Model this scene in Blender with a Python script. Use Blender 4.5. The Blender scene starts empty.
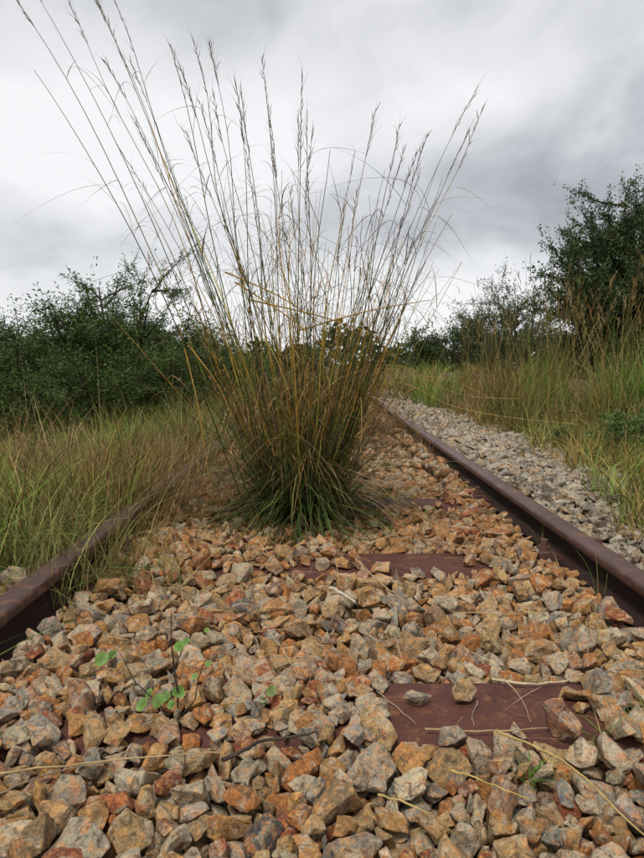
import bpy, bmesh, math, random
import numpy as np
from mathutils import Vector, Matrix, Quaternion, noise

sc = bpy.context.scene
col = sc.collection
R = math.radians
rng = np.random.default_rng(11)
rnd = random.Random(11)

# ------------------------------------------------------------------ camera
CAM = Vector((0.0, 0.105, 0.49)); PITCH = R(5.54); F = 670.0; PW, PH = 644.0, 858.0
cd = bpy.data.cameras.new('camera'); cam = bpy.data.objects.new('camera', cd); col.objects.link(cam)
cam.location = CAM; cam.rotation_euler = (R(90) - PITCH, 0, 0)
cd.sensor_fit = 'VERTICAL'; cd.sensor_height = 36; cd.sensor_width = 27.02; cd.lens = F / PH * 36
cd.clip_start = 0.02; cd.clip_end = 3000
cd.dof.use_dof = True; cd.dof.focus_distance = 1.7; cd.dof.aperture_fstop = 20
sc.camera = cam

# ------------------------------------------------------------------ sky and sun
SUN_EL, SUN_AZ = 58.0, 205.0          # degrees; azimuth measured from +y (ahead) clockwise
def build_world():
    w = bpy.data.worlds.new('World'); sc.world = w; w.use_nodes = True
    nt = w.node_tree; nt.nodes.clear(); N = nt.nodes.new; L = nt.links.new
    out = N('ShaderNodeOutputWorld'); bg = N('ShaderNodeBackground'); bg.inputs[1].default_value = 0.1
    L(bg.outputs[0], out.inputs[0])
    sky = N('ShaderNodeTexSky'); sky.sky_type = 'NISHITA'; sky.sun_disc = False
    sky.sun_elevation = R(SUN_EL); sky.sun_rotation = R(SUN_AZ)
    tc = N('ShaderNodeTexCoord')
    nrm = N('ShaderNodeVectorMath'); nrm.operation = 'NORMALIZE'; L(tc.outputs['Generated'], nrm.inputs[0])
    sep = N('ShaderNodeSeparateXYZ'); L(nrm.outputs[0], sep.inputs[0])
    def m(op, a, b=None, clamp=False):
        n = N('ShaderNodeMath'); n.operation = op; n.use_clamp = clamp
        for i, v in enumerate((a, b)):
            if v is None: continue
            if isinstance(v, (int, float)): n.inputs[i].default_value = v
            else: L(v, n.inputs[i])
        return n.outputs[0]
    zz = m('ADD', m('ABSOLUTE', sep.outputs[2]), 0.55)
    cb = N('ShaderNodeCombineXYZ'); L(m('DIVIDE', sep.outputs[0], zz), cb.inputs[0]); L(m('DIVIDE', sep.outputs[1], zz), cb.inputs[1])
    def nz(scale, det, rough, off, dist=0.0):
        mp = N('ShaderNodeMapping'); mp.inputs['Location'].default_value = off; L(cb.outputs[0], mp.inputs[0])
        n = N('ShaderNodeTexNoise'); n.inputs['Scale'].default_value = scale; n.inputs['Detail'].default_value = det
        n.inputs['Roughness'].default_value = rough; n.inputs['Distortion'].default_value = dist
        L(mp.outputs[0], n.inputs['Vector']); return n.outputs[0]
    n1 = nz(1.5, 4.0, 0.46, (3.1, 7.7, 0.4), 0.15); n2 = nz(3.6, 5.0, 0.48, (1.3, 2.2, 5.0), 0.2); n3 = nz(0.5, 2.0, 0.5, (9.0, 1.0, 2.0)); n4 = nz(7, 8.0, 0.55, (4.0, 8.0, 1.0), 0.5)
    val = m('ADD', m('ADD', m('MULTIPLY', n1, 0.80), m('MULTIPLY', m('SUBTRACT', n4, 0.5), 0.36)), m('ADD', m('MULTIPLY', n2, 0.42), m('MULTIPLY', n3, 0.20)))   # about 0.66
    # cloud banks: (x px, y px of the photo, width deg, flatness, amount)
    wob = m('MULTIPLY', m('SUBTRACT', n2, 0.5), 0.30)
    def bank(px, py, sx, sy, amt):
        az = math.atan2(px - PW/2, F); el = math.atan2(-(py - PH/2), F) - PITCH
        a = m('ARCTAN2', sep.outputs[0], sep.outputs[1]); e = m('ARCSINE', sep.outputs[2])
        dx = m('DIVIDE', m('ADD', m('SUBTRACT', a, az), wob), sx)
        dy = m('DIVIDE', m('ADD', m('SUBTRACT', e, el), m('MULTIPLY', wob, .6)), sy)
        r2 = m('ADD', m('MULTIPLY', dx, dx), m('MULTIPLY', dy, dy))
        return m('MULTIPLY', m('EXPONENT', m('MULTIPLY', r2, -1.0)), amt)
    for b in BANKS: val = m('ADD', val, bank(*b))
    rp = N('ShaderNodeValToRGB'); L(val, rp.inputs[0])
    els = rp.color_ramp.elements
    stops = [(0.30, (2.1, 2.2, 2.4)), (0.43, (3.0, 3.12, 3.35)), (0.56, (4.2, 4.3, 4.5)), (0.68, (5.4, 5.46, 5.6)), (0.88, (6.5, 6.52, 6.6))]
    els[0].position = stops[0][0]; els[0].color = (*stops[0][1], 1); els[1].position = stops[-1][0]; els[1].color = (*stops[-1][1], 1)
    for p, c in stops[1:-1]:
        e = els.new(p); e.color = (*c, 1)
    mx = N('ShaderNodeMix'); mx.data_type = 'RGBA'; mx.inputs[0].default_value = 0.95
    L(sky.outputs[0], mx.inputs[6]); L(rp.outputs[0], mx.inputs[7]); L(mx.outputs[2], bg.inputs[0])
BANKS = [(60, 258, .42, .05, -.13), (590, 205, .36, .085, -.38), (540, 150, .25, .05, -.10), (300, 215, .4, .05, -.08), (330, 330, .55, .05, .22),
         (250, 110, .45, .13, .14), (380, 300, .35, .05, .14), (520, 60, .2, .05, -.04), (560, 12, .4, .06, -.10), (40, 20, .3, .09, -.08), (60, 150, .35, .08, .16), (440, 250, .2, .05, .10)]
build_world()
sd = bpy.data.lights.new('sun', 'SUN'); sd.energy = 2.0; sd.angle = R(12); sd.color = (1.0, .95, .87)
so = bpy.data.objects.new('sun', sd); col.objects.link(so)
_d = Vector((math.sin(R(SUN_AZ))*math.cos(R(SUN_EL)), math.cos(R(SUN_AZ))*math.cos(R(SUN_EL)), math.sin(R(SUN_EL))))
so.rotation_euler = (-_d).to_track_quat('-Z', 'Y').to_euler()
sc.view_settings.view_transform = 'Standard'; sc.view_settings.look = 'None'; sc.view_settings.exposure = 0.55; sc.view_settings.gamma = 1

# ------------------------------------------------------------------ helpers
_cp, _sp = math.cos(PITCH), math.sin(PITCH)
def ray(px, py):
    u = (px - PW/2) / F; v = -(py - PH/2) / F
    return Vector((u, _cp + v*_sp, v*_cp - _sp))
def gp(px, py, z=0.0):                       # the ground point a pixel of the photograph looks at
    d = ray(px, py); return CAM + d * ((z - CAM.z) / d.z)
def dp(px, py, y):                           # the point of the upright plane y = const
    d = ray(px, py); return CAM + d * ((y - CAM.y) / d.y)

def obj(name, me, mat=None, parent=None, loc=None):
    o = bpy.data.objects.new(name, me); col.objects.link(o)
    if mat is not None and not me.materials: me.materials.append(mat)
    if parent is not None: o.parent = parent
    if loc is not None: o.location = loc
    return o
def tag(o, label=None, cat=None, group=None, kind=None):
    if label: o['label'] = label
    if cat: o['category'] = cat
    if group: o['group'] = group
    if kind: o['kind'] = kind
    return o
def thing(name, label, cat, loc=(0, 0, 0), group=None):
    o = bpy.data.objects.new(name, None); col.objects.link(o); o.location = loc; o.empty_display_size = .05
    return tag(o, label, cat, group)

def np_mesh(name, V, faces, tint=None, smooth=False, mat=None):
    """V (n,3); faces: list of (m,k) int arrays; tint (n,3) per vertex."""
    me = bpy.data.meshes.new(name)
    V = np.asarray(V, np.float32); me.vertices.add(len(V)); me.vertices.foreach_set('co', V.ravel())
    loops = np.concatenate([f.ravel() for f in faces if len(f)]).astype(np.int32)
    tot = np.concatenate([np.full(len(f), f.shape[1], np.int32) for f in faces if len(f)])
    start = np.concatenate([[0], np.cumsum(tot)[:-1]]).astype(np.int32)
    me.loops.add(len(loops)); me.loops.foreach_set('vertex_index', loops)
    me.polygons.add(len(tot)); me.polygons.foreach_set('loop_start', start); me.polygons.foreach_set('loop_total', tot)
    if smooth: me.polygons.foreach_set('use_smooth', np.ones(len(tot), bool))
    me.update(calc_edges=True)
    if tint is not None:
        a = me.color_attributes.new('tint', 'FLOAT_COLOR', 'POINT')
        c = np.ones((len(V), 4), np.float32); c[:, :3] = tint; a.data.foreach_set('color', c.ravel())
    if mat: me.materials.append(mat)
    return me

class Acc:
    def __init__(s): s.V = []; s.F = {}; s.T = []; s.n = 0
    def add(s, V, faces, tint=(1, 1, 1)):
        V = np.asarray(V, float); 
        for f in faces:
            f = np.asarray(f)
            if len(f): s.F.setdefault(f.shape[1], []).append(f + s.n)
        t = np.asarray(tint, float); s.T.append(np.broadcast_to(t, (len(V), 3)) if t.ndim < 2 else t)
        s.V.append(V); s.n += len(V)
    def mesh(s, name, mat=None, smooth=False):
        return np_mesh(name, np.concatenate(s.V), [np.concatenate(f) for f in s.F.values()], np.concatenate(s.T), smooth, mat)

def tube(acc, pts, rad, sides=4, tint=(1, 1, 1)):
    P = np.array([tuple(p) for p in pts], float); n = len(P); rad = np.broadcast_to(np.asarray(rad, float), (n,))
    T = np.gradient(P, axis=0); T /= np.linalg.norm(T, axis=1)[:, None] + 1e-9
    a = np.array([0, 0, 1.0]) if abs(T[0, 2]) < .9 else np.array([1.0, 0, 0])
    U = np.cross(T, a); U /= np.linalg.norm(U, axis=1)[:, None] + 1e-9; W = np.cross(T, U)
    ang = np.arange(sides) * 2*np.pi/sides
    V = (P[:, None] + rad[:, None, None]*(np.cos(ang)[None, :, None]*U[:, None] + np.sin(ang)[None, :, None]*W[:, None])).reshape(-1, 3)
    i = np.arange(n-1)[:, None]*sides; j = np.arange(sides)[None]; k = (j+1) % sides
    q = np.stack([i+j, i+k, i+sides+k, i+sides+j], -1).reshape(-1, 4)
    t = np.asarray(tint, float)
    if t.ndim == 2: t = np.repeat(t, sides, 0)
    acc.add(V, [q], t)

def blades(acc, root, dirs, L, W, droop, cA, cB=None, segs=4, curl=None):
    """ribbon leaves of grass, vectorised: root (n,3), dirs (n,3) unit starting direction, droop = how far the tip falls outward"""
    n = len(root); t = np.linspace(0, 1, segs+1)[None, :, None]
    dirs = dirs/np.linalg.norm(dirs, axis=1)[:, None]
    h = dirs.copy(); h[:, 2] = 0; hl = np.linalg.norm(h, axis=1)[:, None]; h = h/(hl+1e-6)
    L = np.broadcast_to(L, (n,))[:, None, None]; dr = np.broadcast_to(droop, (n,))[:, None, None]
    fall = h*.75 + np.array([0, 0, -.8])
    P = root[:, None] + L*(t*dirs[:, None]*(1-.25*dr*t) + dr*t**2.2*fall[:, None]*.55)
    if curl is not None:
        P[:, :, :2] += (curl[:, None]*t**2)*L
    side = np.cross(h, [0, 0, 1.0]); ang = rng.uniform(-1.0, 1.0, n)[:, None]
    side = side*np.cos(ang) + np.array([0, 0, .3])*np.sin(ang) + h*np.sin(ang)*.8
    w = np.broadcast_to(W, (n,))[:, None, None]*(1-t**1.6*.97)*np.minimum(1, .55+2*t)*.5
    A = P - side[:, None]*w; B = P + side[:, None]*w
    V = np.stack([A, B], 2).reshape(-1, 3)
    b = (np.arange(n)*(segs+1)*2)[:, None] + (np.arange(segs)*2)[None]
    q = np.stack([b, b+1, b+3, b+2], -1).reshape(-1, 4)
    cA = np.broadcast_to(cA, (n, 3)); cB = cA if cB is None else np.broadcast_to(cB, (n, 3))
    c = cA[:, None]*(1-t) + cB[:, None]*t
    acc.add(V, [q], np.repeat(c, 2, axis=1).reshape(-1, 3))

def pick(palette, n, var=.18, hue=.05):
    p = np.array([c for c, w in palette], float); w = np.array([w for c, w in palette], float)
    c = p[rng.choice(len(p), n, p=w/w.sum())]
    return np.clip(c*rng.normal(1, var, (n, 1))*rng.normal(1, hue, (n, 3)), .004, .9)

# ------------------------------------------------------------------ materials
def new_mat(name):
    m = bpy.data.materials.new(name); m.use_nodes = True; nt = m.node_tree; nt.nodes.clear()
    return m, nt.nodes.new, nt.links.new
def _noise(N, L, vec, scale, det=4, rough=.55, dist=0):
    n = N('ShaderNodeTexNoise'); n.inputs['Scale'].default_value = scale; n.inputs['Detail'].default_value = det
    n.inputs['Roughness'].default_value = rough; n.inputs['Distortion'].default_value = dist; L(vec, n.inputs['Vector']); return n.outputs[0]
def _rng(N, L, v, a, b, c=0., d=1.):
    n = N('ShaderNodeMapRange'); n.inputs[1].default_value = a; n.inputs[2].default_value = b; n.inputs[3].default_value = c; n.inputs[4].default_value = d
    L(v, n.inputs[0]); return n.outputs[0]
def _mix(N, L, f, a, b, mode='MIX'):
    n = N('ShaderNodeMix'); n.data_type = 'RGBA'; n.blend_type = mode
    for i, v in ((0, f), (6, a), (7, b)):
        if isinstance(v, (int, float)): n.inputs[i].default_value = v
        elif isinstance(v, tuple): n.inputs[i].default_value = (*v, 1)
        else: L(v, n.inputs[i])
    return n.outputs[2]

def stone_material(joined, stain=.72):
    m, N, L = new_mat('granite_ballast_joined' if joined else 'granite_ballast')
    out = N('ShaderNodeOutputMaterial'); b = N('ShaderNodeBsdfPrincipled'); L(b.outputs[0], out.inputs[0])
    geo = N('ShaderNodeNewGeometry'); P = geo.outputs['Position']
    if joined:
        a = N('ShaderNodeAttribute'); a.attribute_name = 'tint'; tint = a.outputs['Color']
    else:
        oi = N('ShaderNodeObjectInfo'); tint = oi.outputs['Color']
    n1 = _noise(N, L, P, 38, 6, .65, .8); n2 = _noise(N, L, P, 95, 6, .7, .5); n3 = _noise(N, L, P, 330, 4, .75); n4 = _noise(N, L, P, 520, 3, .75)
    n5 = _noise(N, L, P, 55, 5, .6, 1.2); n6 = _noise(N, L, P, 27, 4, .6, .5)
    # pale freshly broken or lichen grey skin over the stained rock
    c = _mix(N, L, _rng(N, L, n1, .51, .60, 0, .70), tint, (.54, .48, .37))
    # ochre and rust stains in patches
    c = _mix(N, L, _rng(N, L, n2, .49, .60, 0, stain), c, _mix(N, L, _rng(N, L, n6, .42, .58), (.40, .135, .03), (.46, .25, .07)))
    c = _mix(N, L, _rng(N, L, n5, .53, .63, 0, .75), c, (.095, .055, .033))
    c = _mix(N, L, _rng(N, L, n3, .51, .62, 0, .55), c, (.06, .042, .03))        # biotite specks
    c = _mix(N, L, _rng(N, L, n4, .55, .67, 0, .50), c, (.60, .52, .38))        # feldspar specks
    c = _mix(N, L, 1.0, c, _rng(N, L, n2, .25, .75, .42, 1.46), 'MULTIPLY')
    L(c, b.inputs['Base Color']); b.inputs['Roughness'].default_value = .88; b.inputs['Specular IOR Level'].default_value = .3
    c = _mix(N, L, 1.0, c, (1.04, 1.0, .93), 'MULTIPLY'); L(c, b.inputs['Base Color'])
    bp1 = N('ShaderNodeBump'); bp1.inputs['Strength'].default_value = .9; bp1.inputs['Distance'].default_value = .0065; L(n2, bp1.inputs['Height'])
    bp = N('ShaderNodeBump'); bp.inputs['Strength'].default_value = .7; bp.inputs['Distance'].default_value = .002; L(n3, bp.inputs['Height']); L(bp1.outputs[0], bp.inputs['Normal'])
    L(bp.outputs[0], b.inputs['Normal'])
    return m
def leaf_material(name, trans=.25, rough=.7, spec=.12):
    m, N, L = new_mat(name)
    out = N('ShaderNodeOutputMaterial'); b = N('ShaderNodeBsdfPrincipled'); tr = N('ShaderNodeBsdfTranslucent'); mx = N('ShaderNodeMixShader')
    a = N('ShaderNodeAttribute'); a.attribute_name = 'tint'
    geo = N('ShaderNodeNewGeometry'); n = _noise(N, L, geo.outputs['Position'], 60, 3)
    c = _mix(N, L, 1.0, a.outputs['Color'], _rng(N, L, n, .3, .7, .75, 1.25), 'MULTIPLY')
    L(c, b.inputs['Base Color']); L(c, tr.inputs[0]); b.inputs['Roughness'].default_value = rough; b.inputs['Specular IOR Level'].default_value = spec
    mx.inputs[0].default_value = trans; L(b.outputs[0], mx.inputs[1]); L(tr.outputs[0], mx.inputs[2]); L(mx.outputs[0], out.inputs[0])
    return m
def plain_material(name, c1, c2, scale, rough=.8, bump=.4, dist=.003, c3=None, spec=.3, metal=0.):
    m, N, L = new_mat(name)
    out = N('ShaderNodeOutputMaterial'); b = N('ShaderNodeBsdfPrincipled'); L(b.outputs[0], out.inputs[0])
    geo = N('ShaderNodeNewGeometry'); P = geo.outputs['Position']
    n1 = _noise(N, L, P, scale, 6, .6, .3); n2 = _noise(N, L, P, scale*7, 4, .6)
    c = _mix(N, L, _rng(N, L, n1, .35, .65), c1, c2)
    if c3: c = _mix(N, L, _rng(N, L, n2, .52, .7, 0, .7), c, c3)
    L(c, b.inputs['Base Color']); L(_rng(N, L, n1, .3, .7, rough-.1, min(1, rough+.12)), b.inputs['Roughness'])
    b.inputs['Specular IOR Level'].default_value = spec; b.inputs['Metallic'].default_value = metal
    bp = N('ShaderNodeBump'); bp.inputs['Strength'].default_value = bump; bp.inputs['Distance'].default_value = dist; L(n2, bp.inputs['Height']); L(bp.outputs[0], b.inputs['Normal'])
    return m
def steel_material(name, dark, mid, bright, rough, streak=1.0, web=None):
    m, N, L = new_mat(name)
    out = N('ShaderNodeOutputMaterial'); b = N('ShaderNodeBsdfPrincipled'); L(b.outputs[0], out.inputs[0])
    geo = N('ShaderNodeNewGeometry'); P = geo.outputs['Position']
    mp = N('ShaderNodeMapping'); mp.inputs['Scale'].default_value = (1, streak, 1); L(P, mp.inputs[0])
    n1 = _noise(N, L, mp.outputs[0], 9, 6, .6, .4); n2 = _noise(N, L, mp.outputs[0], 70, 6, .7, .2); n3 = _noise(N, L, P, 600, 3, .7)
    c = _mix(N, L, _rng(N, L, n1, .35, .65), dark, mid)
    c = _mix(N, L, _rng(N, L, n2, .50, .70, 0, .6), c, bright)
    n4 = _noise(N, L, P, 26, 8, .75, .8); c = _mix(N, L, _rng(N, L, n4, .54, .66, 0, .75), c, (.20, .082, .034))      # fresh orange rust scale
    c = _mix(N, L, _rng(N, L, _noise(N, L, P, 45, 6, .7), .55, .68, 0, .6), c, (.03, .016, .013))
    c = _mix(N, L, 1.0, c, _rng(N, L, n3, .3, .7, .75, 1.25), 'MULTIPLY')
    ro = _rng(N, L, n2, .35, .65, rough-.07, rough+.16)
    if web:                                   # rough scaly rust below the worn head, its colour darkened to paint shade
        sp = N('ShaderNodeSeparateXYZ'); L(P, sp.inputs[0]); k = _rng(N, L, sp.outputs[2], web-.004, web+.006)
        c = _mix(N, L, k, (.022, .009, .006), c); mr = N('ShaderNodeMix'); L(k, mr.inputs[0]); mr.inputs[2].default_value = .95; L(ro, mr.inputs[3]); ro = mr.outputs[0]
    L(c, b.inputs['Base Color']); L(ro, b.inputs['Roughness'])
    b.inputs['Specular IOR Level'].default_value = .3
    bp1 = N('ShaderNodeBump'); bp1.inputs['Strength'].default_value = .5; bp1.inputs['Distance'].default_value = .0018; L(n2, bp1.inputs['Height'])
    bp = N('ShaderNodeBump'); bp.inputs['Strength'].default_value = .35; bp.inputs['Distance'].default_value = .0006; L(n3, bp.inputs['Height']); L(bp1.outputs[0], bp.inputs['Normal'])
    L(bp.outputs[0], b.inputs['Normal'])
    return m
M_STONE = stone_material(False); M_STONEJ = stone_material(True); M_STONEG = stone_material(True, .22)
M_GRASS = leaf_material('grass_blades', .14); M_LEAF = leaf_material('tree_leaves', .22, .5, .3); M_STRAW = leaf_material('dry_straw', .12, .65)
M_SOIL = plain_material('dry_soil', (.045, .032, .022), (.11, .075, .045), 6, .95, .8, .01, (.16, .12, .08))
M_BED = plain_material('ballast_grit', (.030, .020, .013), (.075, .045, .026), 30, .95, .9, .008, (.16, .10, .06))
M_BARK = plain_material('thorn_bark', (.028, .020, .015), (.065, .046, .034), 20, .9, .8, .004)
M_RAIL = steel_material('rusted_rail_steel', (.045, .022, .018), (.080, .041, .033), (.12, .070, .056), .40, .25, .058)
M_SLEEPER = steel_material('rusted_sleeper_steel', (.060, .020, .015), (.085, .030, .021), (.13, .052, .028), .72)
M_CLIP = steel_material('rusted_clip_steel', (.055, .025, .02), (.085, .04, .03), (.11, .06, .045), .6)

# ------------------------------------------------------------------ ground
def bank_h(x, y):                            # height of the land outside the ballast
    z = -.10
    z += .30*np.clip((x-1.7)/2.2, 0, 1)*np.clip((y-2.5)/3, 0, 1)
    z -= .30*np.clip((-x-1.1)/1.6, 0, 1)*np.clip((y-2.5)/3, 0, 1)
    return z + .03*np.sin(x*1.3+.4)*np.cos(y*.9) + .015*np.sin(x*3.7)*np.sin(y*2.9+1)
def ground_sheet():
    xs = np.concatenate([-np.geomspace(1500, 7, 22), np.arange(-6.5, 7, .25), np.geomspace(7.2, 1500, 22)])
    ys = np.concatenate([-np.geomspace(600, 4, 10), np.arange(-3.5, 14, .25), np.geomspace(14.5, 2500, 26)])
    X, Y = np.meshgrid(xs, ys, indexing='ij'); Z = bank_h(np.clip(X, -8, 8), np.clip(Y, -5, 30))
    inner = np.clip((1.5-np.abs(X-.2))/.3, 0, 1); Z = Z - inner*.06
    nx, ny = X.shape; i = np.arange(nx-1)[:, None]*ny; j = np.arange(ny-1)[None]
    q = np.stack([i+j, i+ny+j, i+ny+j+1, i+j+1], -1).reshape(-1, 4)
    o = obj('ground', np_mesh('ground', np.stack([X, Y, Z], -1).reshape(-1, 3), [q], smooth=True, mat=M_SOIL)); tag(o, kind='structure')
ground_sheet()
def bed_z(x, y):
    ax = abs(x-.0)
    if -.43 < x < .49: return -.050
    if -.505 < x <= -.43 or .49 <= x < .57: return -.014
    if x >= .57: return -.014 + min(1, (x-.57)/.08)*.012 - max(0, x-.85)*.13
    return -.014 + min(1, (-.505-x)/.10)*.010 - max(0, -x-.85)*.2
def ballast_sheet():
    xs = np.concatenate([[-1.7, -1.5, -1.25, -1.05, -.9, -.75, -.64, -.55], np.linspace(-.50, .555, 26), [.6, .66, .72, .85, 1.0, 1.2, 1.4, 1.6, 1.8]])
    ys = np.concatenate([np.arange(-1.5, 6, .05), np.geomspace(6.1, 60, 40)])
    V = []
    for x in xs:
        for y in ys:
            n = noise.noise(Vector((x*14, y*14, 0)))*.010 + noise.noise(Vector((x*40, y*40, 3)))*.004
            V.append((x, y, bed_z(x, y) + n*(1 if abs(x) < 1.5 else 0)))
    nx, ny = len(xs), len(ys); i = np.arange(nx-1)[:, None]*ny; j = np.arange(ny-1)[None]
    q = np.stack([i+j, i+ny+j, i+ny+j+1, i+j+1], -1).reshape(-1, 4)
    o = obj('ballast_bed', np_mesh('ballast_bed', V, [q], smooth=True, mat=M_BED)); tag(o, kind='structure'); return o
BED = ballast_sheet()

# ------------------------------------------------------------------ rails and sleepers
RX = (-.550, .620)
def rail_mesh(x0, seed):
    prof = [(-.052, 0), (-.052, .007), (-.018, .018), (-.0075, .026), (-.0065, .048), (-.008, .066), (-.020, .074), (-.031, .079), (-.0325, .083), (-.0325, .098), (-.029, .1055), (-.022, .109), (-.010, .1105)]
    prof = prof + [(-x, z) for x, z in reversed(prof)]
    prof = [(x*(.80 if z > .04 else .74), z*.725) for x, z in prof]
    ys = np.concatenate([np.arange(-1.2, 6, .03), np.arange(6, 60, .8)]); V = []
    for y in ys:
        bend = max(0, y-7)**2*.004
        wob = noise.noise(Vector((seed, y*1.1, 0)))*.0015
        for k, (px, pz) in enumerate(prof):
            w = .0007*noise.noise(Vector((k*3.1+seed, y*9, 0))) + .0006*noise.noise(Vector((k*5.1+seed, y*28, 4)))
            V.append((x0 + px + bend + wob + w, y, pz + .002 + w*.7))
    n = len(prof); i = np.arange(len(ys)-1)[:, None]*n; j = np.arange(n)[None]; k = (j+1) % n
    q = np.stack([i+j, i+n+j, i+n+k, i+k], -1).reshape(-1, 4)
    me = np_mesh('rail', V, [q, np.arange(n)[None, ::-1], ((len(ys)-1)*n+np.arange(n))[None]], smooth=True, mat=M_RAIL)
    me.set_sharp_from_angle(angle=R(50)); return me
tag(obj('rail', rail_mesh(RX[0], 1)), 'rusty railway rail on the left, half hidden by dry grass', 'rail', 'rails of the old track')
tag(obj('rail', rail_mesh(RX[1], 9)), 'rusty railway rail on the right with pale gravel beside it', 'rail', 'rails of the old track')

def sleeper_body():
    bm = bmesh.new(); prof = [(-.125, -.10), (-.120, -.104), (-.083, -.007), (-.077, -.0015), (-.070, 0), (.070, 0), (.077, -.0015), (.083, -.007), (.120, -.104), (.125, -.10)]
    xs = [-.93, -.90] + [x*.1 for x in range(-8, 10)] + [.96, .99]; rows = []
    for k, x in enumerate(xs):
        dz = -.03 if k in (0, len(xs)-1) else 0
        rows.append([bm.verts.new((x, y, z+dz+noise.noise(Vector((x*3, y*9, 1)))*.0012)) for y, z in prof])
    for a, b in zip(rows, rows[1:]):
        for p in range(len(prof)-1): bm.faces.new((a[p], a[p+1], b[p+1], b[p]))
    bm.faces.new(rows[0]); bm.faces.new(rows[-1]); bmesh.ops.recalc_face_normals(bm, faces=bm.faces)
    me = bpy.data.meshes.new('sleeper_body'); bm.to_mesh(me); bm.free(); me.materials.append(M_SLEEPER); me.polygons.foreach_set('use_smooth', [True]*len(me.polygons)); me.set_sharp_from_angle(angle=R(40)); return me
def clip_mesh():
    bm = bmesh.new()
    prof = [(0, .0), (0, .026), (.022, .030), (.05, .017), (.062, .014), (.062, .008), (.03, .008), (.03, .0)]
    a = [bm.verts.new((x, -.024, z)) for x, z in prof]; b = [bm.verts.new((x, .024, z)) for x, z in prof]
    for i in range(len(prof)): j = (i+1) % len(prof); bm.faces.new((a[i], a[j], b[j], b[i]))
    bm.faces.new(a[::-1]); bm.faces.new(b)
    bmesh.ops.bevel(bm, geom=bm.edges[:], offset=.002, segments=1, affect='EDGES')
    bmesh.ops.recalc_face_normals(bm, faces=bm.faces)
    me = bpy.data.meshes.new('rail_clip'); bm.to_mesh(me); bm.free(); me.materials.append(M_CLIP); return me
def bolt_mesh():
    bm = bmesh.new()
    for r_, z0, z1, s in ((.016, .024, .040, 6), (.0095, .038, .056, 10)):
        bmesh.ops.create_cone(bm, cap_ends=True, segments=s, radius1=r_, radius2=r_*.95, depth=z1-z0, matrix=Matrix.Translation((.016, 0, (z0+z1)/2)))
    me = bpy.data.meshes.new('bolt'); bm.to_mesh(me); bm.free(); me.materials.append(M_CLIP); return me
S_BODY, S_CLIP, S_BOLT = sleeper_body(), clip_mesh(), bolt_mesh()
SL_Y = [.32, 1.022, 1.735, 2.45, 3.16, 3.87]
SL_LABEL = ['steel sleeper buried under the stones at the very front', 'exposed reddish steel sleeper with two loose stones lying on it', 'rusty steel sleeper showing a strip behind the first bare one, strewn with straw',
            'rusty steel sleeper showing just right of the foot of the grass tussock', 'steel sleeper hidden beneath ballast behind the tussock', 'steel sleeper hidden in ballast farthest along the track']
for y, lab in zip(SL_Y[1:4], SL_LABEL[1:4]):
    s = thing('railway_sleeper', lab, 'sleeper', (0, y, 0), 'steel sleepers under the rails')
    obj('sleeper_body', S_BODY, None, s)
    for rx in RX:
        for sg in (-1, 1):
            c = obj('rail_clip', S_CLIP, None, s, (rx + sg*.084, 0, .0012)); c.rotation_euler.z = 0 if sg < 0 else math.pi
            obj('bolt', S_BOLT, None, c)

# ------------------------------------------------------------------ ballast stones
NV = 40
def stone_hull(i):
    r = random.Random(900+i)
    sx, sy, sz = 1.0, r.uniform(.55, .92), r.uniform(.36, .78)
    bm = bmesh.new(); n = r.randint(9, 15)
    for k in range(n):
        v = Vector((r.gauss(0, 1), r.gauss(0, 1), r.gauss(0, 1))).normalized()
        m = max(abs(v.x), abs(v.y), abs(v.z)); v = v*((1/m)**.45)*r.uniform(.8, 1.08)
        bm.verts.new((v.x*sx*.5, v.y*sy*.5, v.z*sz*.5))
    res = bmesh.ops.convex_hull(bm, input=bm.verts)
    dead = [g for g in res['geom_interior']+res['geom_unused'] if isinstance(g, bmesh.types.BMVert) and g.is_valid]
    bmesh.ops.delete(bm, geom=list(set(dead)), context='VERTS')
    c = sum((v.co for v in bm.verts), Vector())/len(bm.verts)
    for v in bm.verts: v.co -= c
    return bm
def mesh_arrays(bm):
    bmesh.ops.triangulate(bm, faces=bm.faces); bm.verts.index_update()
    return np.array([v.co[:] for v in bm.verts]), np.array([[v.index for v in f.verts] for f in bm.faces])
def rough_stone(i, fine=True):
    bm = stone_hull(i)
    bmesh.ops.dissolve_limit(bm, angle_limit=R(13), verts=bm.verts, edges=bm.edges)
    bmesh.ops.bevel(bm, geom=bm.edges[:], offset=.015, segments=1, affect='EDGES', clamp_overlap=True)
    bmesh.ops.triangulate(bm, faces=bm.faces)
    for lim in ((.16, .19) if fine else ()):
        lng = [e for e in bm.edges if e.calc_length() > lim]
        bmesh.ops.subdivide_edges(bm, edges=lng, cuts=1)
        bmesh.ops.triangulate(bm, faces=bm.faces)
    bm.normal_update()
    for v in bm.verts:
        p = v.co*3.0 + Vector((i*7.1, 0, 0)); q = v.co*8 + Vector((0, i*3.3, 0))
        v.co += v.normal*(noise.noise(p)*.07 + noise.noise(q)*.045 + noise.noise(q*2.1)*.02)
    me = bpy.data.meshes.new('stone'); bm.to_mesh(me); bm.free()
    me.polygons.foreach_set('use_smooth', [True]*len(me.polygons)); me.set_sharp_from_angle(angle=R(24)); me.materials.append(M_STONE)
    return me
STONES = [rough_stone(i) for i in range(NV)]
def arrays(me):
    v = np.empty(len(me.vertices)*3); me.vertices.foreach_get('co', v); f = np.empty(len(me.polygons)*3, int); me.polygons.foreach_get('vertices', f)
    return v.reshape(-1, 3), f.reshape(-1, 3)
ARR = [arrays(me) for me in STONES]
MED = [arrays(rough_stone(i, False)) for i in range(NV)]
LOW = [mesh_arrays(stone_hull(i)) for i in range(NV)]
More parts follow.
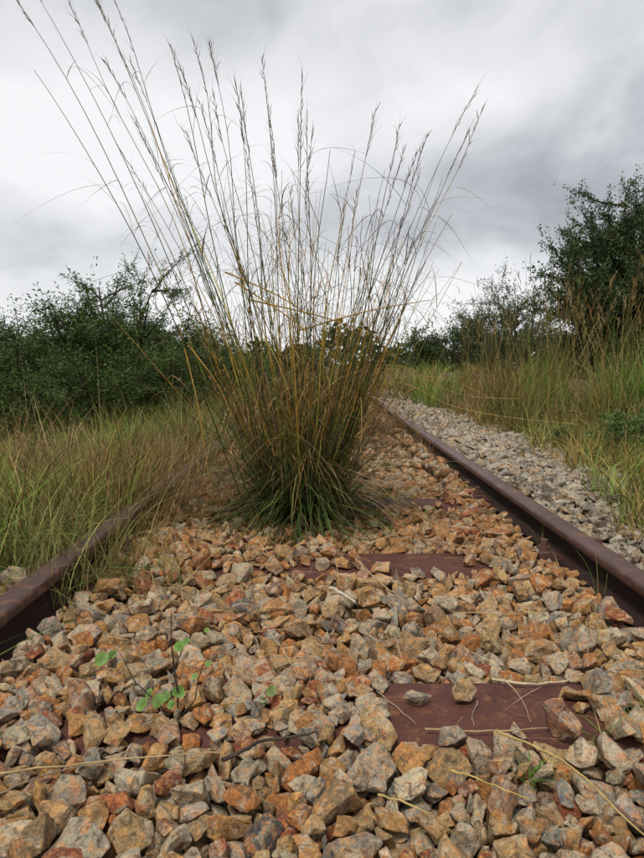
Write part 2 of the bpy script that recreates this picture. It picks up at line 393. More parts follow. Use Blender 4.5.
TINTS = [((.36, .245, .12), 4.6), ((.37, .205, .07), 3.2), ((.36, .14, .036), 2.6), ((.36, .32, .25), 3.8), ((.26, .25, .225), 2.2), ((.46, .40, .29), 3.2), ((.27, .07, .03), 1.1), ((.12, .125, .125), .6), ((.27, .16, .11), 1.2)]
TINTS_PALE = [((.33, .31, .27), 4), ((.26, .25, .23), 3), ((.30, .235, .16), 2), ((.26, .17, .10), 1), ((.15, .15, .145), 1.4)]
def q_mat(q):
    return np.array(Quaternion(q).to_matrix())
# where each ballast stone came to rest: shape, size, x, y, z (mm) and its rotation vector (fifteenths of a radian)
REST = np.array([
2,64,-296,741,8,-21,-12,24,18,78,-251,751,-13,-38,26,-5,11,76,62,877,-1,16,-13,-31,1,65,-204,772,-4,-3,9,-31,14,78,9,814,-1,1,0,-33,8,57,-67,760,-10,21,-4,11,23,75,72,939,16,-21,22,1,
10,78,156,894,-11,-3,8,-34,3,75,206,834,-14,-11,15,23,0,54,-296,836,-9,5,-23,40,35,67,-23,897,-18,-6,-9,13,18,75,449,1230,6,14,36,20,14,58,-361,940,14,7,-18,31,2,54,-101,785,-6,-18,-1,4,
25,59,203,756,-22,10,-43,-7,25,56,106,846,-2,0,-7,-9,5,57,346,809,-15,-12,14,-2,37,76,32,758,-22,16,-26,-31,37,55,363,905,4,33,-19,-12,21,54,-153,834,-6,3,38,-27,28,62,-337,998,25,3,19,-5,
21,63,108,894,-6,-24,20,-12,14,66,-223,867,-16,19,14,6,14,70,322,854,-23,-9,-35,2,35,45,-92,826,-4,-15,-38,23,20,78,204,920,-9,-37,6,26,4,51,200,803,-25,-6,-22,-15,33,67,-323,762,-2,19,6,9,
37,55,328,905,0,-15,-1,24,16,66,-158,897,-6,-2,7,7,28,62,150,778,-22,11,26,-3,27,58,73,795,-12,5,4,31,26,74,-291,799,-11,-4,-13,-20,30,60,-238,824,-17,5,0,-8,25,75,-201,1122,3,-2,4,-8,
32,78,-300,937,6,-17,17,-9,30,65,-390,931,-5,6,8,-26,17,73,160,1237,-12,14,14,-26,35,49,-93,918,0,-32,24,-4,23,56,-239,957,15,-2,-2,-38,22,49,398,956,10,-20,4,-6,26,42,121,787,-11,-15,11,-1,
32,69,-342,899,-8,23,-7,-13,17,64,244,932,-17,-26,2,6,30,42,-182,850,-2,-27,23,30,11,49,-283,879,0,7,-27,5,4,63,-13,746,-14,-5,-9,24,19,43,-199,822,-5,25,-2,-18,28,53,-51,979,15,40,19,-2,
11,78,-32,1117,-2,-36,-3,-10,36,77,31,1130,5,18,-5,35,10,68,408,1043,20,24,26,-22,37,62,129,725,-4,0,4,-28,3,50,-349,816,-2,3,24,-33,16,60,291,726,-11,10,-8,-37,1,64,-156,762,-12,-21,22,-12,
35,37,-209,905,-4,-13,32,21,19,47,-13,955,14,-15,-38,0,20,68,295,918,-17,2,6,-1,10,70,-153,1034,21,-20,3,-24,28,78,379,1217,-5,4,3,4,22,78,394,839,6,-16,25,-27,27,78,476,1111,2,-32,-5,-11,
15,78,-355,1105,18,-7,8,-28,18,65,246,732,-22,20,-15,13,14,63,-431,1141,10,5,5,2,26,47,263,825,-29,-19,-28,13,9,45,-93,882,-11,18,13,-35,0,56,-253,715,8,1,-3,-5,33,69,235,1127,-19,-22,-35,22,
37,78,66,1233,-20,28,-17,29,30,72,-44,1326,-5,30,-16,30,23,53,-119,904,-6,-35,-21,-22,4,54,328,803,-30,17,-5,28,37,51,-252,799,-14,16,9,-22,16,44,170,936,5,-8,38,15,
35,36,-144,812,-12,44,8,-3,36,56,-121,1031,20,33,9,-15,19,36,26,777,-2,3,-32,-11,2,78,226,1311,-9,-15,-19,36,19,78,-91,1423,-5,9,33,-23,5,47,-200,944,7,0,-9,28,2,34,283,842,-8,30,-25,-24,
0,43,11,883,-11,-26,14,0,33,56,-206,1013,10,9,7,14,39,57,-321,959,11,-40,-10,5,15,61,460,1007,17,31,-4,-19,28,36,-11,766,2,9,-20,3,19,75,311,1318,-3,5,37,0,31,58,389,1282,-4,13,-13,9,
37,36,226,779,-9,-23,12,-36,15,57,263,906,-13,28,13,-15,22,63,-478,1079,28,-31,-10,1,37,41,-129,860,-17,-22,14,-6,19,42,242,849,-15,5,-26,-12,13,51,409,1007,11,22,-5,-7,
21,55,-51,919,-19,21,3,-11,25,78,-154,1443,-6,4,-4,33,25,47,111,780,-30,33,-17,-17,26,78,-286,1126,3,-13,38,6,18,46,336,1128,-20,-1,39,5,16,78,-235,1311,3,-2,12,13,30,49,501,1220,21,7,-6,-17,
2,62,546,1307,23,27,-24,-10,25,43,386,1161,4,13,25,-38,37,59,300,1260,-8,18,-33,19,18,35,-25,783,5,-3,7,27,9,51,172,1150,-8,-17,-41,0,2,34,-363,857,-1,1,-15,-38,6,58,-279,1080,21,-23,41,2,
21,78,96,1467,8,27,38,-1,9,42,220,899,-10,15,-15,9,30,76,-56,1160,-1,1,-11,36,22,36,310,835,-20,19,29,23,31,48,-487,1266,14,-4,-35,-5,28,40,-136,796,-16,15,-38,-17,25,50,84,1078,9,25,-33,-8,
11,78,54,1584,-10,18,-20,21,18,46,14,1011,12,-9,3,31,9,56,-178,1010,18,-5,11,-21,14,78,365,1600,0,7,7,-37,11,63,-170,810,-32,-7,-20,27,37,45,-55,1082,11,0,8,-37,13,47,-427,960,23,2,27,30,
31,66,-449,1490,25,-28,27,-1,12,32,245,774,-11,1,11,42,31,58,-39,843,-35,14,3,28,25,54,41,797,-17,-8,-2,-7,36,78,-346,1335,1,-16,-22,19,14,38,300,766,-13,23,-4,-13,17,62,-102,1126,-1,-6,37,4,
25,39,266,771,-15,18,-21,-31,6,43,-177,773,-29,16,8,-10,39,78,-192,1628,3,-5,-14,31,37,77,401,1186,-16,-10,-7,-10,18,27,-107,758,-16,-1,37,20,8,43,133,849,-14,23,28,-4,
12,78,-398,1559,-1,5,9,-22,30,36,179,838,-26,22,19,8,36,78,476,1419,8,-15,0,8,19,78,-373,1259,-10,-12,-42,3,17,53,302,1120,-28,30,23,-25,12,78,-288,1679,23,11,41,-1,
22,66,-353,1386,8,-34,-15,15,39,39,-9,839,-5,22,2,19,18,49,151,1130,-37,41,-3,-6,18,44,-23,856,-10,17,42,-11,26,44,-387,837,13,6,9,36,5,70,-482,1160,21,-11,34,-30,20,52,21,926,-5,-13,-20,-7,
33,43,20,735,-10,10,20,-39,9,51,-160,979,16,6,-6,-14,39,45,-90,952,8,6,-4,-41,2,62,535,1152,16,38,-20,-8,36,47,-241,920,-7,20,30,6,4,55,555,1214,25,14,13,18,36,50,-313,1055,30,-25,-1,8,
24,75,-268,1054,11,0,-1,-1,24,76,261,1267,-17,-29,18,-13,2,42,329,1171,-9,-2,-18,37,4,73,351,1267,-15,-1,36,-18,13,43,360,879,-18,10,22,4,31,47,-416,1215,16,17,-8,-4,35,52,31,914,-15,-3,7,25,
11,73,18,1432,-14,24,-2,-8,31,54,-98,770,-29,6,4,-45,25,43,-138,969,8,17,40,5,19,78,225,1401,-13,-5,11,-23,39,78,-16,1234,-24,15,-13,30,0,60,501,1362,21,-12,-2,27,37,54,-320,1276,-2,10,5,16,
2,44,-41,1045,10,-17,-5,12,35,73,110,1571,-11,37,-10,-2,1,50,-261,915,-13,8,9,38,1,40,344,772,-20,-5,-9,5,35,39,-380,967,17,27,-4,35,15,63,202,1128,-29,-30,16,-17,
10,78,-421,1251,10,-5,-1,-30,23,43,-325,827,-3,28,-15,-16,22,45,-116,1004,11,-18,0,3,9,45,-31,828,-14,3,-19,8,16,64,-256,1476,-16,-6,-6,-4,38,44,307,894,-22,-8,-14,-35,
35,37,-269,891,-21,-14,26,-16,8,50,-389,1132,21,-9,-12,7,23,50,385,849,-19,6,-6,-6,7,40,-181,879,9,19,-8,1,24,41,423,960,9,-22,-11,37,37,62,-223,1208,-13,23,15,-9,10,60,487,1548,9,-40,2,2,
0,78,-195,1321,-27,42,13,-5,26,78,506,1965,11,45,4,4,22,59,256,1429,-1,-22,-30,17,2,42,-197,735,-14,-41,18,-9,38,50,126,1137,-12,34,-23,-1,37,68,339,1353,-6,21,-3,-2,
26,38,-425,989,20,4,5,-19,18,27,-169,791,-14,44,12,-4,7,57,372,1049,8,-6,0,-17,30,55,-40,786,-21,0,-3,-27,28,49,303,1130,-13,-16,15,-38,16,34,-36,758,-14,-23,23,1,8,44,-5,1073,12,31,18,14,
4,51,-393,1014,10,-21,-17,15,11,34,-171,938,-2,5,-10,-41,28,62,-224,1281,-14,-7,4,34,22,61,230,1171,-13,28,26,16,21,78,98,1361,-21,-1,-5,-33,28,58,-302,905,-15,18,17,6,
37,67,550,1349,16,12,-6,23,30,42,227,810,-20,-4,-1,-39,12,72,-96,1721,22,-22,4,8,2,57,-109,1656,12,-29,-33,-8,22,40,153,807,-10,-8,-3,23,39,37,67,778,-18,-7,15,8,25,35,-178,969,7,27,-30,-7,
8,41,248,884,-11,33,-24,16,12,38,88,742,-14,32,-26,-9,0,78,-403,869,1,36,1,-6,35,57,180,1535,-7,-11,-34,-29,4,66,466,1043,21,10,-25,-27,25,53,76,993,11,0,0,-4,7,44,-274,930,-6,40,-19,4,
18,35,-282,1008,16,-17,8,-21,21,31,-280,970,7,-10,18,-29,33,78,159,1432,-8,38,-22,-8,37,51,-129,1148,1,36,21,19,7,41,418,923,-6,-15,-16,12,19,51,137,927,-15,4,-13,-27,
26,49,58,1442,9,-10,14,-28,31,33,268,877,-6,44,-1,6,7,36,359,1115,-14,2,-15,11,29,65,154,846,-28,34,4,6,29,33,-39,744,-11,-9,-3,-41,20,30,-332,911,3,2,7,-14,9,58,-456,1101,12,-8,0,22,
37,43,488,1196,9,21,-32,-15,0,40,44,1072,9,-24,32,-9,19,78,-168,1908,-4,9,4,-35,18,52,427,1510,3,-14,15,-33,20,70,-127,1093,12,13,-2,41,36,69,111,1226,-17,24,9,-10,
11,39,438,1157,7,-30,-10,11,25,37,-389,896,1,13,-8,-22,2,35,-418,931,8,-24,-5,-25,15,49,320,783,-28,14,25,0,35,78,-356,1635,2,7,-22,20,26,73,-347,1730,21,-30,19,-14,
20,63,-483,1039,36,4,-8,26,28,38,-460,1140,29,-29,-13,0,23,65,-447,1012,13,2,2,-11,26,78,215,1899,1,2,9,-44,21,32,167,869,-12,-22,-27,-16,0,52,191,872,-33,-17,9,-7,
13,53,285,1163,-20,28,-22,-23,32,45,-441,1079,10,-39,-18,11,37,41,-297,1113,33,-8,22,28,36,78,-187,1402,-19,17,1,-4,8,65,-85,1376,-16,-8,39,-4,5,42,215,1130,-11,8,-7,-19,
13,40,247,1150,-10,27,-5,-17,11,55,288,843,-34,-9,-21,24,18,38,92,1158,-8,-8,-24,-13,23,40,173,794,-24,-29,-13,17,23,31,172,850,-9,-3,42,-7,34,60,81,810,-22,-34,-30,-5,
36,61,-110,1540,-2,-20,13,-15,18,25,-125,944,4,14,26,-34,13,56,-270,1337,8,-32,15,-6,22,41,119,1167,-5,-21,-20,14,19,51,47,827,-35,19,-14,10,37,58,-139,714,-8,-9,-35,24,
1,47,398,925,-15,42,4,6,5,66,-338,780,-16,-5,6,-3,21,34,108,820,-19,1,44,-11,2,38,75,1164,-4,-2,3,-29,15,66,-474,1050,15,33,14,0,15,37,-347,860,-14,10,-24,-35,5,44,-60,733,-10,-13,-15,9,
23,41,337,897,-19,-8,-5,-23,27,41,390,988,9,-3,-13,17,31,50,170,1294,-5,22,32,20,20,45,-407,1074,10,-8,9,-12,0,42,431,1058,16,13,-18,31,30,41,-338,803,-12,-18,-15,3,
8,54,-482,1406,15,17,32,15,5,64,142,1202,-21,6,-10,42,36,65,-219,1536,-7,13,-1,5,5,78,-289,1522,-17,19,6,29,36,68,83,1673,20,-12,-22,-28,22,41,121,1396,-11,-8,-40,22,
36,47,-90,1088,9,16,12,10,37,36,112,749,-18,5,-16,-24,12,35,173,750,-25,0,-1,-36,3,63,40,1360,-18,-9,-25,-25,3,51,188,1213,-11,-11,-39,18,8,38,278,869,-16,-3,4,26,
30,51,-446,1210,12,12,-11,18,2,56,330,754,-36,-14,-10,21,25,53,-295,1193,2,10,4,14,31,55,-316,1461,-11,1,-17,-28,23,41,111,843,-21,8,9,37,31,53,136,1654,10,-38,-1,0,
16,45,-137,794,-35,-38,17,-8,28,57,3,1678,11,-15,24,-21,18,78,-334,1155,-8,-9,-32,-22,17,37,291,805,-21,6,33,-18,10,57,179,1385,-15,-13,6,30,13,31,-369,896,-2,29,-13,-8,
33,43,-55,894,-17,15,22,9,16,38,132,809,-20,2,-37,28,4,66,96,1277,-19,22,-16,24,37,61,22,1728,22,-11,6,-33,16,78,312,1488,-7,2,16,16,33,36,-421,1084,12,-22,10,15,30,38,-490,1207,24,11,11,-19,
22,32,233,779,-31,18,26,-19,26,44,-426,909,4,-2,44,4,30,50,-128,739,-21,6,2,27,28,62,298,1536,-18,-36,-7,-2,13,64,-286,1600,-5,14,16,35,3,44,-304,1023,19,16,18,2,6,71,-204,1454,-20,39,-6,-18,
30,62,-220,1601,-6,-5,-8,-19,29,51,340,876,-27,-8,-32,26,36,43,-35,923,-10,-29,1,9,8,44,-367,990,8,-3,-10,16,2,47,521,1531,10,40,2,-5,33,60,-89,903,-24,8,-3,7,28,45,-334,842,-15,29,14,7,
9,33,-212,1066,9,-4,-3,18,35,55,296,1444,-13,-43,13,6,3,62,202,1304,-9,-27,-30,5,39,66,507,1315,3,-29,25,-9,5,57,53,1674,10,-1,5,-9,32,72,432,1685,11,-4,-6,-2,30,58,-433,1666,13,21,22,4,
31,29,-138,938,-5,-15,15,1,30,74,-354,2353,25,-17,26,24,30,52,165,1472,-6,16,16,-28,10,78,138,1623,-18,-46,9,1,13,34,60,1044,8,10,24,25,7,61,-184,1486,-11,-5,-19,36,
0,34,-90,1043,15,-34,-17,7,35,63,352,2043,-5,-24,27,5,1,33,-108,975,7,12,0,32,9,67,433,2053,-9,-22,6,-2,32,77,339,1424,-2,-41,-16,1,5,36,195,1174,-2,11,35,26,10,47,-133,1378,-5,-18,-7,-9,
21,44,492,1398,6,-27,8,18,25,35,-321,1010,23,26,7,-19,17,40,9,1043,7,-29,26,-9,38,43,-424,1381,20,-6,9,-32,1,53,403,1113,1,-33,28,6,11,59,-412,1184,4,-25,13,-18,16,34,4,730,-1,-9,3,18,
38,31,-63,833,-19,24,30,-19,37,48,-92,1261,-14,-18,-40,9,3,59,279,1647,-11,2,-37,7,20,38,-89,982,12,7,-15,-27,19,45,380,811,-12,-9,-2,1,2,55,-213,762,-32,4,0,-3,33,56,145,1328,-25,-31,7,15,
19,37,270,1123,-30,30,19,-27,38,62,435,1416,-17,10,-4,-1,8,52,527,1561,26,5,-6,16,38,26,-77,866,-11,33,22,3,23,36,26,864,-10,18,-3,-15,28,65,-458,1433,11,-21,-14,27,
15,47,273,874,-38,42,-12,0,2,78,-328,1952,-1,26,-11,-11,2,78,118,2299,1,1,15,-32,31,48,-394,1316,-1,12,-32,-5,31,40,-342,1600,4,26,-3,-14,21,56,-393,1112,1,-11,3,-7,39,46,-28,1514,-7,8,-3,5,
29,78,-52,1247,-22,-30,-5,20,31,41,-134,1285,-14,-4,-15,25,10,29,366,1009,7,-4,-3,42,29,54,-221,1378,-6,-13,10,8,39,68,-76,873,-33,-2,14,36,19,29,-111,982,20,11,-21,-11,
29,74,188,1429,-12,7,14,29,0,68,407,1720,14,0,4,21,14,78,-460,2182,21,17,-4,-14,13,56,374,1379,-10,23,-14,-16,39,70,140,1397,-26,-20,20,-17,35,31,-327,922,-5,9,-2,37,
37,68,-91,2014,-13,26,-31,22,34,45,-262,1014,5,24,-39,0,36,48,-250,1158,2,22,-9,-6,22,50,281,1822,-3,1,26,7,11,28,-87,1004,20,17,1,11,26,64,311,2212,0,10,-37,-16,12,49,-375,1295,-4,34,1,24,
35,51,461,1798,30,-19,32,-5,0,45,-474,1328,10,-26,-16,16,33,35,-17,1033,7,5,6,20,3,75,178,1847,-32,-16,31,-29,8,78,-58,1436,-29,-45,-1,-6,37,36,-92,1297,-11,-37,8,-1,
0,59,-467,1752,20,-20,-17,11,0,56,-142,1612,-9,-42,3,-9,39,32,-268,1017,20,-2,-24,7,29,47,-260,1293,-7,-2,-13,44,0,78,116,2459,19,11,0,-18,28,42,85,859,-29,35,-15,24,
38,76,-351,1478,-14,25,-21,-27,17,48,177,1144,-31,2,35,-18,9,36,-191,1212,-12,-13,12,-35,8,48,7,1378,-19,27,-34,-11,29,58,-284,1258,-20,28,7,-22,16,45,-120,843,-37,9,26,14,
26,63,-119,2237,1,8,21,30,17,36,-391,1086,16,22,1,-34,28,51,458,1335,-2,23,-37,15,34,39,260,951,5,-33,-32,2,31,72,387,1556,-19,-38,17,6,25,60,224,1838,-18,-11,-10,10,
39,74,454,1591,0,-4,-3,-7,24,49,-42,1691,12,-25,19,19,30,56,-442,1510,0,7,-4,24,31,61,335,1834,-17,22,12,4,11,78,79,2509,21,17,21,25,7,76,489,1660,13,-9,-5,2,37,42,406,1080,11,-5,-2,20,
29,78,-355,1523,-16,1,8,-4,17,61,-420,1699,20,26,0,-31,0,43,444,1624,11,-26,-23,23,18,26,12,1087,7,34,-29,-9,18,29,28,1101,9,5,-15,0,30,20,-56,866,-16,6,21,-27,12,63,82,913,-24,-4,-32,9,
38,24,154,857,-13,4,-14,-16,22,43,-64,1011,11,-29,-35,1,30,69,155,1169,-32,-19,31,26,4,41,366,1168,-13,11,-15,17,38,46,496,1284,14,29,-11,-7,28,37,465,1187,2,-25,28,-9,
28,75,-290,1339,-13,15,-11,-16,28,50,-157,1185,-10,-28,32,-15,30,25,68,751,-18,-3,-33,6,39,34,65,857,-35,-14,-18,27,11,36,437,1034,12,-2,1,-20,19,53,-58,1543,-5,-26,-5,25,
37,63,-54,1746,16,-15,-11,30,18,47,24,1479,-14,16,-44,-6,12,58,367,1134,-27,3,10,13,26,52,-59,1634,-6,-8,-6,24,2,55,548,1259,7,-6,-11,18,3,55,399,873,-27,-6,-42,-12,
38,56,359,1703,11,-7,-1,-23,37,41,323,1196,-17,-33,-2,-28,17,60,212,1230,-12,-35,9,21,25,35,-445,1052,7,41,6,1,3,40,-167,1340,-14,8,-10,-29,28,44,263,1173,-17,28,-26,4,
14,45,51,1333,-13,-1,2,-31,31,38,108,1823,-5,-19,-27,-10,28,63,478,2097,17,22,-14,2,22,42,3,780,-19,-34,-9,-6,36,45,-114,1060,20,4,-27,-23,31,56,-375,1446,-5,25,13,33,
15,25,-163,804,-7,-33,22,-7,8,35,-241,1037,16,-15,24,0,1,78,-369,1220,-14,-24,23,8,19,71,-290,1964,-5,-5,-4,3,37,51,-103,804,-27,-28,-8,1,9,33,-75,937,-5,6,-6,-42,10,50,228,1646,-5,-44,3,13,
33,45,96,1412,-22,31,7,-11,19,78,241,2350,-7,-18,8,10,24,74,197,1853,-9,-1,5,23,38,78,461,2468,15,-8,6,-45,14,65,262,2054,-14,10,-27,-36,17,54,398,1121,-22,-7,19,-42,
18,44,-52,1472,-20,16,-29,-27,35,34,-258,1220,-8,19,-37,-9,37,65,405,2331,-15,3,-7,-37,36,41,40,1285,-10,-24,4,-13,2,33,-8,984,8,-12,-17,29,27,77,387,1324,-21,-8,-32,0,
14,25,-278,1041,28,8,7,-40,18,44,-174,1357,-23,-35,-3,-8,34,52,60,1115,-24,5,29,-32,37,51,-371,1597,-7,25,36,-8,30,41,-298,1574,0,-10,6,23,21,36,117,1254,-5,19,37,-8,
14,43,-481,1669,18,-10,29,12,6,45,434,1390,-18,20,-15,1,32,58,455,1374,-4,6,-7,5,33,58,159,1911,-3,-21,35,-1,29,49,251,1236,-21,13,-8,-13,10,45,-130,1354,-17,-21,5,-23,
4,63,-216,2138,1,-12,-30,15,22,35,124,1129,-32,23,17,6,22,78,-181,864,-22,20,20,18,4,67,56,2199,-7,-20,23,-5,25,33,-151,999,6,11,43,11,10,46,37,1270,-27,-6,-32,10,34,37,-51,949,5,33,-32,0,
18,61,-68,2117,2,-7,1,6,15,51,472,1309,1,-11,13,24,16,78,-459,952,11,-29,-11,0,20,53,-107,1338,-18,-9,-5,-10,16,23,170,831,-15,4,-10,9,20,37,-247,859,-18,-6,-33,16,
3,54,-251,1673,9,-21,16,-20,2,30,404,1414,-4,31,24,19,31,18,157,833,-12,12,-3,2,26,57,537,1416,5,3,-37,20,7,38,178,1118,-31,3,12,40,37,45,478,1754,13,-4,15,-23,9,49,-212,1773,21,27,-14,27,
10,40,0,933,-13,-14,14,15,32,35,-290,984,10,-28,-36,-9,21,64,-64,1503,-27,-8,27,-15,35,28,-227,1019,14,-28,-1,-35,18,53,-320,699,3,2,-3,-22,26,67,-277,2071,-5,3,-32,-13,
39,60,365,1966,-11,-20,24,-6,27,41,-129,767,-35,-8,-18,-1,38,55,-269,1624,-5,-1,35,19,38,65,524,1786,19,-21,4,18,2,38,-271,1275,-11,-27,2,-20,11,55,-60,1282,-27,-25,4,39,
35,73,-473,1840,10,-5,-4,-24,11,47,-89,1220,-9,-7,7,27,26,42,360,1517,-20,-36,-2,9,9,41,322,1256,-31,-6,34,4,15,27,243,908,-16,-7,15,-22,6,69,188,1269,-26,20,-23,-4,4,41,284,767,-31,26,0,4,
30,63,-261,1129,-21,-7,-13,33,28,40,417,1610,2,17,7,28,39,56,-88,737,-22,-9,5,-7,32,30,245,810,-24,-32,14,-11,39,48,-456,1351,17,-2,29,24,17,40,251,1822,-16,32,-1,-6,
37,57,-436,1964,13,-2,-12,39,16,46,98,1960,-4,33,5,-12,19,78,56,2289,11,-10,7,-39,17,66,6,2508,15,-25,29,8,19,38,-310,1431,-17,4,30,-9,12,47,441,1342,-18,-8,28,0,38,33,186,931,-15,-2,-3,15,
23,45,168,1824,-4,8,40,1,9,44,-447,1567,-1,-11,19,-4,9,41,-17,1423,-8,-18,23,-19,36,32,358,859,-24,-3,-11,-35,21,46,528,1226,2,37,17,-11,38,44,489,1143,14,-7,-22,28,1,36,-78,990,7,-1,-2,-42,
37,78,444,1846,5,8,-2,-33,13,43,-227,1665,10,-20,-22,10,23,78,-61,2431,17,13,33,-15,26,39,-33,1214,-14,6,-31,25,2,43,-435,1297,16,16,-31,-14,7,37,444,979,10,-31,-27,-12,
37,54,58,2239,16,26,25,-5,6,29,-418,957,9,9,-30,-34,33,56,92,1638,-19,9,10,-24,37,78,33,2244,-12,-2,5,-34,15,48,-412,926,-25,39,6,-23,28,69,327,1929,-14,-25,18,-15,20,46,257,782,-26,1,2,2,
5,31,358,921,-35,-21,28,-14,35,35,205,1620,-2,9,-3,5,30,44,275,1359,-14,-36,-10,-10,11,31,206,1193,-5,-28,-18,-22,22,55,297,1382,-17,-16,38,17,0,32,-395,1044,7,37,-25,0,
17,34,-387,1655,18,13,10,-20,4,22,48,984,6,13,2,20,32,27,278,806,-17,32,14,-2,22,22,-458,1026,29,-16,19,-35,35,64,235,2125,-17,11,22,-8,3,34,-417,1007,10,27,32,-3,
38,38,-428,1329,16,-29,-26,14,38,37,-419,1040,8,30,11,6,4,78,-340,2646,8,34,14,-5,0,37,-235,1050,9,-4,-2,34,36,44,-372,883,-10,3,38,13,35,67,453,1550,-19,20,-11,-21,
39,37,276,1194,-11,-16,-12,4,18,71,-278,2346,14,-10,42,-8,8,67,317,2135,-13,-4,-15,24,38,58,300,1213,-25,-2,-5,25,36,45,259,1834,-35,-2,-1,-5,2,40,-445,1903,22,19,-10,8,
16,71,-282,2309,7,-2,-27,27,10,27,310,794,-19,13,-44,0,16,26,58,840,-24,14,-19,38,15,36,322,1386,-1,3,13,-9,38,24,287,1122,-40,8,-10,-1,14,44,-468,1616,6,8,28,24,23,78,101,1476,-19,-39,-19,8,
15,41,-85,1390,-5,-16,-8,10,35,34,113,827,-36,14,-7,3,19,67,-378,2096,0,-12,2,-16,17,53,526,1498,4,-40,6,-17,11,34,-446,1267,18,25,-33,20,29,53,-35,1381,-17,14,37,-17,
11,36,-179,1699,21,-22,-8,-1,5,40,-319,1054,11,8,37,16,28,61,556,1536,3,4,-1,27,1,39,509,1121,12,-1,-11,-14,13,52,252,1524,-13,-10,-37,15,3,27,-199,981,14,32,-28,-7,
0,51,-389,1360,-16,4,-26,37,29,37,-224,929,-7,14,14,20,29,23,-292,1039,25,17,-3,28,28,27,518,1186,7,18,37,13,38,40,-320,1657,11,6,24,-19,18,36,-457,1673,14,22,1,13,6,40,398,1512,-17,-2,39,0,
36,33,561,1563,22,-7,19,38,28,51,282,1236,-30,12,-31,26,15,29,-237,1006,7,41,-15,-1,23,78,25,1935,-3,-2,1,-6,38,24,9,968,6,-4,-5,-2,6,29,200,886,-21,31,21,-12,21,63,-77,1547,-26,-15,14,-35,
15,30,-232,1105,-3,34,2,-24,11,57,206,2265,-2,-25,-11,11,20,35,407,986,8,-1,14,-31,28,28,439,956,12,-22,8,29,19,49,257,1840,-3,-32,0,-13,7,42,80,783,-38,-42,1,-9,11,52,-295,1740,25,5,-33,23,
5,59,-16,1456,-15,17,1,3,0,40,-337,1204,-4,-20,1,6,23,65,441,2270,-13,34,11,-13,35,33,-139,1563,-10,18,-4,7,13,53,-370,1983,8,16,-5,-10,13,67,133,1997,-15,16,37,-2,
30,72,-369,837,-29,-17,41,4,30,72,-129,2324,-6,-39,-2,0,23,44,99,1129,-23,25,36,4,8,52,293,1605,-17,-15,-24,11,33,32,-290,1279,5,-3,23,13,18,17,-71,968,5,39,-20,-8,
37,41,134,1844,-35,4,-7,-37,3,63,-309,2242,-2,-22,-24,19,4,49,-180,1266,-29,6,-1,-6,4,38,30,1113,-16,1,-22,40,1,63,-147,1712,10,0,-4,5,2,56,111,2118,0,-17,16,-19,5,43,304,1826,-11,19,-4,-1,
24,55,312,1596,-8,0,6,36,31,36,158,1391,-18,22,15,8,21,36,307,822,-38,7,5,2,27,60,-490,1921,22,-2,-1,0,9,59,265,1403,-22,11,-7,16,27,24,2,763,-8,-11,20,-11,0,25,11,938,1,-22,21,-24,
24,44,-158,1226,-20,-13,19,7,31,37,-501,1342,8,-27,1,-20,21,38,-430,1611,5,-17,19,-28,35,71,-476,2496,25,8,-5,25,10,26,-198,1085,8,27,29,14,2,57,-441,1386,0,-2,22,-33,
26,21,274,759,-21,-22,21,33,25,34,478,1524,-5,-4,-18,-30,21,43,256,1612,-17,25,-29,-18,11,31,-145,1260,-20,-19,-15,23,9,36,-162,1306,-25,-21,-34,11,29,65,89,758,-33,-35,16,5,
35,33,-405,1289,10,-10,-17,42,24,46,131,849,-39,-47,0,-4,33,78,-159,2673,-3,-10,7,2,39,69,-370,1912,1,36,-12,-22,31,50,159,2165,-14,30,-25,4,25,55,473,2286,-4,6,38,8,
31,48,210,2196,-10,-12,-20,-34,17,32,-374,831,-10,12,-1,-6,16,57,-363,2217,11,6,8,5,6,44,-99,1598,-13,13,45,1,11,35,253,877,-27,-12,13,-30,14,42,556,1451,15,9,0,12,21,28,7,1278,-6,-12,-12,20,
20,57,379,1933,1,3,-6,-36,21,71,366,778,-34,-13,-14,21,7,71,124,878,-35,38,-24,6,27,57,-420,1533,-13,-16,-4,-31,13,59,396,1488,-26,21,13,-6,22,63,338,2560,-8,-6,15,24,
38,36,-262,1716,19,28,-5,1,27,78,-130,1310,-30,12,-8,-15,17,63,-245,1505,-24,13,20,-22,31,26,230,886,-20,-9,-3,19,11,69,505,2658,16,-16,-1,10,7,33,-333,1254,-6,-23,14,-1,
7,45,-103,842,-29,-2,21,14,0,46,256,1339,-9,2,-22,-20,38,70,-317,1871,-5,-9,2,-39,1,61,241,1203,-29,-24,-35,-14,13,54,-324,1546,-10,12,30,7,24,53,-475,2403,21,5,15,-37,
10,35,-340,1057,13,-42,-10,-3,15,39,-132,892,-33,23,6,-24,28,62,-430,2307,22,32,-31,8,17,78,-208,2230,-4,-17,37,-10,15,40,337,830,-25,9,-17,-39,28,27,-96,864,-18,10,-11,0,
31,56,150,2191,-13,-18,-22,-24,6,52,-426,2414,36,-1,29,-25,32,78,-4,1413,-35,-1,-6,-26,19,40,536,1187,17,34,-18,4,5,54,130,1921,-10,11,8,-12,26,48,-157,2154,-2,-18,-31,12,
3,47,479,1334,5,11,22,-22,37,38,-374,1064,15,25,-9,1,12,42,532,1615,22,-1,39,5,28,66,-33,1850,4,39,9,8,5,47,293,1959,-9,-4,-39,7,33,62,545,2110,27,-10,33,-18,29,44,-181,926,-16,-21,17,6,
31,38,14,1613,-16,-34,-8,-19,12,55,-282,1445,-16,-36,-13,-20,30,50,487,2405,11,-6,40,15,23,26,-61,876,-19,29,-10,-7,28,64,360,2116,-8,34,0,-15,30,25,-170,1252,-15,5,-25,39,
22,41,-3,1570,-16,0,9,-44,1,40,264,1137,-20,-4,-23,-9,35,48,-19,2225,-6,-10,23,-15,39,59,252,2550,-28,6,-30,34,14,50,467,2061,2,20,29,-16,14,46,-71,1591,-8,11,1,27,
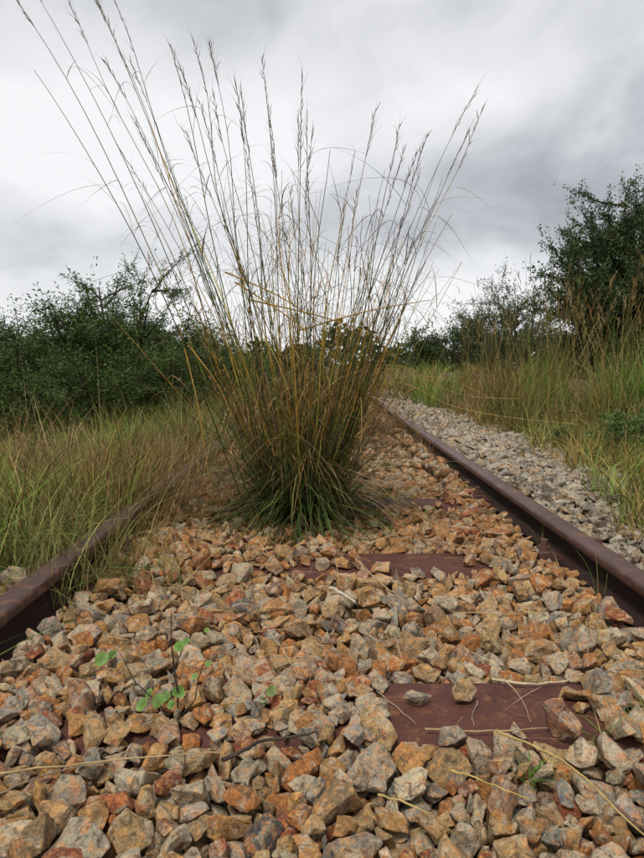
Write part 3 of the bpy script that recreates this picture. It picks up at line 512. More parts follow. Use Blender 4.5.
31,78,-111,1473,-29,11,45,2,33,42,3,1870,13,17,2,-10,22,39,-497,1803,35,7,-5,-31,33,49,-129,818,-37,-21,13,-6,2,52,-156,2044,-6,3,-15,32,20,31,-428,1167,27,-7,-3,-22,
28,40,334,1572,-5,-3,22,17,7,63,351,1221,-28,-29,-17,-4,37,41,-165,1751,16,41,-19,7,19,38,472,1143,-3,-20,-28,-12,28,52,270,2199,-15,-34,19,-2,25,41,347,931,-17,19,10,-16,
19,46,-381,1786,11,5,13,-42,35,44,-145,2006,-4,-1,4,27,7,67,-209,2013,-17,-16,-13,18,31,35,365,1839,-37,20,35,4,9,64,301,2558,-31,1,-17,37,23,50,518,1719,12,-5,33,-7,
32,45,-136,1512,-18,-22,-29,-14,30,45,419,1775,13,5,2,-10,33,60,333,1549,-18,-18,-40,-3,22,36,-66,816,-26,-29,19,-26,39,37,-217,1421,-10,-4,2,8,34,32,-262,954,4,-2,-5,28,
4,31,-4,1646,-13,-43,-16,3,4,43,282,2308,-4,-1,18,39,11,32,225,1264,-19,-16,14,-9,19,38,-23,1827,1,-36,-2,-20,7,48,-372,1033,19,41,-20,9,9,55,-123,2003,-23,2,-14,-1,
8,57,380,1783,10,-43,-17,6,32,34,-195,1371,-18,-3,15,-17,16,53,-463,2047,14,-20,11,39,24,42,233,1142,-41,5,-5,-4,35,64,472,1622,-15,4,18,-3,19,44,-437,1365,5,4,0,5,
8,51,216,1502,-22,-35,27,-11,25,49,345,1316,-24,32,0,24,22,56,102,1879,-4,27,-15,-6,12,41,-379,1134,5,28,-10,-23,12,27,379,892,-22,-9,28,3,17,52,-58,2315,-8,-16,26,0,
16,23,-223,806,-4,15,-15,-16,13,55,185,2003,2,26,-25,-7,2,57,514,2260,9,-13,10,-4,26,70,-240,1254,-27,19,41,-13,22,48,68,1868,-7,17,-32,-14,35,18,-279,856,-15,33,8,-9,
7,78,-240,1996,-12,12,8,28,37,45,-264,1382,-15,6,-10,12,26,40,-342,2276,14,-4,3,36,6,41,-383,1624,6,-17,-18,-34,29,34,416,1395,-12,18,-5,29,37,36,444,1454,-10,-10,38,-13,
21,43,498,1769,14,39,6,-20,34,42,-162,1135,-16,-14,-23,0,37,57,366,1828,-5,39,20,0,12,37,-480,1225,10,29,-10,-4,6,52,496,1875,13,32,-23,-18,37,40,-205,828,-35,6,-38,-27,
31,49,224,832,-37,-41,-1,-2,8,29,-108,1245,-24,17,29,17,18,20,382,1124,-41,-9,3,35,27,50,-148,1647,-12,2,-26,30,21,30,-122,1270,-22,24,34,-3,21,38,-90,1178,-4,-7,28,-29,
35,26,-318,1128,9,-4,-18,-2,37,36,10,1224,-16,14,-15,27,12,54,6,1273,-25,25,-1,-25,15,44,-9,1733,12,-37,-9,15,2,50,-16,810,-19,7,13,7,24,42,-2,1510,-12,-20,8,30,20,78,180,2685,-21,8,0,-3,
0,34,-206,1344,-17,30,15,-3,34,23,235,1122,-41,8,-7,6,15,54,557,2331,10,25,14,-10,20,61,-227,2494,27,9,38,18,34,43,-354,1271,1,31,-13,2,10,62,-173,2211,-8,-18,35,-14,
26,20,110,1131,-41,-3,6,-44,11,52,-421,2054,0,-19,-2,3,21,49,-391,2368,22,-4,21,-27,12,39,417,1651,2,-24,12,16,12,42,517,1598,14,-32,-14,-3,0,30,-318,1361,0,-18,29,-17,
26,44,95,877,-33,-32,2,-16,5,26,-445,1330,20,-32,-4,-9,7,45,-80,2228,-3,-17,-27,-5,7,39,443,1736,23,-31,-25,-1,15,56,183,727,-19,-1,37,26,7,64,506,2448,27,46,-8,0,27,70,8,1803,12,-3,-4,33,
17,40,533,1364,12,7,20,-16,18,49,-54,1786,23,21,-39,14,12,78,-405,2544,22,10,4,13,26,20,-216,970,8,-7,-17,29,13,57,236,2587,-8,-18,-9,38,12,50,-130,1535,-18,21,-31,7,
19,52,209,1557,-25,10,-17,7,1,54,-56,2248,-3,-2,-7,-26,12,49,-229,1442,-18,0,17,9,1,56,499,2075,8,1,-10,19,3,37,-271,1405,-7,-17,-10,-12,26,60,350,2649,-9,-17,30,-21,
26,39,-238,1924,-3,32,19,-1,22,28,173,774,-33,14,-23,8,31,32,496,1621,13,4,-5,6,9,49,-254,1537,-8,15,-13,-29,9,62,256,1491,-22,-18,8,-12,9,33,-89,1666,9,-17,19,-5,13,49,400,2366,7,17,12,17,
32,32,-155,894,-27,-33,-21,10,3,40,542,1485,-4,-24,-2,0,22,71,-395,2028,-5,-14,-7,-2,19,50,-123,2358,6,-11,-38,11,7,31,-21,930,-10,-11,-36,9,8,42,-254,1600,-21,14,-30,13,
33,51,-395,1908,7,10,22,14,21,33,555,1498,6,-12,-34,23,18,33,31,1954,14,-17,21,17,14,39,238,1861,-3,-1,4,-6,2,41,-262,2175,-3,36,-4,1,22,69,389,2195,-26,-15,-19,5,
39,39,256,1578,-22,17,19,-34,6,52,-435,2092,21,-26,-20,27,14,56,-249,2445,20,-38,-10,-12,17,61,-42,2105,-13,-24,31,-18,11,48,-418,1907,6,16,6,-19,5,47,520,1755,13,0,32,32,
20,47,105,1174,-23,3,-5,4,10,49,-394,1403,-2,15,-30,-5,25,43,299,1841,-27,2,-8,14,36,51,423,922,-28,-18,8,-1,39,33,-493,1388,12,-7,-26,24,38,45,-112,1399,-19,-4,-6,38,
21,37,22,1306,-27,22,36,-18,26,73,177,1961,-21,-23,18,35,30,66,-42,1964,-24,23,12,-30,15,41,-227,804,-20,18,-30,16,19,44,67,1975,-8,16,17,28,28,37,-429,1864,11,26,17,-3,
26,49,444,2547,-21,12,-32,15,28,39,240,1641,-21,17,-2,0,31,43,-88,1947,-11,-1,37,-10,38,56,5,1156,-11,2,-16,36,2,34,337,1806,8,-12,-15,27,0,49,254,1381,-21,10,-12,21,
19,31,358,1797,8,1,12,-34,25,49,76,1439,-20,-8,-5,-25,8,38,421,1299,-11,-10,-28,8,20,31,-81,1056,6,-36,-30,-2,28,49,-243,2331,-1,-12,-4,1,17,51,-244,1737,8,15,41,-8,
28,42,-116,925,-21,-3,-42,-14,5,78,-182,1176,-27,-8,0,2,11,39,-304,1082,15,16,-1,-26,30,28,134,1829,-6,14,-11,16,34,48,56,927,-12,28,-21,-13,23,45,-59,896,-32,2,-36,8,
36,33,320,1817,8,-15,23,30,39,53,523,2109,12,-39,5,1,22,40,-391,1589,15,20,23,11,30,19,248,1127,-43,9,36,11,7,34,-136,1781,16,7,36,-13,38,44,327,1162,-28,27,-15,-24,
32,43,357,1203,-24,-4,-37,-2,31,52,404,1946,-16,2,-23,-30,16,48,441,1176,-17,3,12,-12,3,29,-71,1695,8,19,13,28,22,28,51,1432,-23,-25,34,-6,2,29,280,1575,-21,-21,-15,5,
23,53,246,796,-39,5,-1,-4,18,38,43,1771,10,-4,7,11,35,48,-338,1891,0,42,-17,13,22,31,-148,1314,-17,13,41,7,16,40,-290,1903,0,-19,-31,2,6,53,183,2301,-12,25,-30,-4,39,52,-295,741,-30,-2,-21,0,
7,46,-331,1029,15,18,-32,-8,12,32,103,850,-37,-10,21,-16,18,55,-168,1513,-18,-14,42,-3,7,49,-19,2068,-11,-18,9,22,22,30,98,1327,-17,41,20,-10,29,36,275,1332,-15,-4,-32,-24,
6,44,-176,2396,20,-21,-4,-30,39,20,338,1120,-40,-6,-8,-15,28,45,-450,1697,19,-5,10,11,19,43,-308,2281,5,1,-2,15,24,57,-414,2256,17,-35,-24,-17,15,41,418,1543,-6,23,-32,-7,
9,48,-334,914,-29,12,-3,43,36,45,155,819,-31,18,-32,-18,27,31,-256,1080,6,9,-2,-8,22,38,76,1124,-26,-36,14,22,30,27,51,849,-32,1,-29,-25,16,40,-234,2388,18,-11,-25,-3,
1,41,274,894,-25,34,3,-2,23,45,-371,891,-37,-42,-1,15,38,24,267,856,-35,9,9,-15,6,63,-301,866,-20,14,12,13,1,52,-388,815,-6,-14,15,21,8,32,561,1992,16,5,-16,20,9,27,440,996,8,-34,-12,-3,
2,57,384,2568,-16,-15,0,30,30,27,346,1136,-37,-14,-36,7,19,41,-75,1342,-32,6,24,31,39,60,516,1079,13,5,44,7,2,50,216,2568,-29,4,33,7,3,29,-288,907,1,0,-2,10,31,47,-409,2217,6,9,37,-14,
0,39,-198,1667,15,-16,-2,-21,38,44,-157,907,-38,6,38,24,37,41,186,918,-31,10,-27,-10,19,38,442,1312,-20,7,-18,-25,14,62,214,1602,-24,36,3,0,7,49,124,1281,-15,-26,7,-33,
4,56,-370,2135,-7,-8,16,-24,36,71,209,2621,-17,21,-2,9,21,47,52,1458,-23,-42,-17,2,27,52,176,1642,-12,-7,-19,15,18,31,59,1375,-21,30,-21,-21,3,45,406,1441,-8,14,35,21,0,68,-439,2082,2,45,8,2,
21,60,309,2598,-14,-8,41,-11,9,44,544,1942,7,2,-9,-6,30,36,40,856,-37,-28,25,-26,10,45,242,905,-36,5,43,-6,3,42,287,800,-37,6,-19,-19,30,22,461,1506,-11,-37,-24,6,38,44,147,2428,10,30,13,7,
14,23,164,1148,-28,20,-30,-9,23,56,335,1397,-14,16,-22,16,17,46,361,2362,-1,5,-1,40,20,43,-411,1396,6,-2,-32,3,11,46,-208,1509,-18,1,13,22,2,23,43,1127,-42,-9,-16,32,
34,36,-199,974,5,-5,2,-17,1,56,-318,1523,-20,12,-21,-31,14,40,-239,1154,-11,-11,-35,28,39,60,-244,1461,-34,-4,23,-37,12,41,288,2538,-11,19,9,-21,30,52,396,1390,-26,17,8,12,
10,36,152,745,-23,-27,5,-9,9,51,-271,1745,12,-4,-3,19,18,49,-448,1779,12,7,6,-29,35,36,-489,1761,14,-26,20,10,9,70,402,1589,-28,-30,5,1,22,34,-309,1631,7,-29,-32,-15,
15,63,123,1255,-28,-27,-17,1,22,38,-90,1639,-7,-19,-21,21,28,28,1,1355,-30,-8,-37,15,17,46,-495,2084,10,5,38,-5,26,40,557,2257,5,12,36,-12,8,42,229,1235,-30,-3,-26,-1,
4,51,-356,2200,-5,-1,37,27,31,28,-402,1371,0,23,10,-1,19,57,166,2540,4,-31,3,16,14,48,24,2103,-10,12,18,-1,39,52,433,1880,3,-19,-2,7,20,63,-118,2400,13,-9,-14,42,26,49,429,2571,5,-19,-22,21,
28,44,276,926,-26,-5,14,-3,30,71,-363,2705,5,-18,33,-18,5,29,-342,1691,12,7,-4,16,13,48,386,1462,-24,17,-1,-7,31,57,369,843,-38,-2,-11,-27,36,52,318,2361,0,12,-15,24,1,26,-67,1040,8,-6,33,10,
35,30,403,1758,13,4,27,-31,23,35,473,1356,7,45,12,-2,5,38,-285,865,-32,-8,34,-12,18,43,19,2135,2,41,12,-11,13,40,-17,1197,-9,-8,30,-30,5,59,-7,2313,1,37,-15,-8,39,55,-341,1374,-14,6,0,-45,
17,37,-463,986,19,-38,-3,6,0,32,112,1321,-28,25,-4,34,4,36,557,1731,12,4,-4,5,37,50,-260,2137,-13,19,-9,-5,24,40,453,2405,9,8,18,-27,18,23,456,1517,-9,3,26,-14,20,69,546,2464,13,-8,1,44,
16,52,456,1715,14,18,26,21,22,40,86,2234,-1,-10,-12,33,24,46,-328,1093,9,0,18,-16,19,29,-318,1336,-6,-4,8,-10,32,24,263,753,-17,-2,21,-16,4,44,-435,2247,10,0,7,-16,
36,42,-151,2392,11,-20,-15,3,32,34,-33,1072,6,-7,-2,-26,19,33,96,798,-39,14,-19,3,37,28,220,1572,-11,-7,16,11,25,46,40,891,-33,-24,-34,4,33,27,-149,1130,-7,0,10,-16,
29,58,499,2358,0,19,-11,-12,36,38,465,2184,-6,-16,-14,7,36,36,-27,1403,-19,-5,27,-18,27,53,-50,1716,13,11,-39,21,22,43,217,1468,-29,4,3,-30,37,35,270,1594,-21,26,14,-1,
6,42,491,1703,11,28,20,1,26,48,-215,2180,-3,0,-24,17,11,41,29,1646,-8,0,10,-10,15,39,-27,1639,-23,-35,-6,3,0,23,15,1405,-14,28,11,3,14,44,-182,1559,-16,-6,12,3,1,32,-78,848,-36,-10,-5,15,
4,40,-386,1694,18,10,-13,-28,39,43,235,1521,-27,38,9,-23,38,28,-370,1612,9,18,-5,27,16,78,44,1153,-25,-14,30,-23,5,78,215,2061,-31,6,6,-31,6,41,45,1864,-2,25,32,1,
16,62,434,1500,-28,-29,-30,2,28,30,232,1486,-15,-13,-3,-24,29,32,-357,1011,23,19,6,24,29,26,74,1416,-24,21,-9,-18,28,36,115,1421,-15,-32,-31,-13,5,42,-29,1264,-15,17,9,-8,
30,78,-66,2756,-16,-32,29,14,26,21,-289,1271,-3,26,-1,1,36,44,-241,2079,-7,15,20,16,19,45,324,2319,-5,5,-8,30,37,38,126,1491,-8,-8,7,-5,4,50,103,2074,-15,4,-2,16,16,33,-174,1573,-9,-1,-15,25,
24,37,-113,870,-33,23,-9,23,19,78,-339,2238,-26,-8,-19,-17,31,36,-331,1770,9,-29,-20,9,27,78,-333,2112,-16,-10,-3,-9,25,36,400,1852,0,10,-5,10,11,27,-370,905,-22,6,4,10,
27,45,-234,1765,19,-8,1,-23,22,55,59,1289,-22,-24,24,27,23,29,387,1569,-3,31,21,-24,29,44,310,1646,-11,39,-6,18,30,49,-401,1943,3,18,-3,-39,33,66,-285,2484,14,-24,-11,16,
25,45,332,914,-37,-42,16,0,13,22,-33,1003,6,10,-27,-29,32,41,-322,1628,-8,-3,-2,-18,18,38,-76,2359,-7,-28,32,0,4,78,-407,1615,-12,6,-12,14,21,32,375,1748,13,22,-7,-3,
3,38,-52,1597,-16,-7,-1,-4,22,47,-301,1244,-15,31,-28,9,30,26,563,1508,19,-9,-13,12,0,45,-195,2084,-20,-15,-15,37,23,56,-482,1369,1,-31,-4,6,38,26,-329,1472,-1,-4,10,45,
22,43,-306,2376,17,-11,7,-25,22,38,242,1314,-31,19,-22,-15,35,33,-60,2379,11,-3,-18,-32,6,66,-182,1624,-30,-4,30,-10,3,51,-3,2349,-2,-19,15,0,33,34,269,1206,-20,18,14,2,
28,32,209,1520,-15,-26,29,-17,36,52,-246,2294,-7,-12,22,-37,27,36,-277,932,-17,-2,41,-19,35,29,539,1740,23,23,-39,3,32,46,22,1348,-35,-14,-4,30,32,38,81,2070,-5,-7,16,32,
0,45,-327,2015,0,-37,-14,-1,24,49,-197,2400,8,31,-31,11,26,41,-269,1182,0,-12,8,-32,23,53,-124,1721,14,-8,-1,-22,22,53,-410,2160,-1,-21,-6,17,37,54,-321,2470,17,-1,-8,-32,
24,26,184,824,-41,19,23,-13,23,44,552,2062,17,39,-17,5,18,65,-236,2042,-29,30,-26,-11,7,24,-115,878,-22,18,38,-8,15,44,153,1511,-14,35,-25,-9,26,58,100,2359,-1,-21,-4,4,
38,36,-212,1755,10,17,-8,-5,8,49,186,2453,9,15,36,-4,12,28,447,966,15,20,-37,11,35,35,-213,1940,1,35,18,-22,24,65,273,1309,-28,20,18,-10,5,41,-182,743,-27,-1,-32,2,16,23,334,1408,5,5,-44,-5,
36,46,-150,1337,-24,15,26,-28,27,37,328,1131,-40,-7,-1,18,2,50,139,2057,-22,5,16,-23,8,47,212,882,-33,12,-15,-19,33,37,551,1306,3,-3,11,34,10,30,210,1155,-24,39,-4,-26,
32,34,260,1317,-16,-29,9,-26,23,18,357,1122,-42,38,2,4,38,54,-109,2199,-23,4,-2,7,6,44,-294,901,-38,-2,35,-25,11,32,329,1642,-16,-24,3,-38,37,35,-232,2365,3,-35,-10,-3,
20,53,351,1161,-25,20,-15,-35,35,58,-337,2307,5,-22,-34,4,20,37,387,1143,-29,-13,20,24,27,65,449,1135,-13,3,4,-18,32,78,-461,2711,3,9,-34,23,14,46,26,2351,0,4,17,31,25,54,320,1996,-19,9,39,1,
11,57,-489,2432,19,-24,-23,-20,38,39,197,1174,-34,-22,11,-20,19,35,-169,2440,29,34,-10,22,28,48,-442,1810,13,43,6,-2,24,42,529,2506,27,-24,27,0,32,61,-450,1333,4,27,-31,-1,
35,51,-267,838,-30,-36,-13,1,38,64,-384,2320,3,-10,-40,-1,13,41,-490,2028,-1,0,-38,-16,5,32,462,1995,0,-25,2,12,9,23,175,793,-41,0,8,-3,2,39,546,1835,19,27,28,10,25,34,-178,1284,-23,7,-6,-42,
2,51,-351,1432,-10,-22,-21,32,38,78,26,2077,-28,9,-6,15,26,41,-482,2126,6,15,19,-23,5,63,-416,2399,11,-4,3,11,22,57,312,2708,-25,38,-16,7,26,51,-473,1191,2,43,-2,1,29,39,403,2536,-7,-32,7,1,
16,78,159,1901,-33,-9,13,29,0,31,564,1430,11,-24,12,-26,19,34,19,1207,-2,-7,8,-22,27,67,-378,1716,10,10,-2,-9,9,57,230,2250,-18,1,4,5,15,45,36,1697,10,0,41,17,26,32,56,2106,-4,-3,-6,-22,
12,70,82,2228,-25,10,-34,21,10,78,265,1939,-20,3,-33,6,8,35,334,1849,-41,-11,6,-33,19,44,549,2637,19,-1,-19,-28,35,37,-229,1705,9,-12,34,-9,25,45,476,1470,-5,-10,7,23,
19,45,-263,2472,25,-1,-41,12,11,72,250,1994,-26,24,-10,27,35,34,-129,2087,-9,13,23,35,19,38,523,1121,-1,12,-21,-15,12,26,113,1344,-23,-9,9,30,0,31,-121,2498,18,-22,17,-2,
28,36,536,2277,13,17,-30,-21,2,55,370,1333,-30,6,-1,17,13,74,444,2639,7,-16,-11,21,10,39,-487,1447,13,-40,-12,7,20,52,362,2328,-8,-8,-4,37,23,48,-489,1615,0,31,-22,-4,
0,64,431,1627,-19,12,-24,-1,6,51,-449,1884,6,30,19,-28,33,49,-34,2368,7,-17,-20,11,19,75,376,2737,-18,11,6,4,1,44,419,2189,-12,2,-42,-7,26,50,56,721,-26,29,-12,-26,24,29,362,1653,-7,-23,6,-5,
16,67,0,854,-28,27,-14,-27,14,52,122,1538,-18,-5,4,-12,16,45,217,1181,-32,13,-24,22,19,32,501,1737,10,-37,5,8,39,47,-479,2307,19,-8,37,-25,2,46,-380,2639,8,-35,-11,17,
6,45,-162,1152,-14,6,-1,-40,37,46,503,1569,1,-36,3,-13,37,55,-463,2613,9,-19,-6,4,34,39,-322,1238,-13,-6,-37,12,36,44,-110,2111,-10,21,2,12,37,38,-342,2056,0,35,-15,17,
23,78,149,2557,-28,-11,-35,25,38,49,182,2182,-21,7,-16,-15,2,30,0,1609,-15,29,31,2,34,64,-204,1711,16,-30,-31,16,35,47,-163,1592,-27,-2,-13,0,1,59,364,1920,-18,-6,-12,-39,
14,40,-275,921,-30,-5,-41,13,32,51,-232,1173,-4,3,-7,29,35,23,-462,1655,11,6,31,-26,1,53,515,1635,3,-14,33,16,35,57,-237,2268,-15,45,6,-6,25,45,-22,2405,9,0,0,-45,6,22,-450,1253,15,-42,14,-6,
22,28,431,1643,6,-30,-14,-22,16,31,66,2032,-1,-32,14,-11,7,49,-210,2322,-19,-18,-26,26,15,36,-324,1485,-11,-3,10,-31,24,49,462,981,12,-5,28,5,11,45,-215,2464,13,26,32,-16,
4,42,423,2170,-21,-8,25,6,4,45,7,1121,-2,8,-15,25,7,39,407,1626,-16,-37,12,-10,38,51,287,2736,-26,2,-11,6,26,28,381,2549,-25,1,31,24,20,24,361,810,-43,20,-41,0,28,30,424,1127,-34,4,19,-12,
0,25,-296,1048,16,41,12,8,39,64,508,2598,7,2,17,37,14,30,254,1982,-2,-10,33,26,23,78,-131,2738,-15,-16,6,23,38,48,528,2390,15,24,-35,-13,17,26,68,892,-38,-13,-4,14,35,28,-165,919,-7,0,2,19,
26,46,246,2087,-20,3,-39,5,32,44,85,2430,10,-5,40,-7,36,41,-139,1176,-8,28,-22,24,31,36,390,1165,-29,34,-26,10,17,48,301,1848,-40,8,-7,-20,26,36,360,2550,-21,-25,23,-21,
6,46,-39,2142,-14,21,-5,19,4,60,501,2748,5,22,27,5,0,67,236,2763,-27,-36,-27,13,16,52,-53,1337,-34,-29,-25,2,23,55,-386,1195,-12,-16,20,10,28,38,-3,1122,-21,29,-20,-12,
17,64,-422,1744,16,34,26,2,1,32,160,2106,-17,18,-18,26,13,35,10,1538,-11,23,21,-1,24,40,-496,1652,5,-2,18,8,14,25,14,1519,-13,-1,28,14,11,47,501,2302,9,-31,-28,6,11,45,-115,2520,18,6,45,2,
0,18,-204,916,-22,9,-2,6,30,35,-122,916,-37,28,5,-16,9,38,556,2522,31,33,-18,5,36,27,-154,1683,6,18,9,5,26,45,52,1998,-15,-33,-8,19,7,47,548,2465,28,-7,41,-3,28,41,228,2166,-13,-14,20,2,
20,57,-487,1109,4,14,10,37,1,33,-273,1924,-8,-4,-10,-30,5,49,-183,1853,-1,30,-34,4,18,49,44,2430,12,5,43,-2,4,31,-22,1617,-20,-38,14,-15,21,37,447,1527,-14,29,3,-23,1,45,-41,2039,-7,2,46,-3,
24,66,-150,2179,-16,-12,-10,28,33,52,108,2034,-14,-3,33,-12,32,46,20,2401,8,-9,2,-38,39,36,429,1755,13,-12,-21,-11,1,46,500,2225,1,23,23,-5,32,69,-31,1601,-32,26,0,1,16,52,1,1332,-35,6,31,25,
21,47,99,2255,-9,-17,6,-10,37,37,158,2282,-7,19,37,5,16,52,-125,1758,14,16,-21,-36,25,35,-175,1694,7,35,25,3,22,30,525,1689,7,-13,-19,17,13,53,-241,1134,-32,-18,-39,15,
12,32,305,2096,-19,2,-8,-23,29,47,-399,2121,2,16,-12,-40,28,44,246,2303,-15,-40,-2,-6,15,45,397,2091,-15,16,40,1,23,47,-30,1852,-36,-27,-27,-1,3,61,-189,1126,-29,3,12,42,
7,51,474,2234,-9,40,9,10,12,37,145,2139,-18,8,34,8,8,52,11,2012,-4,-9,-3,-25,30,36,487,1234,3,5,-14,30,31,39,317,2118,-31,43,-12,7,35,66,-162,2316,-26,-4,-40,14,28,37,-428,2174,9,-19,-15,10,
37,32,-65,1984,-22,-15,-20,-7,5,32,-367,2319,16,-21,-11,34,34,40,28,1561,-25,-23,12,-2,24,43,174,1606,-11,16,-31,2,4,39,-464,1643,6,9,-22,-17,38,25,231,1836,-40,-15,-1,-21,
5,64,111,1846,-18,-19,18,-37,29,33,-500,1679,8,11,-23,-13,3,32,-435,1587,-6,-17,-18,14,16,63,-89,2050,-7,11,-2,-3,13,38,559,1786,15,22,22,-5,22,42,-198,2441,16,15,-11,8,
21,40,-312,1502,-27,-31,9,-33,22,24,420,1832,-34,1,-39,23,38,25,284,820,-31,-22,-23,-17,38,46,-121,2164,-19,5,9,31,13,31,141,1842,-15,-18,38,16,12,52,135,1308,-33,-1,0,13,
26,57,135,2236,-18,25,26,23,9,78,186,2229,-29,-7,6,-27,27,63,-259,1777,10,4,-11,-35,5,34,-396,1739,16,-17,18,-18,39,32,475,1696,10,-14,10,-36,1,40,-135,1671,10,-41,16,-10,
8,36,-126,1641,-17,7,-24,-7,6,38,520,1898,11,-28,-31,18,23,36,-116,1332,-28,30,-35,4,39,29,-402,969,7,39,-22,8,5,29,193,1186,-16,4,14,26,38,36,-266,878,-38,6,-23,-27,
0,38,300,2078,-29,-19,-24,17,20,70,332,2088,-35,-5,4,30,0,44,30,1599,-35,-31,16,4,37,61,-355,2596,3,30,-16,2,30,36,372,917,-22,-4,-16,-40,7,35,-332,1522,-11,-4,22,1,
6,40,-37,2237,-10,19,-33,-26,15,49,-380,1385,-11,-20,-1,26,25,38,440,2329,-7,-18,9,36,19,34,80,837,-35,-18,-14,18,14,58,-379,1166,1,20,-38,-3,21,30,415,1110,-16,5,-38,24,
22,43,513,2430,10,-21,8,-7,25,16,54,1122,-41,23,-22,-21,10,37,546,2086,13,-28,-9,-17,26,31,-118,2062,-13,-23,27,-21,25,29,132,1466,-19,18,26,-8,8,36,49,1961,-14,0,-12,23,
19,27,-83,1279,-17,-6,20,28,1,50,241,2281,-20,16,13,-6,38,50,-160,1551,-27,-20,-24,-11,31,54,555,2615,8,11,-27,-27,12,35,112,2227,-4,-24,9,14,23,50,268,1900,-7,-22,36,1,
38,24,564,1764,19,9,-7,-12,33,50,-194,1801,11,-25,-3,10,25,78,-10,1903,1,-8,6,-5,24,48,-64,1116,-11,-27,15,35,38,25,551,1229,11,-2,-7,-1,22,61,-400,2496,21,14,8,3,0,60,-68,2463,18,-35,23,-19,
25,43,-408,1720,15,0,-15,-6,20,64,555,1896,3,-11,11,42,26,39,-282,2192,-15,-40,-18,-9,13,73,540,2145,7,-1,-8,29,16,41,-384,2243,16,-25,8,-20,30,39,-131,2141,-18,-12,12,-8,
29,41,206,1639,-17,34,-1,-1,8,29,279,1616,-20,4,-35,-23,12,47,-295,1643,-7,29,-24,-19,20,15,-503,1373,12,-12,-27,-20,17,36,-129,2419,12,-15,-2,8,22,41,501,2625,9,5,32,1,
2,43,-306,1132,-35,3,3,23,25,42,-316,2219,-18,-13,-11,-16,11,43,-224,2407,16,6,14,-4,4,37,292,1432,-27,9,-19,-12,29,78,358,1425,-26,-9,42,12,9,61,227,2191,-35,-8,-39,8,
26,23,183,2397,8,5,42,-19,4,55,-483,1941,4,-4,-17,2,15,47,-321,2046,-7,-11,22,35,38,40,84,2175,-20,-9,-1,-3,10,57,59,1490,-11,8,9,4,9,39,528,2351,9,17,-1,-20,32,55,548,2033,14,24,-2,-11,
6,47,-229,1800,14,6,-27,-19,10,32,-485,1636,-1,3,27,31,13,25,426,1980,-5,15,11,-8,23,50,-9,2205,-19,33,13,17,3,30,-254,1440,-18,4,20,9,31,38,483,1507,-8,26,-13,-37,
36,49,-234,2101,-21,-20,-7,-1,19,39,-413,1176,-23,-9,-11,-23,34,25,-200,1057,4,-5,2,-20,38,34,-329,2157,-13,14,-34,-28,29,37,522,1537,-5,44,0,1,10,37,-271,1996,3,-19,-37,10,
36,60,-210,1283,-38,17,11,8,34,45,-413,1839,9,6,34,0,8,24,493,2255,-2,16,-32,15,9,41,123,2145,-12,-5,10,-9,15,37,82,1136,-39,16,37,12,32,43,-381,1754,9,-30,7,-15,32,44,439,2360,-12,-28,-24,3,
20,42,346,1616,-16,9,0,26,29,31,539,1700,8,27,25,20,11,43,-166,2097,-11,-8,35,-20,14,56,6,2123,-19,-2,36,-16,7,42,188,1483,-18,-43,5,13,3,28,-187,1063,6,-6,-27,25,29,41,25,2310,-6,-19,20,8,
24,44,-403,2291,10,23,11,14,37,64,-57,2681,-14,-31,3,-3,34,42,137,765,-36,-12,-5,-3,27,44,417,1846,-37,-15,38,1,3,30,-352,1075,10,36,27,-13,3,42,547,2359,16,19,15,34,
6,43,72,1955,-17,-35,12,-14,20,62,-313,2021,-17,31,17,23,35,30,359,2252,-18,8,-19,-26,22,41,471,2331,-8,-22,22,19,33,41,-53,2598,5,26,4,-34,35,50,-348,1846,-4,-5,-19,-42,
10,38,-84,2490,9,-39,2,12,3,71,-351,2177,-21,27,2,3,8,31,-82,832,-36,32,-21,24,20,47,374,2013,-13,5,-23,-33,15,38,414,2135,-20,20,-38,-19,12,36,4,2428,9,-38,9,16,23,39,556,1710,7,7,3,23,
35,33,-366,2294,6,32,21,16,17,41,427,2516,11,-5,6,29,12,34,-85,1503,-18,-9,0,22,36,33,19,1375,-38,2,3,24,13,30,-26,2344,6,26,13,12,16,25,-43,1017,6,-6,9,41,20,36,-80,2396,8,-6,3,36,
11,42,-492,1792,14,-5,-21,-7,25,41,-186,2043,-15,-43,2,-19,21,25,498,1544,-6,17,43,2,37,66,254,1866,-30,2,-2,-7,25,51,58,1394,-31,-4,16,-34,19,53,24,1970,-1,-37,11,2,
12,44,402,2648,-12,0,30,12,12,70,-145,2638,-14,12,-16,-27,11,54,520,1383,6,37,28,-7,35,35,-159,1798,8,-28,20,0,14,41,-406,1508,-20,-27,-8,25,6,24,-265,906,-42,-16,27,-18,
35,59,11,2590,2,16,-9,20,25,30,13,1330,-26,-6,-40,0,22,25,57,788,-39,-8,10,-13,36,61,460,1785,11,18,-12,-22,13,37,-151,927,-24,34,-4,8,3,27,433,1994,-9,-41,0,-16,15,49,287,2119,-21,-25,27,23,
6,78,-190,2189,-32,10,0,17,18,37,-457,1264,1,-6,-33,0,21,33,-397,898,-20,-39,15,2,23,38,467,1161,-13,-18,-35,6,10,33,-260,1946,-7,-14,-9,18,1,24,397,1132,-43,1,-11,-13,
7,61,-35,2276,-14,-8,-11,24,38,38,-437,2139,10,-7,-18,-15,13,36,-398,1472,-16,-33,21,7,35,31,85,819,-34,14,42,6,38,40,162,2315,-13,17,-4,-15,29,37,-258,2158,-11,1,23,34,
36,52,-288,1163,-22,31,5,9,2,35,296,2240,-11,-2,-34,-28,0,42,-199,2353,-14,-7,-4,-15,7,34,-465,1918,15,5,1,-39,33,55,281,1289,-18,16,-1,29,10,25,-385,1342,-9,8,2,-27,
6,39,-321,733,-17,-41,-8,-14,18,45,-461,2326,5,11,-18,-12,15,46,27,1577,-35,16,4,-18,28,50,-17,1290,-21,-22,33,-17,26,70,42,1858,-30,-7,1,-13,21,42,387,2148,-17,-12,-42,4,
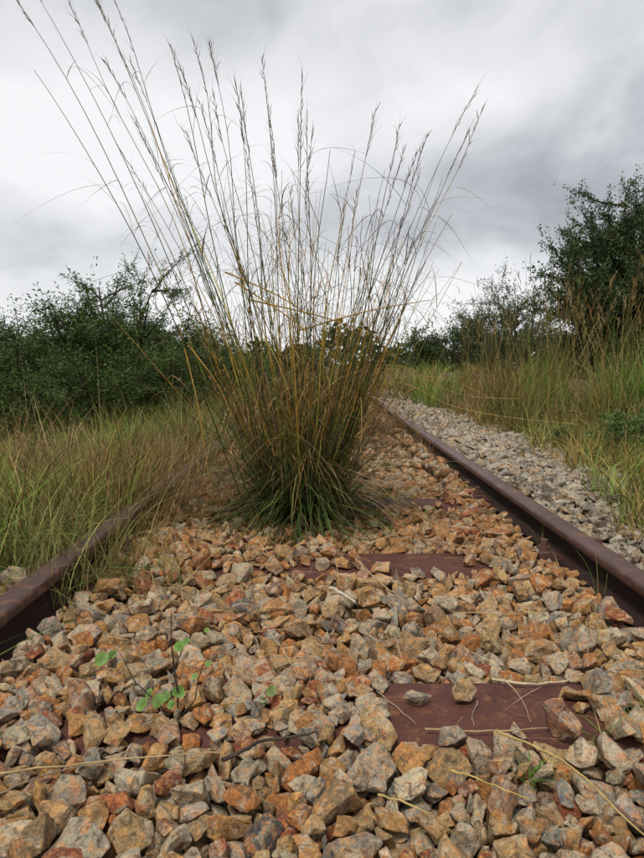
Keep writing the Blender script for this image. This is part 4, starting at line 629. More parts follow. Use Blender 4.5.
4,63,-58,751,-38,-13,-27,21,16,28,-302,784,-42,7,3,-12,21,76,68,2673,-12,-33,-22,17,38,42,-4,1370,-39,23,25,14,33,33,76,1927,-21,25,-1,-31,17,38,-30,2051,-19,7,46,3,
2,42,395,2361,-17,-38,-5,4,7,36,62,1902,-18,-10,-21,19,8,78,442,2032,-30,-5,-16,8,3,34,-295,1842,-6,3,35,-6,10,49,83,1606,-15,-10,23,-1,10,29,-7,2475,12,-42,12,-11,25,29,-457,1628,-3,1,-8,-9,
32,46,-187,1774,15,-16,10,-18,35,37,-314,2403,18,-32,-10,0,21,44,542,1574,12,11,-4,-34,13,75,421,1266,-28,33,-27,4,7,45,-144,1419,-40,-1,4,-7,37,48,401,902,-32,6,-34,-25,
13,59,-57,2057,-24,14,20,9,17,42,-422,1827,-3,3,29,8,1,38,-385,987,13,15,23,-4,0,38,284,2628,-18,20,-29,10,18,31,450,1999,-22,-32,31,9,38,43,152,1591,-35,-15,13,5,9,39,-5,2254,-10,-24,3,-5,
34,61,-443,1607,-6,-4,4,-31,21,53,182,2088,-26,-17,-13,-25,19,46,415,1526,-33,7,-46,0,20,36,409,2038,-21,7,30,22,1,31,264,916,-37,14,4,11,39,35,178,1198,-23,-3,11,11,
28,39,534,1990,13,43,-18,-4,10,38,-259,1166,-34,-23,10,-6,19,24,427,2535,-4,-6,-9,-4,22,56,-276,1203,-24,31,4,-13,31,36,227,2566,-39,-40,5,-3,0,43,351,2286,-22,-11,20,-9,
9,56,-213,2516,16,-10,-19,16,20,52,-102,2347,-15,-13,-14,36,10,42,38,1634,-31,16,-32,12,27,34,-118,2023,-13,-33,15,14,38,36,207,1200,-25,31,7,-2,36,30,363,1643,-12,12,-26,-3,
39,55,-130,1935,-19,2,-5,-36,18,38,556,1609,9,17,-39,-13,20,45,394,1835,-38,-9,1,18,31,32,264,2288,-23,20,-32,-21,8,68,418,2767,-33,9,1,5,2,41,-462,2016,12,-7,-22,15,
7,51,-493,2782,3,-35,9,-16,24,34,-11,777,-42,1,-1,40,22,36,-79,1848,-40,-20,1,-2,35,33,-429,1117,-2,15,11,28,12,39,-65,1400,-23,6,30,-30,35,42,-241,1355,-5,-36,0,17,
8,78,137,1951,-19,-21,33,5,32,24,-133,1013,6,-34,-28,12,33,43,-253,1969,-9,-16,-1,-34,12,61,-198,792,-34,-40,5,17,30,46,-79,1132,-35,-29,35,6,11,37,11,1133,-37,-6,-35,-10,
15,72,-327,2352,-8,21,-2,-15,29,32,-491,1520,-1,30,-22,3,19,56,-37,2009,-19,-12,-40,4,33,30,-338,1430,-20,37,15,7,7,25,-29,2342,-11,-19,-14,-12,3,47,-151,2478,12,-11,-24,-36,
39,41,-486,2154,18,-5,40,-6,0,50,412,2591,-10,42,-6,-13,28,32,-252,1319,-21,3,44,-11,33,49,445,1652,3,2,36,-6,0,47,-114,1263,-37,41,-11,4,5,28,-193,1721,12,-16,12,-22,
28,49,381,1215,-36,-12,27,-27,33,26,555,1745,17,22,-33,-13,14,53,477,2156,-20,-6,10,22,39,52,-46,1837,-30,-36,0,-4,25,35,75,2096,-13,-12,10,26,25,40,-176,1242,-32,29,18,-13,
16,40,-87,2644,-6,11,13,26,32,39,-250,908,-31,-18,-21,22,0,49,299,1855,-6,-6,5,12,7,37,-192,1739,12,-29,23,-3,24,56,195,2541,-17,2,-13,-38,37,47,-392,1827,-2,12,-8,29,
24,32,337,1493,-19,14,17,24,27,38,-21,1370,-34,19,-16,-36,26,30,-83,1386,-37,-7,30,29,1,36,-370,800,-19,6,2,43,5,39,266,2604,-14,6,5,5,5,34,-359,1936,-8,-11,30,6,30,50,21,1845,0,26,20,-18,
27,64,-325,881,-36,-6,4,-4,0,26,-42,2444,6,-23,32,-9,19,38,413,2556,-9,-12,30,-5,26,44,-223,903,-29,32,-14,-20,15,63,-17,2143,-24,11,-16,-11,21,41,562,2090,15,17,-20,-5,
8,34,-455,2118,15,22,-39,-5,35,36,287,745,-23,21,-5,8,16,47,-189,2120,-13,8,11,9,27,50,300,907,-38,21,39,-4,33,54,9,812,-36,-14,22,-16,24,46,-33,2481,8,-2,-8,-34,30,49,-75,786,-27,0,-24,24,
19,45,-268,2680,-8,14,-32,21,13,42,64,2135,-16,-28,35,8,7,46,-235,2423,17,11,14,-9,6,40,302,2661,-18,6,-25,-30,33,37,447,1092,7,5,-15,-41,34,29,64,1422,-24,-18,9,-30,
37,30,-283,1563,-21,-23,-30,-15,7,72,552,1634,0,-9,7,-32,13,49,244,1612,-35,13,-1,16,6,31,140,1285,-27,36,9,12,38,65,-157,2548,-25,5,18,39,7,62,-70,2198,-20,-29,30,5,
10,44,-105,2709,-8,25,-31,-8,22,27,-180,1041,8,21,3,0,37,32,253,851,-37,25,-17,-16,5,55,-16,1482,-27,-12,10,-22,20,33,27,864,-28,7,-8,-6,35,50,182,1513,-30,-14,-37,-19,
23,33,182,1165,-19,-31,4,-3,19,29,-313,1380,-8,33,25,-10,18,33,230,883,-40,10,41,6,9,24,-287,2272,-11,-13,3,0,14,63,333,1869,-27,17,-40,-7,26,47,-349,1337,-23,26,30,2,
9,42,-265,2237,-12,-13,28,-13,25,35,78,1837,-35,-29,21,16,18,39,297,2290,-20,24,27,27,8,24,363,1809,15,7,4,41,36,22,385,1732,5,18,9,5,39,39,-289,1148,-14,-30,2,1,17,61,-400,2270,-2,-7,-11,3,
37,30,549,1918,1,3,-33,-21,27,56,-449,2306,10,14,-24,-15,20,55,435,2196,-28,7,-5,16,22,22,-422,1456,-11,-15,32,-4,18,31,142,1896,-20,-28,18,-29,31,42,261,1149,-36,-1,-47,-4,
8,46,-363,2536,9,13,26,15,25,59,160,1435,-36,0,0,-45,38,26,267,1426,-14,11,17,-35,32,26,471,1480,-21,-1,-8,-38,22,29,83,2030,-15,-22,36,-11,39,48,430,1470,-30,0,-26,37,
35,46,7,2647,4,-1,23,-21,9,53,182,2057,-21,-14,8,-15,30,34,171,1496,-8,-26,34,5,14,50,-480,2640,11,25,8,5,34,49,-250,970,5,-27,-38,-3,24,50,-74,2085,-22,-32,-11,15,2,41,525,2209,2,31,-33,2,
30,62,-358,704,5,-19,29,30,12,42,-219,787,-14,-7,16,-32,13,29,280,1982,-12,16,8,4,35,41,-9,1542,-23,-14,23,-12,16,39,-274,2315,-16,-3,30,33,20,52,-303,1545,-25,3,-13,8,
36,34,-236,891,-24,-10,-15,-16,5,41,451,1297,-12,-16,7,3,25,48,-187,2553,-16,-37,0,-19,39,28,-425,1442,-6,11,12,2,10,45,43,2533,2,2,28,-25,1,38,1,796,-27,-32,5,0,
26,58,-289,2243,-26,25,-13,-34,0,26,-131,1974,-20,-21,27,-23,18,41,-37,2177,-18,-8,34,20,22,31,-212,2546,-28,8,-36,17,11,27,-76,903,-36,23,4,-32,26,22,338,2106,-28,7,-35,-5,
1,53,422,1568,-36,-40,13,-2,4,38,154,2466,9,10,-1,19,20,27,-23,2491,11,3,-39,8,33,36,444,1755,20,10,3,22,1,22,465,2365,-6,9,32,33,38,68,398,1976,-26,-24,-7,-23,22,34,534,1325,-3,21,2,-1,
29,27,-133,850,-42,8,9,27,35,39,108,1152,-36,1,35,-18,7,26,-491,1595,6,-4,-28,11,8,32,-321,1643,-12,6,-19,34,35,26,-104,2558,-41,-36,-8,12,2,29,-109,2265,1,-38,-19,1,
21,37,139,2506,8,-14,11,-19,36,31,452,2555,-42,10,-25,-35,39,73,-234,2163,-18,37,-23,-1,4,55,366,2616,-18,-4,-22,-32,30,46,354,1381,-38,-2,-2,-34,34,48,-226,2553,-30,-22,10,-34,
7,69,448,2601,-8,-2,37,-5,17,39,35,793,-41,-38,4,0,25,45,-274,2520,15,-7,14,5,15,40,361,1292,-19,13,-6,36,24,33,-124,877,-40,3,20,-19,34,78,519,2075,1,0,-5,-11,37,40,339,2745,-13,-40,-17,15,
29,78,-24,2767,-33,25,20,23,33,26,531,1198,-5,-5,-4,26,23,48,555,1969,1,19,33,-6,24,53,-104,1294,-30,-5,16,-4,0,78,-236,2765,-17,9,13,27,36,46,-16,2525,8,9,-27,36,
34,46,-502,1607,-2,-19,21,-10,17,44,-290,2214,-15,-9,-3,6,5,29,-90,1338,-25,21,-5,-6,31,40,296,2314,-18,11,-5,-1,34,41,-59,1125,-35,26,-6,16,5,37,-278,2546,-30,-12,-6,-23,
9,44,82,1539,-15,5,37,-16,27,40,454,1076,7,9,1,2,23,55,-278,2434,14,13,-13,-10,39,40,-398,2464,18,-25,-17,-18,1,44,264,2146,-20,34,-7,23,25,45,406,1138,-19,14,8,-2,
24,56,-309,766,-31,29,24,-15,25,33,420,2551,-34,13,-32,27,7,68,-111,2537,-15,4,36,-24,22,73,-132,2033,-30,22,1,8,3,60,541,1866,4,1,39,-25,8,44,383,2666,-27,-7,-25,20,
19,35,-286,1879,-14,-33,18,-12,10,37,487,2526,10,-16,13,21,39,20,-325,1699,9,-17,-7,-12,22,25,305,1637,-34,-21,-15,-11,38,55,296,1171,-37,-5,-4,-7,29,32,-267,1645,-16,9,40,-14,
10,36,476,2592,-39,-1,3,-17,23,29,-91,1024,8,27,-35,12,35,29,-174,2421,17,8,-6,7,13,54,-357,1590,-30,4,4,-35,19,27,-85,842,-20,-36,-2,-22,0,35,-383,1852,6,-24,17,19,
31,42,544,2659,8,16,-10,13,31,32,-120,1215,-27,2,-40,-8,33,38,394,2011,-13,-33,-16,-10,31,21,554,1804,10,-1,-28,-8,1,33,122,1166,-21,0,27,-9,29,38,-157,1771,9,17,-3,-4,
24,36,11,2451,7,3,10,-33,4,43,291,2165,-25,-14,5,-1,22,45,44,2142,-23,-16,21,-4,36,38,383,2246,-23,3,6,0,25,51,-264,1629,-23,-8,-4,-6,16,48,-12,1152,-38,-22,27,-19,
17,35,-173,2648,-4,-13,8,31,16,45,353,1569,-30,32,20,12,17,29,-193,1200,-25,-13,30,29,36,33,-249,1192,-14,16,-3,-19,37,37,292,1143,-37,3,0,-3,6,24,393,894,-17,26,23,12,
24,33,5,2145,-13,-25,3,-12,22,42,-112,1790,11,-39,24,-2,21,25,-325,1416,-17,-16,-12,26,34,36,-311,2184,-16,15,-37,-18,11,41,401,1903,-16,-22,17,9,7,49,-269,1904,-22,-27,-26,5,
29,33,180,2490,8,28,-3,8,24,49,220,1872,-35,-28,-9,4,6,61,294,1879,-28,29,-9,6,7,33,-482,1104,24,7,-1,23,31,60,215,2643,-28,-28,-28,-9,18,34,560,2285,6,37,18,21,26,30,167,2355,-16,42,-3,-16,
8,27,543,1741,7,-1,-8,-44,8,39,-203,852,-40,13,42,-5,15,61,204,2122,-32,-35,17,5,11,65,-204,2582,-30,-30,-27,-18,19,54,-159,1371,-35,-8,6,-6,8,49,-444,2517,16,18,-19,-13,
31,47,53,2475,11,-19,41,-9,24,74,-384,2152,-10,-14,-3,21,26,45,31,1400,-34,19,-33,24,25,78,-292,2283,-28,3,-39,-12,28,63,56,1315,-32,43,4,-2,31,60,481,1849,-4,-17,10,40,
36,43,-482,1335,-3,-15,-12,15,22,28,-12,2171,-17,-6,7,-17,37,36,82,1826,-10,5,7,-4,26,34,-169,1212,-25,-11,14,6,24,42,-477,1294,7,-7,-37,1,12,27,-354,2024,5,18,33,6,
18,60,-43,2575,-5,-4,35,-19,36,28,78,1830,-23,7,-34,17,3,50,-22,2641,-13,15,-25,15,15,45,204,1420,-36,-1,-5,-34,21,59,-379,2211,-17,-12,9,-12,38,35,100,1304,-22,16,-13,37,
23,25,-95,2460,9,-2,-14,-16,9,43,304,2350,-13,27,-29,10,3,50,431,2299,-29,18,-41,-2,31,23,238,1221,-18,19,16,-24,28,63,131,2700,-18,18,-36,-3,8,31,75,1178,-22,-1,-40,10,
18,39,173,2576,-33,21,19,35,22,44,-301,1283,-23,-21,-34,13,21,30,-377,2618,0,6,17,2,31,30,371,2562,-41,5,-4,-5,33,33,-470,2149,12,-1,-6,0,9,64,-479,2566,14,-2,-39,18,
39,62,-66,2558,-32,-12,-4,-2,28,39,187,2644,-16,-30,-21,-1,5,30,323,2726,-15,-17,-1,23,0,23,499,2245,-2,13,-23,24,11,34,-144,2534,3,-22,-26,1,36,51,547,2351,-3,-23,-11,4,
10,25,-212,2738,-14,33,26,-4,16,35,193,2185,-34,16,-11,13,33,51,-351,2550,-1,25,2,-16,33,34,-104,2554,-27,-12,6,-41,23,47,538,2179,8,14,-9,4,13,22,435,1370,-20,25,9,10,
7,18,442,2443,4,-1,4,-24,11,51,-123,2610,-1,-11,-42,-2,24,43,312,2223,-21,-15,-42,10,30,53,-150,2708,-12,30,-14,-7,32,24,-76,1270,-30,-5,0,-26,6,49,-453,2417,12,34,-10,-12,
14,44,-124,1579,-32,25,-31,13,39,37,-481,1025,8,35,30,-10,32,25,-399,990,7,12,-29,-23,25,37,370,2283,-21,31,-15,-17,10,30,-40,1127,-39,5,-40,-15,17,33,176,838,-40,-35,-10,-2,
18,39,-223,2310,-14,-19,6,-25,32,39,477,1449,-13,-32,-7,-14,31,29,135,1447,-25,34,15,25,21,27,-417,901,-8,23,-14,0,18,32,469,1951,-7,-3,15,-18,2,65,1,1845,-14,36,25,5,
2,22,342,2309,-15,8,-21,20,11,46,-254,1898,-14,-22,-9,25,32,42,-45,1542,-21,20,27,-2,10,34,-174,1721,16,34,15,-11,11,36,-98,2131,-16,-17,-34,27,12,49,-217,1362,-30,8,-32,-29,
12,46,-444,1171,9,-16,38,1,11,34,-30,1520,-32,-8,-29,21,26,78,52,2053,-24,-13,-8,14,39,48,480,2037,-11,5,-13,-7,36,30,-504,1836,32,-5,5,20,0,30,141,1872,-33,0,-8,25,
2,37,396,2559,-34,-14,-19,16,19,40,559,1469,3,2,-9,31,19,41,-142,2437,13,-17,43,3,28,31,319,2182,-18,21,34,22,39,19,-208,938,-12,-18,-16,-18,33,50,-74,1367,-35,-6,3,3,
9,78,94,2121,-29,-27,-11,25,23,42,551,2406,11,-41,4,-10,18,53,128,2114,-30,-4,-34,1,3,43,-149,760,-36,-34,29,9,3,23,-121,936,-9,43,-18,1,2,40,334,1174,-39,-4,21,-31,39,44,18,2047,-8,35,9,6,
22,45,-454,2384,10,-17,16,-23,10,27,-66,920,-41,-1,3,-10,6,78,-81,2573,-15,7,-31,-9,32,32,-19,1520,-14,-39,-17,-5,1,30,-327,1584,-12,-4,18,-16,4,48,-359,1674,10,4,-11,-16,
34,65,249,2581,-26,-34,20,-17,25,27,329,1617,-15,17,-32,-17,24,25,-102,1123,-34,13,-30,-11,32,33,-296,1494,-27,-26,-20,-3,8,54,499,2696,-1,4,-4,-15,0,35,48,1458,-3,-37,18,2,
2,22,83,2060,-15,4,-36,-6,13,26,70,2453,6,6,28,29,21,33,-384,1509,-12,31,33,14,19,32,-192,2520,11,30,30,-13,0,29,-103,2479,8,14,42,1,8,47,418,2015,-18,0,-8,-32,4,21,551,1995,5,15,9,16,
7,33,233,1545,-26,-19,9,-40,35,43,85,1198,-27,-32,11,-23,15,53,-40,2543,-6,-31,6,30,34,76,9,2784,-31,-6,-32,-19,38,41,279,2035,-21,-7,-7,-29,16,27,280,894,-40,20,-5,-9,
28,40,458,2348,-15,-10,-10,12,31,38,-235,1562,-27,-10,-33,-25,9,56,-386,1970,-8,-18,-12,26,38,40,-269,1839,-3,-11,7,-27,36,37,477,2732,-8,-25,3,-14,32,49,-321,1610,-19,26,-24,-21,
7,37,-91,1620,-16,2,-18,-19,21,41,-363,1961,-15,-13,14,-26,30,57,436,1963,-27,19,-11,-29,3,31,485,1599,3,12,-10,26,20,19,-189,2554,-43,-10,-5,-33,14,40,-391,1669,10,36,-22,-12,
26,28,547,1771,9,-35,-6,7,22,23,479,1723,6,-13,20,-26,17,29,28,2488,6,7,9,27,13,57,260,1545,-33,-37,25,9,20,36,8,1719,7,38,19,0,15,37,-110,1640,-23,16,2,-22,32,50,-297,2712,-10,-12,13,-28,
1,36,-289,1596,-27,5,-6,-37,26,44,343,2142,-21,-13,-24,11,24,29,431,1533,-22,-18,-3,-31,38,26,50,1734,7,30,-13,-8,29,78,435,910,-9,0,6,-22,33,24,99,1835,-42,-4,24,37,
25,32,416,2273,-28,-9,-24,-27,29,38,464,2290,-24,-4,-43,-16,34,51,-16,2023,-18,8,24,30,20,48,-217,1129,-16,-3,0,12,37,50,1,1185,-19,25,5,13,7,51,136,2762,-34,1,-10,17,
5,27,-269,1187,-40,23,0,-2,1,51,347,1972,-23,-26,18,29,2,46,433,2570,-35,-8,37,-19,25,28,324,2577,-38,-16,-7,-41,30,46,-351,2264,-1,-7,-14,25,19,23,-76,1113,-24,-16,-6,-26,
8,38,-167,2358,-16,13,-25,-33,22,44,237,2324,-20,-10,-11,-28,36,55,-8,2555,-30,-12,-18,-34,36,40,-477,2061,0,-1,4,46,18,37,329,2596,-34,-25,13,-6,29,34,-129,2491,8,20,-19,-6,
18,33,542,2732,11,9,2,-37,27,65,-192,2668,-20,-18,7,-24,8,56,-260,1872,-20,-7,-10,-30,30,35,-345,1548,-23,10,12,-26,23,31,396,854,-37,15,28,21,23,51,-165,2454,12,-39,9,13,
10,43,422,2722,-25,8,-24,6,35,34,500,2564,5,24,-11,5,2,28,288,1416,-25,7,31,-29,20,33,-474,2110,7,-20,0,10,3,63,-390,1444,-24,-20,-5,21,3,28,-15,1436,-25,-10,-24,39,
31,42,-280,1423,-28,5,-33,-23,37,23,-70,2139,-25,44,4,13,30,49,-385,2663,-1,-25,-11,30,18,47,91,2725,-14,2,-18,-38,26,34,-149,2136,-25,-22,-31,-20,11,53,-336,1290,-26,-1,-25,4,
3,18,211,2552,-44,-10,-28,26,16,71,471,2642,-9,-22,25,27,16,44,-48,1811,9,-2,9,28,26,51,445,2226,-33,13,33,18,24,32,-74,1477,-17,-33,-11,-27,4,28,-435,1455,-3,26,-32,-17,
9,40,-461,1721,9,-12,-37,7,11,24,161,1640,-25,17,3,34,37,51,199,1886,-32,24,18,11,22,28,-258,1705,7,-6,-25,33,35,53,-229,1626,-31,5,-13,-32,39,45,512,1450,-3,-6,1,32,
22,16,512,1552,-7,-20,0,0,6,30,-14,1587,-22,36,17,-16,10,36,-106,1183,-17,-9,13,-10,34,75,-307,1728,7,-5,0,-8,22,56,-78,1955,-31,8,-25,-39,37,27,557,1948,-4,-34,1,-13,
7,46,-472,1996,-2,-24,-30,8,35,60,192,2010,-26,34,13,15,22,29,-496,1741,10,4,20,27,3,20,-263,1654,-2,9,-17,30,36,38,-479,1575,-1,-4,-22,-33,14,34,-390,1641,8,-42,-5,4,
14,47,342,1238,-34,-44,2,4,20,33,-162,1304,-40,21,32,5,13,62,-388,1878,-4,9,-14,-15,31,24,317,1277,-37,-3,26,-2,7,53,502,1349,-2,-45,-8,-6,6,26,-26,1559,-15,0,-4,33,
21,39,329,1331,-35,-30,24,13,7,40,433,1545,1,-9,-42,12,7,33,-83,1773,14,-16,23,-37,20,44,-318,1575,-24,11,19,10,37,21,-25,1748,7,-2,-36,11,14,51,478,1389,-9,-37,19,-9,
35,37,53,1434,-37,9,13,37,39,27,-213,1688,10,7,-15,25,38,56,-219,1915,-17,-11,21,-20,1,28,-496,1507,-5,23,31,-12,12,45,-323,1483,-36,18,-26,27,17,44,537,1996,-4,-32,24,-4,
28,29,-210,924,-7,-23,9,18,13,40,509,2045,-1,-2,42,5,6,56,-467,2247,0,11,-13,-14,31,38,450,2307,-14,11,-1,8,35,47,-234,1397,-23,-17,-38,-4,35,27,-315,1376,-26,10,-7,-18,
1,18,-84,1938,-23,3,21,39,25,59,-36,735,-26,8,10,40,27,23,458,2233,-21,13,8,33,3,37,359,2197,-19,-12,45,-9,10,39,461,2187,-20,43,-17,-4,0,32,-240,833,-40,-19,36,-11,7,41,-1,2102,-25,-1,35,-9,
1,41,194,1353,-35,17,-8,11,12,41,-357,916,-33,38,-4,-23,25,25,160,2061,-20,4,-7,-12,23,28,-219,1317,-39,-30,33,-7,33,33,497,1122,-1,14,23,30,13,57,462,1199,-20,-2,37,-11,
18,33,-312,1988,-9,-20,-5,-4,12,31,290,2362,-7,12,20,-12,26,38,-203,1241,-36,31,-8,-7,1,64,-387,2413,23,-2,1,5,2,32,-468,1409,3,1,16,36,16,39,-361,1822,5,-12,0,33,
37,47,-249,2243,-35,-33,-1,-12,17,29,-128,1790,13,25,-13,-11,31,78,48,1517,-29,-1,-4,-44,12,39,-187,1832,-17,9,-34,15,22,34,-99,2503,8,-5,26,-33,29,54,249,1466,-27,8,26,24,
11,52,269,2578,-34,-17,-9,8,19,36,467,1880,12,36,-13,-1,22,52,-296,2600,-3,37,-11,0,26,78,19,2630,-19,-10,22,25,22,31,-318,2596,-3,-36,-15,-16,32,28,-356,2476,27,8,0,10,
18,50,307,1411,-36,2,43,-2,15,36,-305,2440,14,41,8,-20,21,36,-113,1415,-37,23,-40,10,5,33,104,2389,7,1,6,13,8,53,-356,2410,21,-18,25,3,4,41,507,1210,-5,-26,-3,0,35,32,-437,1860,0,26,20,30,
32,42,-170,1287,-36,42,-6,4,28,36,371,877,-37,15,-33,-8,15,24,-186,2645,-2,15,28,11,31,41,-246,2630,4,20,-25,-22,17,33,355,2218,-24,-14,18,10,26,29,-150,1276,-35,-34,-1,23,
35,33,-491,2538,20,-14,-1,10,20,60,-155,2275,-10,-4,-4,-21,39,54,-74,2524,13,-5,0,9,23,78,-247,2547,11,7,2,25,19,40,-416,2134,-11,-12,-19,-22,0,41,-68,2156,-7,-27,31,-6,
17,22,-426,2356,7,-4,-3,37,26,54,-142,2212,-29,-8,-7,5,20,40,-175,2163,-18,-6,4,-12,7,37,388,1352,-20,-39,4,14,22,42,-364,2388,26,-36,12,15,31,21,-332,2385,6,-34,3,-1,
27,42,215,2149,-34,-33,-14,-21,9,36,51,2398,10,-5,22,-12,10,43,-92,2157,-18,14,-10,-11,38,37,-430,2437,27,-2,-13,3,20,35,-494,2377,12,-34,4,-5,8,31,-378,2464,24,-34,7,-7,
24,60,-350,2140,-11,-41,-8,-10,25,47,-152,2247,-24,-5,21,14,18,34,-375,2437,25,4,12,45,2,31,158,1993,-11,-38,23,-14,28,48,364,2705,-10,2,8,-6,33,67,-138,1122,-26,6,-42,-17,
7,44,506,1174,-4,6,3,-40,19,39,-417,1524,-33,4,3,29,36,45,-394,2444,16,29,10,-11,18,71,-183,2742,-33,39,-20,-8,11,38,-187,1215,-37,4,38,-11,33,23,-227,2435,6,2,4,-40,5,36,164,2032,-16,9,7,-2,
29,35,328,1194,-35,14,-10,-38,7,44,551,2497,20,-6,-4,-8,38,32,451,2247,-32,0,14,24,39,54,196,2780,-35,-14,13,-20,39,42,189,2107,-19,-1,-14,-14,29,48,-158,2507,10,11,1,6,
30,56,-297,2535,2,-16,-3,-1,17,51,-424,2438,13,-22,26,-15,20,29,-471,1230,-5,3,14,-37,15,36,-41,2465,9,44,-4,4,31,35,518,2295,1,-42,6,-14,24,31,272,2565,-13,-14,8,35,
26,30,-387,2387,9,-6,-5,13,19,48,-305,2342,-36,18,-16,8,33,35,376,2647,-23,3,-6,-9,20,30,-350,2455,18,2,-2,15,32,51,267,2344,-33,35,0,5,33,33,-495,1985,6,2,33,27,2,35,-222,2687,-13,-35,-13,0,
29,33,-25,2560,-38,25,-10,-11,29,78,456,1279,-20,-17,2,-2,1,34,-426,2480,19,15,20,30,3,34,-441,2671,14,11,-13,3,9,48,421,2613,-5,22,-23,7,11,36,-493,2318,9,-14,7,-32,
29,34,-86,1252,-31,-2,32,-22,22,24,88,2079,-17,19,-7,-23,30,42,356,2586,-27,30,-15,-1,31,52,196,1240,-33,2,0,0,10,33,482,1165,0,-15,-12,41,30,22,272,2695,-29,-21,-21,1,
22,42,184,2280,-27,28,22,7,24,29,227,908,-24,17,6,-28,36,33,-206,927,-28,-14,-6,-3,17,42,-469,2669,10,5,-22,-23,23,37,-240,806,-39,29,28,-20,25,32,303,794,-33,-19,-28,5,
4,30,-105,1142,-42,-8,34,-29,3,28,164,2126,-24,-12,7,44,21,31,56,1142,-40,6,44,2,39,47,-34,2251,-29,-8,-34,12,34,32,-61,2249,-15,-36,-25,0,22,38,-353,888,-33,-29,24,-22,
12,39,297,874,-33,13,-28,4,30,35,-460,1165,-4,9,-1,36,8,30,364,896,-38,-9,-7,-43,29,59,-340,2089,-12,41,-16,6,36,36,-499,2110,7,-20,9,17,36,33,-230,869,-36,2,-25,22,
17,31,-496,2252,1,10,-38,-21,17,49,-278,2752,-21,16,30,-22,0,60,-387,2254,-20,-1,-40,24,37,38,-167,1111,-13,-19,-5,-19,24,48,477,1172,-22,26,4,-37,29,33,-139,2114,-23,34,-6,4,
38,28,114,804,-39,-17,10,9,0,26,-471,2410,9,-22,24,-3,23,23,294,2050,-27,-2,1,-39,26,30,-433,2344,10,-28,-8,-5,14,38,388,2032,-19,-3,3,-19,23,52,-62,2272,-21,-22,-29,-9,
26,41,131,2280,-17,7,37,4,38,45,-190,2285,-14,-10,-33,-29,10,24,119,1283,-38,-6,22,-4,27,26,-435,2339,-5,7,-3,41,24,15,302,808,-30,-7,19,21,21,42,-331,2265,-11,0,-21,-28,
34,29,-179,1022,5,-3,9,-34,0,57,-95,2258,-12,-11,38,-7,35,27,-200,2274,-27,38,-2,-9,12,29,34,2373,9,0,0,11,29,29,126,1887,-39,12,38,7,13,23,-108,2678,-11,14,20,-6,
23,26,-445,1470,-5,12,34,-14,25,45,74,1469,-40,-3,46,5,1,35,540,1461,-3,-20,-34,1,25,40,-280,1930,-22,-14,-40,3,29,27,-194,1697,6,-7,0,17,37,22,-311,1602,-12,32,-28,-4,
3,20,26,2467,5,-23,8,-9,23,32,78,1509,-39,-38,-14,-6,13,44,132,1506,-25,-11,-22,38,38,42,-483,1701,11,-7,-5,34,6,47,330,1511,-38,12,-19,-19,5,44,6,1558,-40,7,0,-39,
1,33,-201,1637,-19,0,41,-10,8,40,336,888,-40,11,-13,40,38,21,249,873,-42,-4,2,-13,27,25,-327,1674,5,10,-45,2,7,49,-334,1585,-36,-14,25,-34,39,39,-194,2253,-18,8,-7,-17,
31,46,363,2338,-25,7,-2,12,38,46,-475,1468,-2,32,2,1,37,23,-282,884,-40,21,-25,-19,23,39,-317,1686,9,-4,-14,-40,6,40,-401,1761,10,20,-17,-19,2,19,34,1890,-3,6,42,2,
35,30,-63,1922,-17,-12,-30,-33,34,33,224,1871,-17,-7,-43,-14,28,23,380,1893,-10,-14,43,11,22,47,-456,2448,14,13,-17,-13,14,27,-151,1833,-37,6,-36,-3,7,38,-197,1834,-36,30,23,-7,
7,48,315,2032,-29,9,-43,-13,38,74,-407,1336,-17,34,-5,-28,31,52,504,2486,14,7,-10,7,9,66,-91,1835,-21,-17,2,-10,14,24,-38,1781,10,23,-32,12,6,48,456,2109,-18,25,11,22,
38,54,-296,1767,11,19,-30,-17,8,38,112,1900,-16,-6,-4,1,36,46,186,1930,-27,-15,8,12,13,57,-398,1383,-30,-31,-5,9,2,28,-456,2106,6,-21,6,-16,4,28,-159,1126,-42,-23,-14,9,
20,58,-303,2419,9,38,-26,1,18,49,296,2330,-37,37,-23,-9,30,65,537,2528,13,6,0,29,13,38,-117,1620,-23,28,4,9,18,22,-196,2420,9,18,-31,11,11,51,-490,2176,5,-16,10,39,
32,67,113,2197,-35,-4,-32,17,15,36,338,1451,-29,-10,-15,14,6,59,245,2225,-30,-37,-6,21,10,33,199,2599,-37,25,26,-1,24,40,74,2373,5,11,6,-16,34,50,542,2425,13,-2,4,7,
14,45,-432,2649,4,27,8,-17,1,41,319,1376,-25,14,-14,-12,36,53,-41,2307,-26,-16,-14,-13,23,44,-444,2269,-4,4,0,-7,9,70,-303,2664,-11,16,0,6,31,24,-483,1965,10,-19,-7,-9,
25,57,-248,1353,-27,-27,-24,3,4,25,497,1341,5,16,-12,-7,3,39,539,2281,-5,5,-32,32,36,49,449,2712,-16,-33,14,-1,6,38,341,2717,-18,5,14,33,4,22,366,2581,-42,10,-7,-4,9,45,-5,1630,-26,20,-35,-6,
14,41,-442,2039,-3,19,-8,-12,16,46,81,1550,-29,4,7,37,10,52,516,1839,1,29,11,5,12,33,335,2352,-24,21,-5,-41,23,78,458,1909,-7,-15,-41,16,30,27,-386,1651,-8,20,-16,16,
20,33,125,1870,-41,-8,2,42,8,26,-466,2353,11,-15,37,17,13,40,340,1588,-26,18,-3,-13,29,28,-229,2583,-41,10,-4,-10,7,65,125,2342,-10,2,-38,22,15,26,-202,1224,-29,-16,5,39,
37,21,-478,1245,1,14,10,-14,11,59,-53,2341,-17,-1,-11,26,17,29,-39,1577,-23,-36,-15,7,39,36,-334,1570,-24,-4,13,-11,12,35,167,2011,-17,11,-12,-27,39,26,450,1981,-20,26,2,-24,
